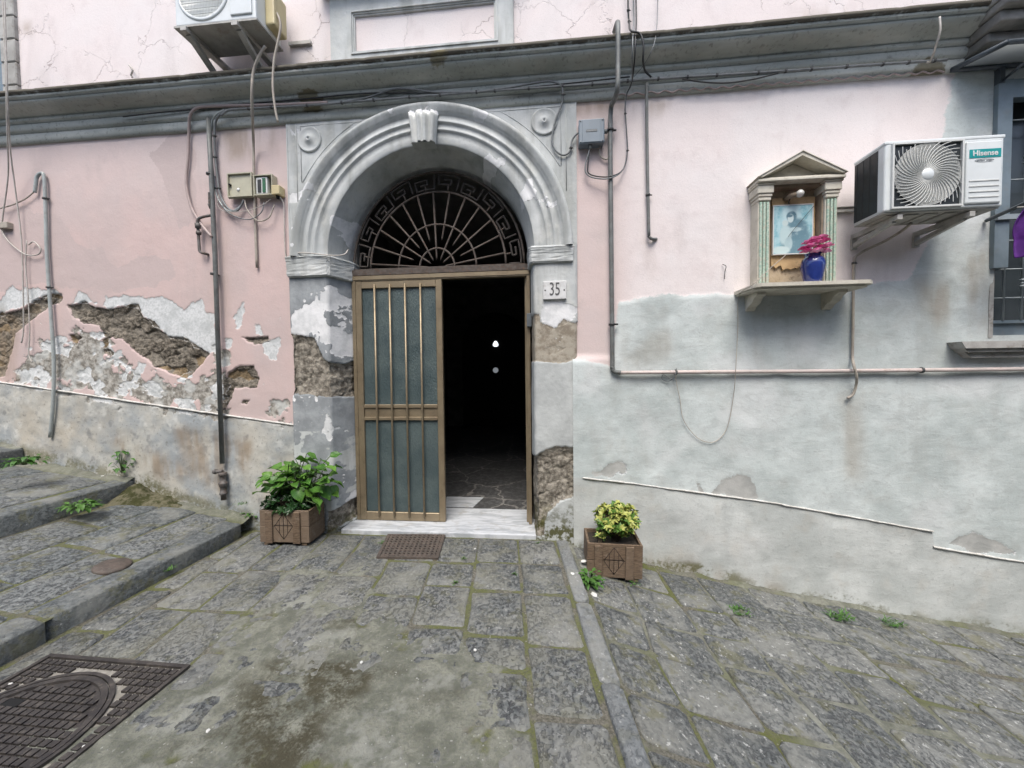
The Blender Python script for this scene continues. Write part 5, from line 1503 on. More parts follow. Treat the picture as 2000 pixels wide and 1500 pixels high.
b = MB(); q = P(449, 361, 0.06); b.tube([q + Vector((0, 0.03, 0)), q + Vector((0, -0.012, 0))], 0.010, 8); b.build('latch', M['black'], lo)
sb = thing('socket_box', 'tiny yellowed plastic box hung at the right corner of the open meter box', 'electrical box', P(540, 385, 0.02))
a, c = P(532, 381, 0.07), P(547, 362, 0.07)
b = MB(); b.bbox((a.x, -0.085, a.z), (c.x, 0.0, c.z), 0.006, 2); b.build('case', M['box_yellow'], sb)
b = MB(); b.tube([((a.x + c.x) / 2, -0.05, a.z - 0.03), ((a.x + c.x) / 2, -0.05, a.z + 0.005)], [0.012, 0.02], 8); b.build('plug', M['black'], sb)

# house number
def text_mesh(body, size, depth, M4, mat, name, parent, bold=0.0, align='CENTER'):
    cu = bpy.data.curves.new(name, 'FONT')
    cu.body, cu.size, cu.extrude, cu.align_x, cu.align_y, cu.offset = body, size, depth, align, 'CENTER', bold
    to = bpy.data.objects.new(name, cu); COL.objects.link(to)
    dg = bpy.context.evaluated_depsgraph_get()
    me = bpy.data.meshes.new_from_object(to.evaluated_get(dg))
    bpy.data.objects.remove(to); bpy.data.curves.remove(cu)
    me.transform(M4)
    me.name = name
    me.materials.clear(); me.materials.append(mat)
    return link(bpy.data.objects.new(name, me), parent)
a, c = P(1061, 585, 0.065), P(1106, 548, 0.065)
np_ = thing('house_number_plate', 'white marble plate with the number 35 on the right pilaster', 'house number', (a.x, -0.04, a.z))
M['plate'] = simple('white_stone_plate', (0.66, 0.66, 0.65), (0.55, 0.55, 0.54), 10, 0.5, 0, 0.15, 60, ((0.35, 0.33, 0.3), 0.4))
M['ink'] = simple('dark_lettering', (0.05, 0.05, 0.052), (0.09, 0.09, 0.09), 40, 0.7)
b = MB(); b.bbox((a.x, -0.066, a.z), (c.x, -0.036, c.z), 0.004, 1); b.build('plate', M['plate'], np_)
cx_, cz_ = (a.x + c.x) / 2, (a.z + c.z) / 2
R90 = Matrix.Rotation(math.pi / 2, 4, 'X')
text_mesh('35', 0.165, 0.001, Matrix.Translation((cx_, -0.067, cz_ + 0.004)) @ R90 @ Matrix.Diagonal((0.62, 1, 1, 1)), M['ink'], 'numerals', np_, 0.0)
for sx in (-0.085, 0.085):
    b = MB(); b.lathe([(0.007, 0), (0.007, 0.002), (0.001, 0.002)], 10, Matrix.Translation((cx_ + sx, -0.066, cz_)) @ R90); b.build('fixing_screw', M['ink'], np_)

# ------------------------------------------------------------------ air conditioners
M['ac_white'] = simple('white_enamel', (0.68, 0.71, 0.71), (0.62, 0.65, 0.65), 3, 0.35, 0, 0.02, 40, ((0.50, 0.50, 0.46), 0.25))
M['ac_grey'] = simple('grey_underside', (0.40, 0.39, 0.36), (0.30, 0.29, 0.265), 8, 0.6, 0, 0.1, 60, ((0.22, 0.18, 0.13), 0.5))
M['ac_dark'] = simple('dark_fins_and_recess', (0.02, 0.026, 0.03), (0.012, 0.016, 0.018), 20, 0.5)
M['ac_mesh'] = simple('grey_guard', (0.62, 0.63, 0.61), (0.56, 0.57, 0.55), 10, 0.5)
M['teal'] = simple('teal_badge', (0.0, 0.27, 0.27), (0.0, 0.25, 0.25), 5, 0.4)
M['bracket'] = simple('bracket_paint', (0.46, 0.45, 0.42), (0.36, 0.35, 0.32), 10, 0.55, 0.1, 0.1, 60, ((0.2, 0.13, 0.08), 0.35))

def bracket(x, root, yb, yf, zt, drop, w=0.035):
    """L bracket with a brace: arm under the unit, plate on the wall, diagonal"""
    br = bpy.data.objects.new('bracket', None); link(br, root)
    b = MB(); b.box((x, -yf, zt - 0.035), (x + w, 0.0, zt - 0.001)); b.build('arm', M['bracket'], br)
    b = MB(); b.box((x - 0.004, -0.02, zt - drop), (x + w + 0.004, 0.0, zt - 0.0351)); b.build('wall_plate', M['bracket'], br)
    ang = math.atan2(drop - 0.06, yf * 0.85)
    L = math.hypot(drop - 0.06, yf * 0.85)
    Mx = Matrix.Translation((x + w / 2, -0.015, zt - drop + 0.03)) @ Matrix.Rotation(-ang, 4, 'X')
    b = MB(); b.box((-w * 0.42, -L, -0.016), (w * 0.42, 0, -0.012), Mx); b.box((-w * 0.42, -L, -0.012), (-w * 0.42 + 0.004, 0, 0.016), Mx); b.box((w * 0.42 - 0.004, -L, -0.012), (w * 0.42, 0, 0.016), Mx); b.build('brace', M['bracket'], br)

def air_conditioner_right():
    yf, yb = 0.45, 0.16
    x0, x1 = P(1728, 350, yf).x, P(1960, 350, yf).x
    z0, z1 = P(1845, 411, yf).z, P(1845, 271, yf).z
    r = thing('air_conditioner', 'white air conditioner with round fan guard beside the barred window', 'air conditioner', ((x0 + x1) / 2, -yb, z0), 'air conditioners on the facade')
    b = MB(); b.bbox((x0, -yf, z0 + 0.012), (x1, -yb, z1), 0.014, 3)
    b.build('casing', M['ac_white'], r)
    b = MB(); b.bbox((x0 - 0.004, -yf - 0.003, z1 - 0.018), (x1 + 0.004, -yb - 0.002, z1 + 0.006), 0.006, 2); b.build('top_cover', M['ac_white'], r)
    b = MB(); b.box((x0 + 0.01, -yf + 0.015, z0 + 0.004), (x1 - 0.01, -yb, z0 + 0.0115))
    for i in range(5): b.bbox((x0 + 0.06 + i * 0.13, -yf + 0.05, z0 - 0.006), (x0 + 0.15 + i * 0.13, -yb - 0.03, z0 + 0.0035), 0.004, 1)
    b.build('base_pan', M['ac_grey'], r)
    # coil at the left flank
    b = MB(); b.box((x0 - 0.003, -yf + 0.060, z0 + 0.030), (x0 - 0.0005, -yb - 0.012, z1 - 0.026)); co = b.build('coil', M['ac_dark'], r)
    b = MB()
    for i in range(3):
        y = -yf + 0.13 + i * 0.06
        b.box((x0 - 0.006, y, z0 + 0.04), (x0 - 0.0032, y + 0.004, z1 - 0.03))
    b.build('coil_guard', M['cable_black'], co)
    # fan opening: flat dark sheet in place of the shaded recess
    S = 0.222
    fx, fz = x0 + 0.05 + S, (z0 + z1) / 2 + 0.004
    b = MB(); b.prism([(fx - S, fz - S), (fx + S, fz - S), (fx + S, fz + S), (fx - S, fz + S)], -yf - 0.0012, -yf + 0.004); b.build('fan_dark_sheet', M['ac_dark'], r)
    gm = MB()
    y = -yf - 0.012
    frame_rect(gm, fx - S - 0.012, fx + S + 0.012, fz - S - 0.012, fz + S + 0.012, 0.012, yf + 0.018, -yf + 0.0)
    for i in range(30):
        rr = 0.05 + i * 0.0060
        if rr > S: break
        pts = [(fx + rr * math.cos(a), y, fz + rr * math.sin(a)) for a in np.linspace(0, 2 * math.pi, 40)]
        gm.tube(pts, 0.0021, 4, False)
    for i in range(44):
        a0 = 2 * math.pi * i / 44
        pts = []
        for k in range(9):
            f = k / 8
            rr = 0.04 + f * (S * 1.34 - 0.04)
            aa = a0 - 0.85 * f ** 1.1
            x, z = fx + rr * math.cos(aa), fz + rr * math.sin(aa)
            if max(abs(x - fx), abs(z - fz)) > S: break
            pts.append((x, y - 0.004, z))
        if len(pts) > 1: gm.tube(pts, 0.0030, 4, False)
    tag(gm.build('fan_guard', M['ac_mesh'], r), kind='stuff')
    b = MB(); b.lathe([(0.043, 0), (0.043, 0.008), (0.036, 0.014), (0.001, 0.016)], 24, Matrix.Translation((fx, -yf - 0.008, fz)) @ R90); b.build('hub_cap', M['ac_white'], r)
    # right hand service panel
    p0, p1 = fx + S + 0.03, x1 - 0.022
    b = MB(); b.bbox((p0, -yf - 0.012, z0 + 0.035), (p1, -yf + 0.002, z1 - 0.035), 0.010, 2); pn = b.build('service_panel', M['ac_white'], r)
    for k in range(4):
        z = z0 + 0.075 + k * 0.038
        b = MB(); b.bbox((p0 + 0.02, -yf - 0.016, z), (p1 - 0.02, -yf - 0.0119, z + 0.010), 0.0015, 1); b.build('louvre', M['ac_mesh'], pn)
    bz = z1 - 0.125
    b = MB(); b.box((p0 + 0.018, -yf - 0.0145, bz - 0.030), (p1 - 0.012, -yf - 0.0121, bz + 0.030)); b.build('badge', M['teal'], pn)
    bw = (p1 - p0) - 0.03
    text_mesh('Hisense', 0.052, 0.0008, Matrix.Translation(((p0 + p1) / 2 + 0.002, -yf - 0.0155, bz)) @ R90 @ Matrix.Diagonal((bw / 0.205, 1, 1, 1)), M['white_plastic'], 'lettering', pn, 0.0012)
    b = MB(); pts = [((p0 + p1) / 2 + 0.062 * math.cos(a), -yf - 0.013, bz - 0.050 + 0.010 * math.sin(a)) for a in np.linspace(0.2, 2 * math.pi - 0.5, 30)]
    b.tube(pts, 0.0012, 4); b.build('logo_ring', M['lock_grey'], pn)
    b = MB()
    for k in range(11):
        if k != 6: b.box(((p0 + p1) / 2 - 0.047 + k * 0.0085, -yf - 0.0135, bz - 0.054 + (k % 3) * 0.001), ((p0 + p1) / 2 - 0.047 + k * 0.0085 + 0.006, -yf - 0.0121, bz - 0.047))
    tag(b.build('small_print', M['lock_grey'], pn), kind='stuff')
    for bx_ in (x0 + 0.10, x1 - 0.20):
        bracket(bx_, r, yb, yf - 0.01, z0 - 0.008, 0.125)
    b = MB(); b.box((x0 - 0.09, -0.03, z0 + 0.18), (x1 - 0.1, -0.001, z0 + 0.20)); b.box((x0 - 0.09, -0.03, z0 + 0.22), (x1 - 0.1, -0.001, z0 + 0.225)); b.build('wall_rail', M['bracket'], r)
    return x0, x1, z0, z1
ax0, ax1, az0, az1 = air_conditioner_right()
cable('drain_hose', [(1780, 436, 0.25), (1760, 452, 0.16), (1730, 470, 0.06), (1700, 484, 0.03), (1680, 495, 0.03), (1669, 508, 0.03), (1667, 560, 0.03), (1666, 640, 0.03), (1665, 695, 0.03), (1668, 715, 0.085), (1673, 735, 0.085), (1672, 752, 0.05), (1666, 770, 0.035), (1655, 778, 0.03)], 0.0105, 'hose_beige', 'grey-beige drain hose running from the right air conditioner down across the cream pipe', 'hose', 'hoses on the wall', [(1669, 512, 0.03)])

def air_conditioner_left():
    yf, yb = 0.44, 0.13
    x0, x1 = P(343, 50, yf).x, P(500, 42, yf).x
    z0 = P(420, 47, yf).z
    z1 = z0 + 0.58
    r = thing('air_conditioner', 'weathered air conditioner on braces at the top edge left of the apron panel', 'air conditioner', ((x0 + x1) / 2, -yb, z0), 'air conditioners on the facade')
    b = MB(); b.bbox((x0, -yf, z0 + 0.012), (x1, -yb, z1), 0.012, 2); b.build('casing', M['ac_white'], r)
    b = MB(); b.box((x0 - 0.012, -yf - 0.006, z0 - 0.004), (x1 + 0.012, -yb + 0.01, z0 + 0.0115)); b.build('base_pan', M['ac_grey'], r)
    fx, fz, R = x0 + 0.265, z0 + 0.275, 0.215
    b = MB(); b.lathe([(R, 0.0), (R, 0.003), (0.001, 0.003)], 40, Matrix.Translation((fx, -yf + 0.001, fz)) @ R90); b.build('fan_dark_sheet', M['ac_dark'], r)  # dark disc painted in place of the shade inside the fan housing
    b = MB(); b.lathe([(R + 0.028, 0), (R + 0.02, 0.008), (R + 0.004, 0.012), (R, 0.004)], 40, Matrix.Translation((fx, -yf, fz)) @ R90); b.build('fan_shroud', M['ac_white'], r)
    g = MB()
    for i in range(31):
        x = fx - R + 2 * R * (i + 0.5) / 31
        h = math.sqrt(max(0, R * R - (x - fx) ** 2)) * 0.99
        g.tube([(x, -yf - 0.012, fz - h), (x, -yf - 0.012, fz + h)], 0.0018, 4)
    for i in range(9):
        z = fz - R + 2 * R * (i + 0.5) / 9
        h = math.sqrt(max(0, R * R - (z - fz) ** 2)) * 0.99
        g.tube([(fx - h, -yf - 0.014, z), (fx + h, -yf - 0.014, z)], 0.003, 4)
    tag(g.build('fan_guard', M['ac_mesh'], r), kind='stuff')
    b = MB(); b.bbox((fx + R + 0.035, -yf - 0.012, z0 + 0.05), (x1 - 0.03, -yf + 0.002, z1 - 0.04), 0.008, 2); b.build('service_panel', M['ac_white'], r)
    b = MB(); b.bbox((x1 - 0.002, -yb - 0.20, z0 + 0.055), (x1 + 0.085, -yb - 0.03, z0 + 0.36), 0.014, 2); b.build('valve_cover', M['box_yellow'], r)
    for bx_ in (x0 + 0.06, x1 - 0.21):
        bracket(bx_, r, yb, yf + 0.02, z0 - 0.005, 0.27, 0.055)
    b = MB(); b.box((x1 + 0.0, -0.03, z0 + 0.13), (x1 + 0.22, -0.001, z0 + 0.16)); b.build('wall_rail', M['bracket'], r)
air_conditioner_left()

# ------------------------------------------------------------------ wall shrine
M['shrine_stone'] = simple('shrine_limestone', (0.58, 0.55, 0.47), (0.48, 0.45, 0.38), 9, 0.8, 0, 0.3, 60, ((0.30, 0.26, 0.20), 0.4))
def flute_material():
    t = NT('green_marbled_paint')
    p = t.pos()
    c = t.mix(t.sm(t.noise(60, 5, 0.7), 0.42, 0.58), (0.27, 0.42, 0.34), (0.46, 0.54, 0.45))
    c = t.mix(t.math('MULTIPLY', t.sm(t.noise(14, 5, 0.7), 0.52, 0.66), 0.8), c, (0.52, 0.48, 0.39))
    return t.done(c, 0.7, 0, t.bump(t.noise(80, 4), 0.2, 0.003))
M['flute'] = flute_material()
M['niche'] = simple('ochre_niche', (0.52, 0.42, 0.30), (0.42, 0.33, 0.22), 9, 0.85, 0, 0.4, 50, ((0.13, 0.09, 0.06), 0.6))
M['niche_dark'] = simple('darker_niche', (0.30, 0.24, 0.175), (0.20, 0.155, 0.11), 9, 0.85, 0, 0.4, 50)  # darker ochre for cheeks and ceiling, reused on the bulb socket
SO = 0.13                                                     # how far the shrine front stands off the wall
zs = 2.175                                                    # top of the shelf
sh = thing('wall_shrine', 'small temple-shaped wall shrine with green columns on a stone shelf', 'shrine', (2.0, -0.1, zs))
b = MB()
sx0, sx1 = 1.615, 2.50
bot = [(sx0, 0.0), (sx0 + 0.01, -0.30), (sx0 + 0.05, -0.345), (sx1 - 0.05, -0.345), (sx1, -0.30), (sx1, 0.0)]
b.slab(bot, zs - 0.028, zs); b.slab([(x * 0.97 + 0.03 * 2.05, y * 0.9) for x, y in bot], zs - 0.042, zs - 0.0281)
b.build('shelf', M['shrine_stone'], sh)
for x in (1.74, 2.36):
    b = MB()
    pr = [(0.0, zs - 0.0425), (-0.20, zs - 0.0425), (-0.20, zs - 0.065), (-0.15, zs - 0.085), (-0.12, zs - 0.12), (-0.06, zs - 0.14), (-0.03, zs - 0.17), (0.0, zs - 0.175)]
    v = [(x - 0.035, y, z) for y, z in pr] + [(x + 0.035, y, z) for y, z in pr]
    n = len(pr)
    b.add(v, [tuple(range(n)), tuple(range(2 * n - 1, n - 1, -1))] + [(i, (i + 1) % n, (i + 1) % n + n, i + n) for i in range(n)])
    b.build('corbel', M['shrine_stone'], sh)
c0a, c0b = P(1481, 500, SO).x, P(1504, 500, SO).x
c1a, c1b = P(1612, 470, SO).x, P(1636, 470, SO).x
zc0, zc1 = P(1493, 392, SO).z, P(1493, 362, SO).z
zb1 = zc1 + 0.012
for a, c in ((c0a, c0b), (c1a, c1b)):
    col = bpy.data.objects.new('column', None); link(col, sh)
    b = MB(); b.box((a, -SO + 0.012, zs), (c, -0.0, zc0)); b.build('shaft', M['shrine_stone'], col)
    w = (c - a)
    for k in range(3):
        x = a + w * (0.10 + k * 0.29)
        b = MB(); b.bbox((x, -SO - 0.003, zs + 0.02), (x + w * 0.20, -SO + 0.0115, zc0 - 0.01), 0.005, 2); b.build('flute', M['flute'], col)
    b = MB()
    for g, z0, z1 in ((0.004, zc0, zc0 + 0.03), (0.010, zc0 + 0.03, zc0 + 0.055), (0.018, zc0 + 0.055, zc1 - 0.005), (0.026, zc1 - 0.005, zb1)):
        b.bbox((a - g, -SO - g, z0), (c + g, -0.0, z1 - 0.0005), 0.005, 1)
    b.build('capital', M['shrine_stone'], col)
# back and cheeks of the niche
b = MB(); b.box((c0b, -0.012, zs), (c1a, -0.002, zb1)); b.build('niche_back', M['niche'], sh)
for xa_, xb_ in ((c0b + 0.0005, c0b + 0.012), (c1a - 0.012, c1a - 0.0005)):
    b = MB(); b.box((xa_, -SO + 0.03, zs), (xb_, -0.0125, zb1 - 0.001)); b.build('niche_cheek', M['niche_dark'], sh)
b = MB(); b.box((c0b + 0.0125, -SO + 0.03, zb1 - 0.022), (c1a - 0.0125, -0.0125, zb1 - 0.0012)); b.build('niche_ceiling', M['niche_dark'], sh)
# pediment
xl, xr = c0a - 0.028, c1b + 0.028
ap = P(1562, 297, SO + 0.04)
apx, apz = (xl + xr) / 2, ap.z
b = MB(); b.bbox((xl, -SO - 0.045, zb1), (xr, 0.0, zb1 + 0.022), 0.004, 1); b.bbox((xl + 0.01, -SO - 0.03, zb1 + 0.022), (xr - 0.01, 0.0, zb1 + 0.036), 0.004, 1); b.build('entablature', M['shrine_stone'], sh)
zp = zb1 + 0.036
b = MB(); b.prism([(xl + 0.03, zp), (xr - 0.03, zp), (apx, apz - 0.04)], -0.06, -0.002); b.build('tympanum', M['shrine_stone'], sh)
for s_, xe in ((-1, xl), (1, xr)):
    b = MB()
    th = 0.024
    b.prism([(xe, zp), (apx, apz), (apx, apz - th * 1.3), (xe - s_ * th * 1.5, zp)], -SO - 0.05, 0.0)
    b.prism([(xe + s_ * 0.008, zp + 0.002), (apx, apz + 0.008), (apx, apz + 0.0005), (xe + s_ * 0.001, zp + 0.0005)], -SO - 0.058, 0.0)
    b.build('roof_slope', M['shrine_stone'], sh)
# torn backing board behind the picture
bd = bpy.data.objects.new('backing_board', None)
a, c = P(1506, 520, 0.03), P(1592, 384, 0.03)
poly = [(a.x, a.z + 0.02)]
n = 18
for i in range(n + 1):
    poly.append((a.x + (c.x - a.x) * i / n, a.z + 0.012 * math.sin(i * 2.1) + random.uniform(-.018, .012) - 0.02 * math.sin(i / n * 3)))
poly += [(c.x, c.z), (a.x, c.z)]
b = MB(); b.prism(poly, -0.032, -0.022)
tag(b.build('backing_board', simple('aged_cardboard', (0.52, 0.36, 0.19), (0.42, 0.28, 0.145), 10, 0.85, 0, 0.2, 60, ((0.17, 0.12, 0.07), 0.5))), 'torn brown board behind the picture in the shrine', 'board')

# devotional print: a robed figure with a child, faded to blue
def print_material(x0, x1, z0, z1):
    t = NT('faded_blue_print')
    v = t.mapv(t.pos(), scale=(1 / (x1 - x0), 1, 1 / (z1 - z0)), loc=(-x0 / (x1 - x0), 0, -z0 / (z1 - z0)))
    u, w = t.sepz(v, 0), t.sepz(v, 2)
    wob = t.noise(7, 4, 0.6, t.mapv(v, scale=(1, 0, 1)))
    def ell(cx, cz, rx, rz, soft=0.22, wk=0.25):
        a = t.math('DIVIDE', t.math('SUBTRACT', u, cx), rx)
        c_ = t.math('DIVIDE', t.math('SUBTRACT', w, cz), rz)
        d = t.math('SQRT', t.math('ADD', t.math('MULTIPLY', a, a), t.math('MULTIPLY', c_, c_)))
        d = t.math('ADD', d, t.math('MULTIPLY', t.math('SUBTRACT', wob, 0.5), wk))
        return t.sm(d, 1 + soft, 1 - soft)
    bg = t.mix(t.sm(t.noise(4, 5, 0.65, t.mapv(v, scale=(1, 0, 1))), 0.35, 0.65), (0.16, 0.40, 0.47), (0.42, 0.62, 0.66))
    c = t.mix(t.math('MULTIPLY', ell(0.45, 0.80, 0.24, 0.17, 0.4), 0.7), bg, (0.58, 0.74, 0.76))
    c = t.mix(ell(0.62, 0.20, 0.40, 0.34), c, (0.15, 0.27, 0.32))
    c = t.mix(ell(0.60, 0.50, 0.28, 0.22), c, (0.13, 0.24, 0.29))
    c = t.mix(ell(0.47, 0.76, 0.13, 0.105, 0.15, 0.1), c, (0.10, 0.20, 0.25))
    c = t.mix(ell(0.445, 0.725, 0.075, 0.085, 0.15, 0.1), c, (0.55, 0.66, 0.66))
    c = t.mix(ell(0.42, 0.775, 0.075, 0.03, 0.2, 0.1), c, (0.11, 0.21, 0.26))
    c = t.mix(ell(0.32, 0.40, 0.15, 0.20), c, (0.46, 0.60, 0.61))
    c = t.mix(ell(0.31, 0.635, 0.075, 0.06, 0.15, 0.1), c, (0.52, 0.63, 0.62))
    c = t.mix(ell(0.56, 0.50, 0.16, 0.045), c, (0.42, 0.55, 0.57))
    c = t.mix(ell(0.40, 0.22, 0.10, 0.13), c, (0.40, 0.54, 0.56))
    c = t.mix(ell(0.22, 0.09, 0.22, 0.08), c, (0.55, 0.68, 0.67))
    c = t.mix(t.math('MULTIPLY', t.sm(t.noise(30, 4, 0.7), 0.5, 0.7), 0.3), c, (0.55, 0.68, 0.70))
    return t.done(c, 0.35, 0, None, 0.5)
a, c = P(1509, 498, 0.055), P(1589, 397, 0.055)
pf = thing('framed_print', 'faded blue print of a robed figure holding a child, in the shrine', 'picture', ((a.x + c.x) / 2, -0.1, a.z))
b = MB(); b.box((a.x + 0.008, -0.052, a.z + 0.008), (c.x - 0.008, -0.034, c.z - 0.008)); b.build('print', print_material(a.x, c.x, a.z, c.z), pf)
b = MB(); frame_rect(b, a.x, c.x, a.z, c.z, 0.008, 0.056, -0.0335); b.build('frame', M['white_plastic'], pf)
cable('cord', [(1590, 402, 0.07), (1570, 425, 0.07), (1545, 455, 0.07), (1540, 462, 0.07)], 0.002, 'cable_black', 'dark cord hanging slantwise across the blue print', 'cord', n=3, sides=5)
# bare bulb
bu = thing('light_bulb', 'bare unlit light bulb above the print in the shrine', 'light bulb', P(1556, 380, 0.12))
q = P(1546, 382, 0.10)
b = MB(); b.tube([q + Vector((-0.012, 0.08, 0.0)), q + Vector((0.0, 0.0, 0.0)), q + Vector((0.028, -0.015, 0.002))], [0.02, 0.021, 0.017], 12); b.build('socket', M['niche_dark'], bu)
t_ = NT('bulb_glass'); mbulb = t_.done((0.62, 0.60, 0.55), 0.12, 0, None, 0.6, Coat_Weight=0.5)
b = MB(); b.ball(q + Vector((0.052, -0.022, 0.004)), 0.031, 16); b.build('glass', mbulb, bu)
b = MB(); b.tube(catmull([q + Vector((0, 0.0, 0)), q + Vector((-0.002, 0.03, -0.035)), q + Vector((0.008, 0.045, -0.05))], 4), 0.004, 6); b.build('lead', M['cable_black'], bu)

# vase and flowers on the shelf
vq = P(1587, 549, 0.20)
vz = zs + 0.001
t_ = NT('cobalt_glaze'); M['vase'] = t_.done(t_.mix(t_.sm(t_.noise(9, 3), 0.4, 0.6), (0.012, 0.025, 0.16), (0.02, 0.04, 0.21)), 0.12, 0, None, 0.6, Coat_Weight=0.6)
va = thing('vase', 'glossy cobalt blue vase on the shrine shelf', 'vase', (vq.x, -0.20, vz))
H = P(1587, 496, 0.20).z - vz
pv = [(0.052, 0), (0.056, 0.01), (0.068, H * 0.25), (0.082, H * 0.55), (0.084, H * 0.66), (0.076, H * 0.80), (0.056, H * 0.90), (0.050, H * 0.94), (0.060, H), (0.052, H), (0.044, H * 0.93), (0.03, H * 0.9)]
b = MB(); b.lathe(pv, 32, Matrix.Translation((vq.x, -0.20, vz))); b.build('body', M['vase'], va)
b = MB(); b.tube(catmull([(vq.x + 0.06, -0.225, vz + H * 0.9), (vq.x + 0.09, -0.21, vz + H * 0.6), (vq.x + 0.085, -0.235, vz + H * 0.3), (vq.x + 0.10, -0.22, vz + 0.005)], 5), 0.003, 6); b.build('string', M['wire_white'], va)
M['petal'] = simple('pink_petal', (0.74, 0.22, 0.46), (0.86, 0.60, 0.72), 45, 0.6, 0, 0.1, 60, lo=0.4, hi=0.7)
M['petal_dark'] = simple('dark_pink_petal', (0.48, 0.06, 0.22), (0.62, 0.16, 0.36), 45, 0.6, 0, 0.1, 60)
M['leaf_dark'] = simple('dark_leaf', (0.02, 0.05, 0.02), (0.035, 0.075, 0.025), 20, 0.5)
bq = thing('bouquet', 'pink artificial roses in the blue vase', 'flowers', (vq.x, -0.20, vz + H))
def rose(c, r, parent, mat):
    b = MB()
    for ring, (k, rr, tilt, up) in enumerate(((6, 1.0, 0.55, 0.0), (5, 0.72, 0.95, 0.25), (4, 0.42, 1.25, 0.42))):
        for i in range(k):
            a = 2 * math.pi * i / k + ring * 0.5 + random.uniform(-.2, .2)
            Mx = Matrix.Translation(c) @ Matrix.Rotation(a, 4, 'Z') @ Matrix.Translation((r * 0.12, 0, up * r)) @ Matrix.Rotation(-tilt + random.uniform(-.15, .15), 4, 'Y')
            v, f = [], []
            for u in range(4):
                for w in range(5):
                    fu, fw = u / 3, (w / 4 - 0.5) * 2
                    v.append((r * rr * fu, r * rr * 0.62 * fw * math.sin(math.pi * (0.18 + 0.62 * fu)), r * rr * (0.22 * fw * fw - 0.25 * fu * fu + random.uniform(-.02, .02))))
            for u in range(3):
                for w in range(4): f.append((u * 5 + w, u * 5 + w + 1, (u + 1) * 5 + w + 1, (u + 1) * 5 + w))
            b.add(v, f, True, Mx)
    return b.build('rose', mat, parent, fix=False)
for i, (px, py, o) in enumerate(((1570, 489, 0.24), (1584, 484, 0.26), (1598, 476, 0.24), (1612, 472, 0.22), (1590, 470, 0.18), (1578, 478, 0.18), (1604, 487, 0.26), (1618, 482, 0.24), (1596, 493, 0.28), (1575, 494, 0.27), (1606, 467, 0.18), (1612, 494, 0.25), (1586, 476, 0.24))):
    rose(P(px, py, o), random.uniform(0.034, 0.044), bq, M['petal'] if i % 3 else M['petal_dark'])
b = MB()
for i in range(9):
    a = random.uniform(0, 6.28)
    b.tube([(vq.x, -0.20, vz + H * 0.9), (vq.x + 0.03 * math.cos(a), -0.20 + 0.03 * math.sin(a), vz + H + 0.02), (vq.x + 0.07 * math.cos(a), -0.2 + 0.06 * math.sin(a), vz + H + 0.06)], 0.003, 5)
tag(b.build('stems', M['leaf_dark'], bq), kind='stuff')

# ------------------------------------------------------------------ canopy frame, bracket arm and hanging cloth at the right edge
t_ = NT('milky_plastic_sheet'); M['canopy_sheet'] = t_.done(t_.mix(t_.sm(t_.noise(4, 4), 0.4, 0.6), (0.50, 0.52, 0.51), (0.40, 0.42, 0.41)), 0.5)
_tr = t_.t.nodes.new('ShaderNodeBsdfTranslucent'); _tr.inputs[0].default_value = (0.75, 0.77, 0.76, 1)
_ms = t_.t.nodes.new('ShaderNodeMixShader'); _ms.inputs[0].default_value = 0.6
t_.lk(t_.bsdf.outputs[0], _ms.inputs[1]); t_.lk(_tr.outputs[0], _ms.inputs[2]); t_.lk(_ms.outputs[0], t_.t.nodes['Material Output'].inputs['Surface'])
M['canopy_metal'] = simple('dark_canopy_metal', (0.07, 0.085, 0.10), (0.05, 0.06, 0.07), 8, 0.5, 0.2)
cn = thing('door_canopy', 'dark metal framed canopy above the barred window', 'canopy', (3.6, 0, 3.9))
A_, B_ = P(1858, 137, 0.03), P(1968, 82, 0.30)
b = MB()
def bar(b, p, q, w=0.022):
    b.tube([p, q], w, 4)
bar(b, A_, B_); b.build('side_rail', M['canopy_metal'], cn)
b = MB(); bar(b, B_, Vector((5.6, B_.y, B_.z))); b.build('front_rail', M['canopy_metal'], cn)
b = MB(); bar(b, A_, Vector((5.6, A_.y, A_.z))); b.build('wall_rail', M['canopy_metal'], cn)
b = MB(); b.add([A_ + Vector((0, 0, .012)), B_ + Vector((0, 0, .012)), (5.6, B_.y, B_.z + .012), (5.6, A_.y, A_.z + .012), A_ + Vector((0, 0, .018)), B_ + Vector((0, 0, .018)), (5.6, B_.y, B_.z + .018), (5.6, A_.y, A_.z + .018)], [(0, 1, 2, 3), (4, 7, 6, 5), (0, 4, 5, 1), (1, 5, 6, 2), (2, 6, 7, 3), (3, 7, 4, 0)]); b.build('sheet', M['canopy_sheet'], cn)
b = MB(); bar(b, P(1955, 160, 0.02), P(2010, 115, 0.30), 0.012); b.build('strut', M['canopy_metal'], cn)
b = MB(); q = P(1953, 140, 0.03); b.box((q.x - 0.02, -0.05, q.z - 0.10), (q.x + 0.02, 0.0, q.z + 0.02)); b.build('strut_foot', M['canopy_metal'], cn)
lr = thing('laundry_rack', 'grey metal clothes rack arm sticking out below the air conditioner', 'laundry rack', P(1928, 430, 0.03))
b = MB(); bar(b, P(1926, 431, 0.02), P(2040, 380, 0.46), 0.016); b.build('arm', M['canopy_metal'], lr)
b = MB(); p_ = P(1960, 425, 0.05); b.box((p_.x - 0.06, -0.07, p_.z - 0.02), (WX1 + 0.2, -0.046, p_.z + 0.02)); b.build('wall_bar', M['grille'], lr)
b = MB(); p_ = P(2005, 404, 0.35); b.tube([p_ - Vector((0.06, 0, 0)), p_ + Vector((0.9, 0, 0))], 0.005, 6); b.build('line', M['wire_white'], lr)
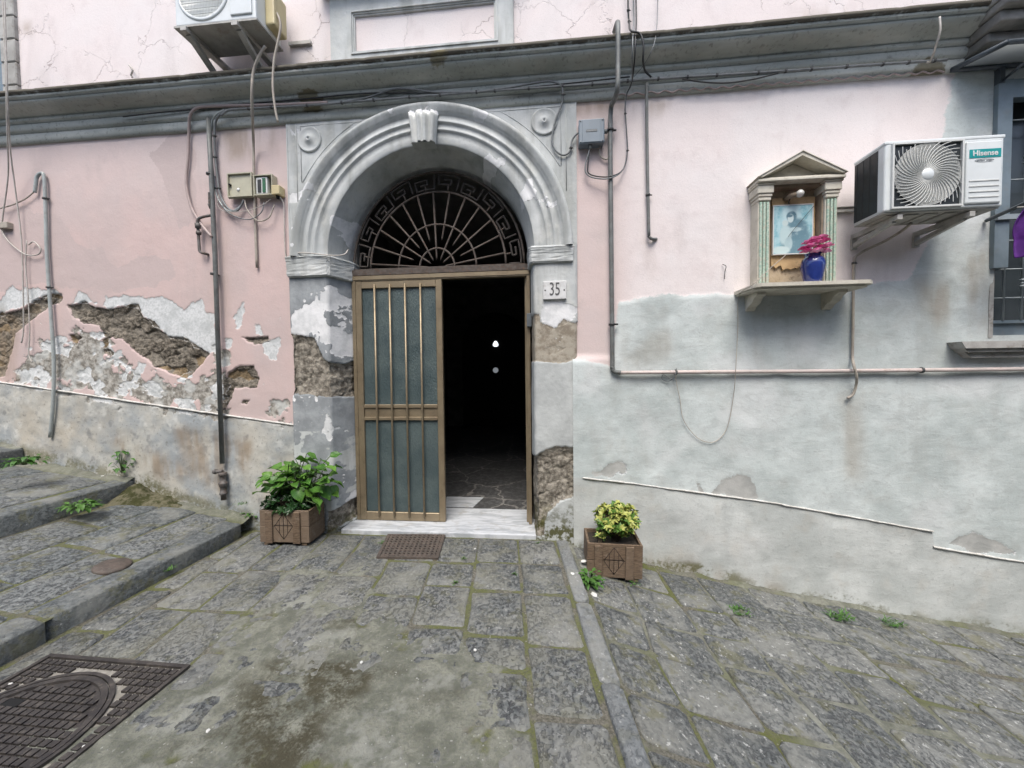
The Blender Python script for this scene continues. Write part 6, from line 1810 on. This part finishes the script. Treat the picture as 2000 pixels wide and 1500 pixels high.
b = MB(); a_ = P(1926, 431, 0.02); bar(b, Vector((p_.x + 0.9, a_.y, a_.z)), Vector((p_.x + 0.9, p_.y - 0.05, p_.z + 0.01)), 0.016); b.build('arm', M['canopy_metal'], lr)
def cloth():
    t = NT('purple_cloth')
    m = t.done(t.mix(t.sm(t.noise(10, 4), 0.4, 0.6), (0.075, 0.012, 0.16), (0.11, 0.02, 0.22)), 0.85, 0, t.bump(t.noise(220, 2), 0.2, 0.002))
    nx, nz = 36, 40
    p0 = P(2010, 405, 0.35)
    V = np.zeros((nz, nx, 3))
    for i in range(nz):
        for j in range(nx):
            u, v = j / (nx - 1), i / (nz - 1)
            w = 0.40 + 0.06 * math.sin(v * 5)
            x = p0.x - 0.02 - 0.055 * math.sin(min(1, v * 1.6) * 2.4) * (1 - u) + u * w
            y = p0.y + 0.035 * math.sin(u * 15 + v * 2.5) * (0.35 + v) + 0.02 * math.sin(u * 31)
            z = p0.z + 0.01 - v * (0.34 + 0.03 * math.sin(u * 8 + 1.0)) - 0.015 * abs(math.sin(u * 9)) * (1 - v)
            V[i, j] = (x, y, z)
    o = grid_obj('hanging_cloth', V, m)
    md = o.modifiers.new('thick', 'SOLIDIFY'); md.thickness = 0.004
    tag(o, 'purple cloth hanging on the clothes rack at the right edge', 'cloth')
cloth()

# ------------------------------------------------------------------ wooden planters and plants
def wood_material():
    t = NT('weathered_planter_wood')
    p = t.pos()
    g = t.noise(9, 5, 0.65, t.mapv(p, scale=(2, 2, 22)), 0.8)
    c = t.mix(t.sm(g, 0.35, 0.65), (0.085, 0.058, 0.038), (0.18, 0.128, 0.086))
    c = t.mix(t.math('MULTIPLY', t.sm(t.rnd(), 0.2, 1.0), 0.5), c, (0.20, 0.155, 0.115))
    c = t.mix(t.math('MULTIPLY', t.sm(t.noise(14, 5, 0.7), 0.55, 0.7), 0.5), c, (0.23, 0.19, 0.15))
    return t.done(c, 0.8, 0, t.bump(t.math('ADD', g, t.noise(60, 3)), 0.5, 0.004), 0.3)
M['wood'] = wood_material()
M['soil'] = simple('potting_soil', (0.025, 0.02, 0.015), (0.04, 0.03, 0.022), 40, 0.95, 0, 0.8, 60)
M['groove'] = simple('carved_groove', (0.028, 0.018, 0.013), (0.035, 0.022, 0.016), 30, 0.9)

def planter(x0, x1, y0, y1, z0, z1, label, rz=0.0, tilt=0.0):
    """y0 is the front"""
    root = thing('planter_box', label, 'planter', ((x0 + x1) / 2, (y0 + y1) / 2, z0))
    Mx = Matrix.Translation(((x0 + x1) / 2, (y0 + y1) / 2, z0)) @ Matrix.Rotation(rz, 4, 'Z') @ Matrix.Rotation(tilt, 4, 'Y') @ Matrix.Translation((-(x0 + x1) / 2, -(y0 + y1) / 2, -z0))
    th, ft = 0.020, 0.028
    zb = z0 + ft
    h = (z1 - zb) / 2
    for k in range(2):
        za, zc = zb + k * h + (0.002 if k else 0), zb + (k + 1) * h - 0.001
        for a, c in (((x0, y0, za), (x1, y0 + th, zc)), ((x0, y1 - th, za), (x1, y1, zc)), ((x0, y0 + th + .001, za), (x0 + th, y1 - th - .001, zc)), ((x1 - th, y0 + th + .001, za), (x1, y1 - th - .001, zc))):
            MB().bbox(a, c, 0.003, 1, Mx).build('board', M['wood'], root)
    w = x1 - x0
    for f in (0.13, 0.69):
        MB().bbox((x0 + w * f, y0 - 0.017, zb - 0.004), (x0 + w * (f + 0.145), y0 - 0.0003, z1 - 0.012), 0.003, 1, Mx).build('batten', M['wood'], root)
    for xx in (x0 + 0.03, x1 - 0.08):
        MB().box((xx, y0 + 0.01, z0), (xx + 0.05, y1 - 0.01, zb - 0.0005), Mx).build('foot', M['wood'], root)
    MB().box((x0 + th + .001, y0 + th + .001, zb + 0.05), (x1 - th - .001, y1 - th - .001, z1 - 0.03), Mx).build('soil', M['soil'], root)
    # carved lozenge between the battens
    cx_, cz_, hw, hh = x0 + w * 0.485, (zb + z1) / 2, w * 0.185, (z1 - zb) * 0.40
    b = MB()
    def ln(p, q): b.tube([(p[0], y0 - 0.0005, p[1]), (q[0], y0 - 0.0005, q[1])], 0.0028, 4, True, Mx)
    L = [(cx_ - hw, cz_), (cx_, cz_ + hh), (cx_ + hw, cz_), (cx_, cz_ - hh)]
    for i in range(4): ln(L[i], L[(i + 1) % 4])
    for f in (-0.45, 0, 0.45): ln((cx_ + hw * f, cz_ - hh * (1 - abs(f))), (cx_ + hw * f, cz_ + hh * (1 - abs(f))))
    ln((cx_ - hw, cz_ + 0.01), (cx_ + hw, cz_ + 0.01))
    tag(b.build('carving', M['groove'], root), kind='stuff')
    return root, Mx
pl_l = (-2.625, -2.16, -0.34, -0.085, ZF + 0.002, 0.272)
planter(*pl_l, 'brown wooden planter box left of the doorway holding broad-leaved plants', math.radians(1.5))
pl_r = (0.295, 0.735, -0.43, -0.12, -0.205, 0.098)
planter(*pl_r, 'brown wooden planter box right of the doorway holding a yellow-green shrub', 0.0, math.radians(1.2))

def leaf_material(name, c1, c2, rough=0.42, scale=18, edge=None):
    t = NT(name)
    c = t.mix(t.sm(t.rnd(), 0.0, 1.0), c1, c2)
    c = t.mix(t.math('MULTIPLY', t.sm(t.noise(scale, 4, 0.6), 0.4, 0.65), 0.5), c, c2)
    if edge: c = t.mix(t.sm(t.attr('edge'), 0.35, 0.62), c, edge)
    n = t.bump(t.noise(60, 3, 0.5), 0.25, 0.003)
    m = t.done(c, rough, 0, n, 0.4)
    t.bsdf.inputs['Subsurface Weight'].default_value = 0.0
    tr = t.t.nodes.new('ShaderNodeBsdfTranslucent'); t.put(tr.inputs['Color'], c)
    ms = t.t.nodes.new('ShaderNodeMixShader'); ms.inputs[0].default_value = 0.25
    t.lk(t.bsdf.outputs[0], ms.inputs[1]); t.lk(tr.outputs[0], ms.inputs[2])
    t.lk(ms.outputs[0], t.t.nodes['Material Output'].inputs['Surface'])
    return m
M['leaf_big'] = leaf_material('broad_leaf', (0.045, 0.135, 0.022), (0.135, 0.28, 0.045), 0.42)
M['leaf_shrub'] = leaf_material('dark_glossy_leaf', (0.018, 0.055, 0.016), (0.04, 0.095, 0.025), 0.3)
M['leaf_yellow'] = leaf_material('variegated_leaf', (0.07, 0.17, 0.03), (0.12, 0.22, 0.04), 0.4, edge=(0.47, 0.49, 0.14))
M['leaf_weed'] = leaf_material('weed_leaf', (0.06, 0.16, 0.03), (0.09, 0.20, 0.04), 0.5)
M['stem'] = simple('green_stem', (0.09, 0.13, 0.05), (0.06, 0.09, 0.035), 20, 0.6)
M['twig'] = simple('brown_twig', (0.10, 0.075, 0.05), (0.07, 0.05, 0.035), 20, 0.8)

def leaf_vf(L, W, nu=7, nw=5, wave=0.06, droop=0.35, heart=0.25, cup=0.18):
    v, f, e = [], [], []
    for i in range(nu):
        u = i / (nu - 1)
        prof = (math.sin(math.pi * min(1.0, u ** 0.72)) ** 0.8) * (1 - 0.15 * u) + heart * (1 - u) * (1 if i else 0.3)
        prof = max(0.02, prof) if 0 < i < nu - 1 else (0.06 if i == 0 else 0.015)
        for k in range(nw):
            w = (k / (nw - 1) - 0.5) * 2
            z = cup * W * abs(w) ** 1.3 * prof - droop * L * u * u + wave * W * math.sin(u * 9 + k * 1.4) * abs(w)
            v.append((L * u, W * 0.5 * w * prof, z)); e.append(max(abs(w) * 0.9, u * 0.7))
    for i in range(nu - 1):
        for k in range(nw - 1):
            f.append((i * nw + k, i * nw + k + 1, (i + 1) * nw + k + 1, (i + 1) * nw + k))
    return v, f, e

def broad_plant():
    base = Vector((-2.36, -0.20, 0.24))
    root = thing('broad_leaved_plant', 'bushy plant with big light green leaves in the left planter', 'plant', base)
    protos = []
    for k in range(4):
        v, f, e = leaf_vf(1.0, random.uniform(0.62, 0.8), 8, 7, random.uniform(.05, .12), random.uniform(.2, .5), 0.3, random.uniform(.1, .3))
        me = bpy.data.meshes.new('leaf'); me.from_pydata(v, [], f); me.polygons.foreach_set('use_smooth', np.ones(len(f), bool)); me.materials.append(M['leaf_big']); protos.append(me)
    st = MB()
    spots = [(520, 935, .22), (505, 945, .20), (540, 915, .20), (565, 910, .16), (590, 895, .18), (610, 888, .15), (635, 900, .16), (655, 892, .18), (662, 915, .20), (650, 930, .24), (625, 915, .26), (600, 915, .28), (575, 925, .28), (550, 935, .28), (640, 955, .28), (620, 975, .36), (655, 965, .22), (600, 945, .30), (535, 955, .26), (630, 940, .34), (575, 945, .22), (612, 900, .22), (645, 915, .30), (560, 920, .24), (590, 930, .22), (530, 930, .16), (615, 955, .2), (640, 935, .14), (600, 905, .12), (625, 985, .37), (585, 958, .32), (500, 962, .22), (658, 940, .16)]
    for k in range(60):
        a_ = random.uniform(0, math.pi)
        r_ = random.uniform(0.2, 0.95)
        spots.append((582 + 80 * r_ * math.cos(a_), 962 - 68 * r_ * math.sin(a_), random.uniform(0.12, 0.34)))
    for i, (px, py, o) in enumerate(spots):
        tip = P(px, py, o)
        d = (tip - base); hd = math.atan2(d.y, d.x) + random.uniform(-.5, .5)
        L = random.uniform(0.08, 0.145)
        start = base + Vector((random.uniform(-.14, .16), random.uniform(-.05, .05), 0))
        top = tip - Vector((math.cos(hd), math.sin(hd), 0)) * L * 0.45
        top.z += random.uniform(0.0, 0.02)
        pts = catmull([start, (start + top) / 2 + Vector((0, 0, 0.05)), top], 4)
        st.tube(pts, 0.004, 5)
        lo = bpy.data.objects.new('leaf', protos[i % 4])
        link(lo, root)
        lo.matrix_basis = Matrix.Translation(top) @ Matrix.Rotation(hd, 4, 'Z') @ Matrix.Rotation(random.uniform(-.55, .35) + (0.5 if py > 950 else 0), 4, 'Y') @ Matrix.Rotation(random.uniform(-.7, .7), 4, 'X') @ Matrix.Diagonal((L, L, L, 1))
    tag(st.build('stems', M['stem'], root), kind='stuff')
broad_plant()

def shrub(name, label, cat, centre, radii, nroset, mat, leafL, leafW, base, per=8, edge=False, rise=0.5, seed=1):
    rnd = random.Random(seed)
    root = thing(name, label, cat, base)
    v, f, e = [], [], []
    tw = MB()
    for i in range(nroset):
        while True:
            p = Vector((rnd.uniform(-1, 1), rnd.uniform(-1, 1), rnd.uniform(-1, 1)))
            if 0.55 < p.length < 1.0: break
        c = Vector((centre[0] + p.x * radii[0], centre[1] + p.y * radii[1], centre[2] + p.z * radii[2]))
        out = Vector((p.x * 0.8, p.y * 0.8, abs(p.z) * 0.6 + rise)).normalized()
        tw.tube(catmull([base + Vector((rnd.uniform(-.03, .03), rnd.uniform(-.03, .03), 0)), (Vector(base) + c) / 2 + Vector((0, 0, .01)), c], 3), [0.003] * 7, 4, False)
        Q = out.to_track_quat('Z', 'Y').to_matrix().to_4x4()
        for k in range(per):
            a = 2 * math.pi * k / per + rnd.uniform(-.25, .25)
            s_ = rnd.uniform(0.7, 1.15)
            lv, lf, le = leaf_vf(leafL * s_, leafW * s_, 4, 3, 0.02, 0.15, 0.0, 0.2)
            Mx = Matrix.Translation(c) @ Q @ Matrix.Rotation(a, 4, 'Z') @ Matrix.Rotation(-rnd.uniform(0.1, 1.0), 4, 'Y')
            o = len(v)
            v += [tuple(Mx @ Vector(q)) for q in lv]; f += [tuple(j + o for j in q) for q in lf]
            lit = rnd.random() < (0.66 if c.z > centre[2] - radii[2] * 0.2 else 0.35)
            e += [(0.25 + q if lit else q * 0.3) for q in le] if edge else [0.0] * len(le)
    o = mesh_from('foliage', v, f, mat, root, True, {'edge': np.array(e)})
    tag(o, kind='stuff')
    tag(tw.build('twigs', M['twig'], root), kind='stuff')
    return root
shrub('dark_shrub', 'low dark glossy shrub spilling over the front of the left planter', 'plant', (-2.42, -0.25, 0.315), (0.22, 0.11, 0.10), 105, M['leaf_shrub'], 0.052, 0.025, Vector((-2.4, -0.22, 0.22)), 7, False, 0.3, 3)
yc = P(1205, 1018, 0.30)
shrub('variegated_shrub', 'round shrub with yellow-edged leaves in the right planter', 'plant', (yc.x, -0.28, yc.z + 0.005), (0.18, 0.14, 0.135), 165, M['leaf_yellow'], 0.052, 0.027, Vector((yc.x, -0.28, 0.05)), 8, True, 0.6, 5)
yc2 = P(1172, 1042, 0.40)
shrub('variegated_sprig', 'small yellow-green sprig at the left front of the right planter', 'plant', (yc2.x, -0.385, yc2.z - 0.02), (0.03, 0.02, 0.06), 9, M['leaf_yellow'], 0.036, 0.018, Vector((yc2.x, -0.385, 0.05)), 6, True, 0.5, 6)

def weed(px, py, z, label, size, n, tall=False, off=None, seed=0, fine=False):
    rnd = random.Random(seed + px)
    g = Vector((G(px, py, z))) if off is None else P(px, py, off)
    root = thing('weed', label, 'weed', g, 'weeds in the joints of the paving')
    v, f = [], []
    st = MB()
    for i in range(n):
        a = rnd.uniform(0, 6.28)
        r = size * rnd.uniform(0.1, 1.0)
        hgt = size * (rnd.uniform(0.15, 0.7) if not tall else rnd.uniform(0.1, 2.2))
        c = g + Vector((r * math.cos(a), min(r * math.sin(a), 0.02 - g.y), hgt))
        if not fine: st.tube([g, (g + c) / 2 + Vector((0, 0, hgt * 0.15)), c], 0.0016, 4, False)
        L = size * rnd.uniform(0.3, 0.6)
        lv, lf, _ = leaf_vf(L, L * (0.62 if not fine else 0.16), 5, 3, 0.05, 0.4, 0.1, 0.2)
        Mx = Matrix.Translation(c if not fine else g + Vector((rnd.uniform(-1, 1) * size * .7, rnd.uniform(-1, 1) * size * .5, 0))) @ Matrix.Rotation(a + rnd.uniform(-.5, .5), 4, 'Z') @ Matrix.Rotation(rnd.uniform(-.7, .4) if not fine else -rnd.uniform(.4, 1.3), 4, 'Y')
        o = len(v)
        v += [tuple(Mx @ Vector(q)) for q in lv]; f += [tuple(j + o for j in q) for q in lf]
    tag(mesh_from('foliage', v, f, M['leaf_weed'], root, True), kind='stuff')
    if not fine: tag(st.build('stems', M['stem'], root), kind='stuff')
weed(50, 908, 0.70, 'low weed in the corner of the topmost step at the left edge', 0.11, 60)
weed(238, 925, 0, 'tall branching weed rising from the wall foot behind the second step', 0.11, 34, True, 0.03)
weed(160, 998, 0.32, 'leafy weed at the foot of the second step riser', 0.12, 70)
weed(488, 1010, 0.06, 'trailing weed squeezed between the lowest step and the left planter', 0.09, 30)
weed(470, 985, 0.1, 'grass tuft at the wall foot right of the iron cleanout', 0.07, 40, False, 0.06, 3, True)
weed(325, 1112, 0.0, 'small grass tuft at the foot of the lowest step', 0.08, 60, False, None, 4, True)
weed(1150, 1140, -0.12, 'green clump between the kerb and the right planter', 0.10, 90)
weed(1240, 1142, -0.2, 'tiny tuft under the right corner of the right planter', 0.035, 16)
weed(1443, 1196, -0.37, 'grass tuft in a lane joint nearest the right planter', 0.10, 70, False, None, 6, True)
weed(1640, 1206, -0.50, 'yellowing grass tuft in a lane joint near the wall below the shrine', 0.11, 80, False, None, 7, True)
weed(1742, 1218, -0.57, 'grass tuft in a lane joint furthest down the lane', 0.10, 70, False, None, 8, True)
weed(905, 1092, ZF, 'tiny tuft in the joint right of the drain grate', 0.025, 16)
weed(888, 1140, ZF, 'tiny tuft in the forecourt joint one stone in front of the drain grate', 0.025, 16)
weed(1006, 1122, ZF, 'tiny tuft in the forecourt joint below the open door', 0.022, 14)
weed(748, 1062, ZF, 'tiny tuft beside the left rim of the drain grate', 0.03, 18)
weed(1050, 1062, ZF, 'tiny tuft at the right end of the threshold', 0.02, 12)
weed(600, 1040, ZF, 'small sprig peeping out right of the left planter foot', 0.05, 14) if False else None

# mossy rubble wedge where the second step meets the wall
def rubble_wedge():
    xs, ys = np.linspace(-4.30, -3.42, 46), np.linspace(-0.42, 0.03, 26)
    X, Y = np.meshgrid(xs, ys)
    f = sstep(X, -3.42, -4.25)
    n = fbm(X * 8, Y * 8, 5, 19)
    Z = step_z(0, X) - 0.02 + f * (0.105 + 0.05 * fbm(X * 4, Y * 4, 3, 47)) * sstep(Y, -0.30 + 0.2 * (1 - f), -0.08) + n * 0.05 - (1 - sstep(Y, -0.42, -0.30)) * 0.05
    t = NT('mossy_rubble')
    c = t.mix(t.sm(t.noise(12, 6, 0.7), 0.4, 0.6), (0.04, 0.042, 0.016), (0.125, 0.115, 0.075))
    m = t.done(c, 0.95, 0, t.bump(t.noise(25, 6, 0.7), 0.9, 0.015), 0.2)
    o = grid_obj('rubble', np.stack([X, Y, Z], -1), m, steps_o)
    o['label'] = 'mossy rubble filling the corner of the second step'
rubble_wedge()

# fallen plaster chips
M['chip'] = simple('plaster_chip', (0.66, 0.66, 0.63), (0.52, 0.51, 0.48), 30, 0.9, 0, 0.4, 80)
CH = [(1160, 1163, -0.13, 0.042, 'largest white plaster chip beside the green clump'), (1118, 1122, ZF, 0.034, 'white plaster chip lying on the kerb strip'), (706, 1294, ZF, 0.014, 'white crumb on the dark stain of the forecourt'),
      (406, 1428, ZF, 0.016, 'white crumb right of the large manhole cover'), (164, 1458, ZF + .01, 0.012, 'white crumb lying on the manhole lid'), (20, 1336, ZF + .01, 0.014, 'white crumb at the left corner of the manhole frame'),
      (928, 1072, ZF, 0.018, 'white chip on the stone right of the drain grate'), (928, 1270, ZF, 0.016, 'white chip in the middle of the forecourt'), (1140, 1097, -0.08, 0.04, 'flat grey chip at the kerb beside the right planter'), (200, 930, 0.5, 0.02, 'white crumb on the second step near the wall')]
for px, py, z, s_, lb in CH:
    q = G(px, py, z)
    bm = bmesh.new(); bmesh.ops.create_icosphere(bm, subdivisions=2, radius=1.0)
    for v_ in bm.verts: v_.co = Vector((v_.co.x * s_ * random.uniform(.8, 1.2), v_.co.y * s_ * 0.7 * random.uniform(.8, 1.2), v_.co.z * s_ * 0.28 * random.uniform(.7, 1.2)))
    me = bpy.data.meshes.new('plaster_chip'); bm.to_mesh(me); bm.free(); me.materials.append(M['chip'])
    o = bpy.data.objects.new('plaster_chip', me); s_ *= 0.7; o.scale = (0.7, 0.7, 0.7); o.location = q + Vector((0, 0, s_ * 0.2)); o.rotation_euler = (0, 0, random.uniform(0, 3)); COL.objects.link(o)
    tag(o, lb, 'plaster chip', 'fallen plaster chips')
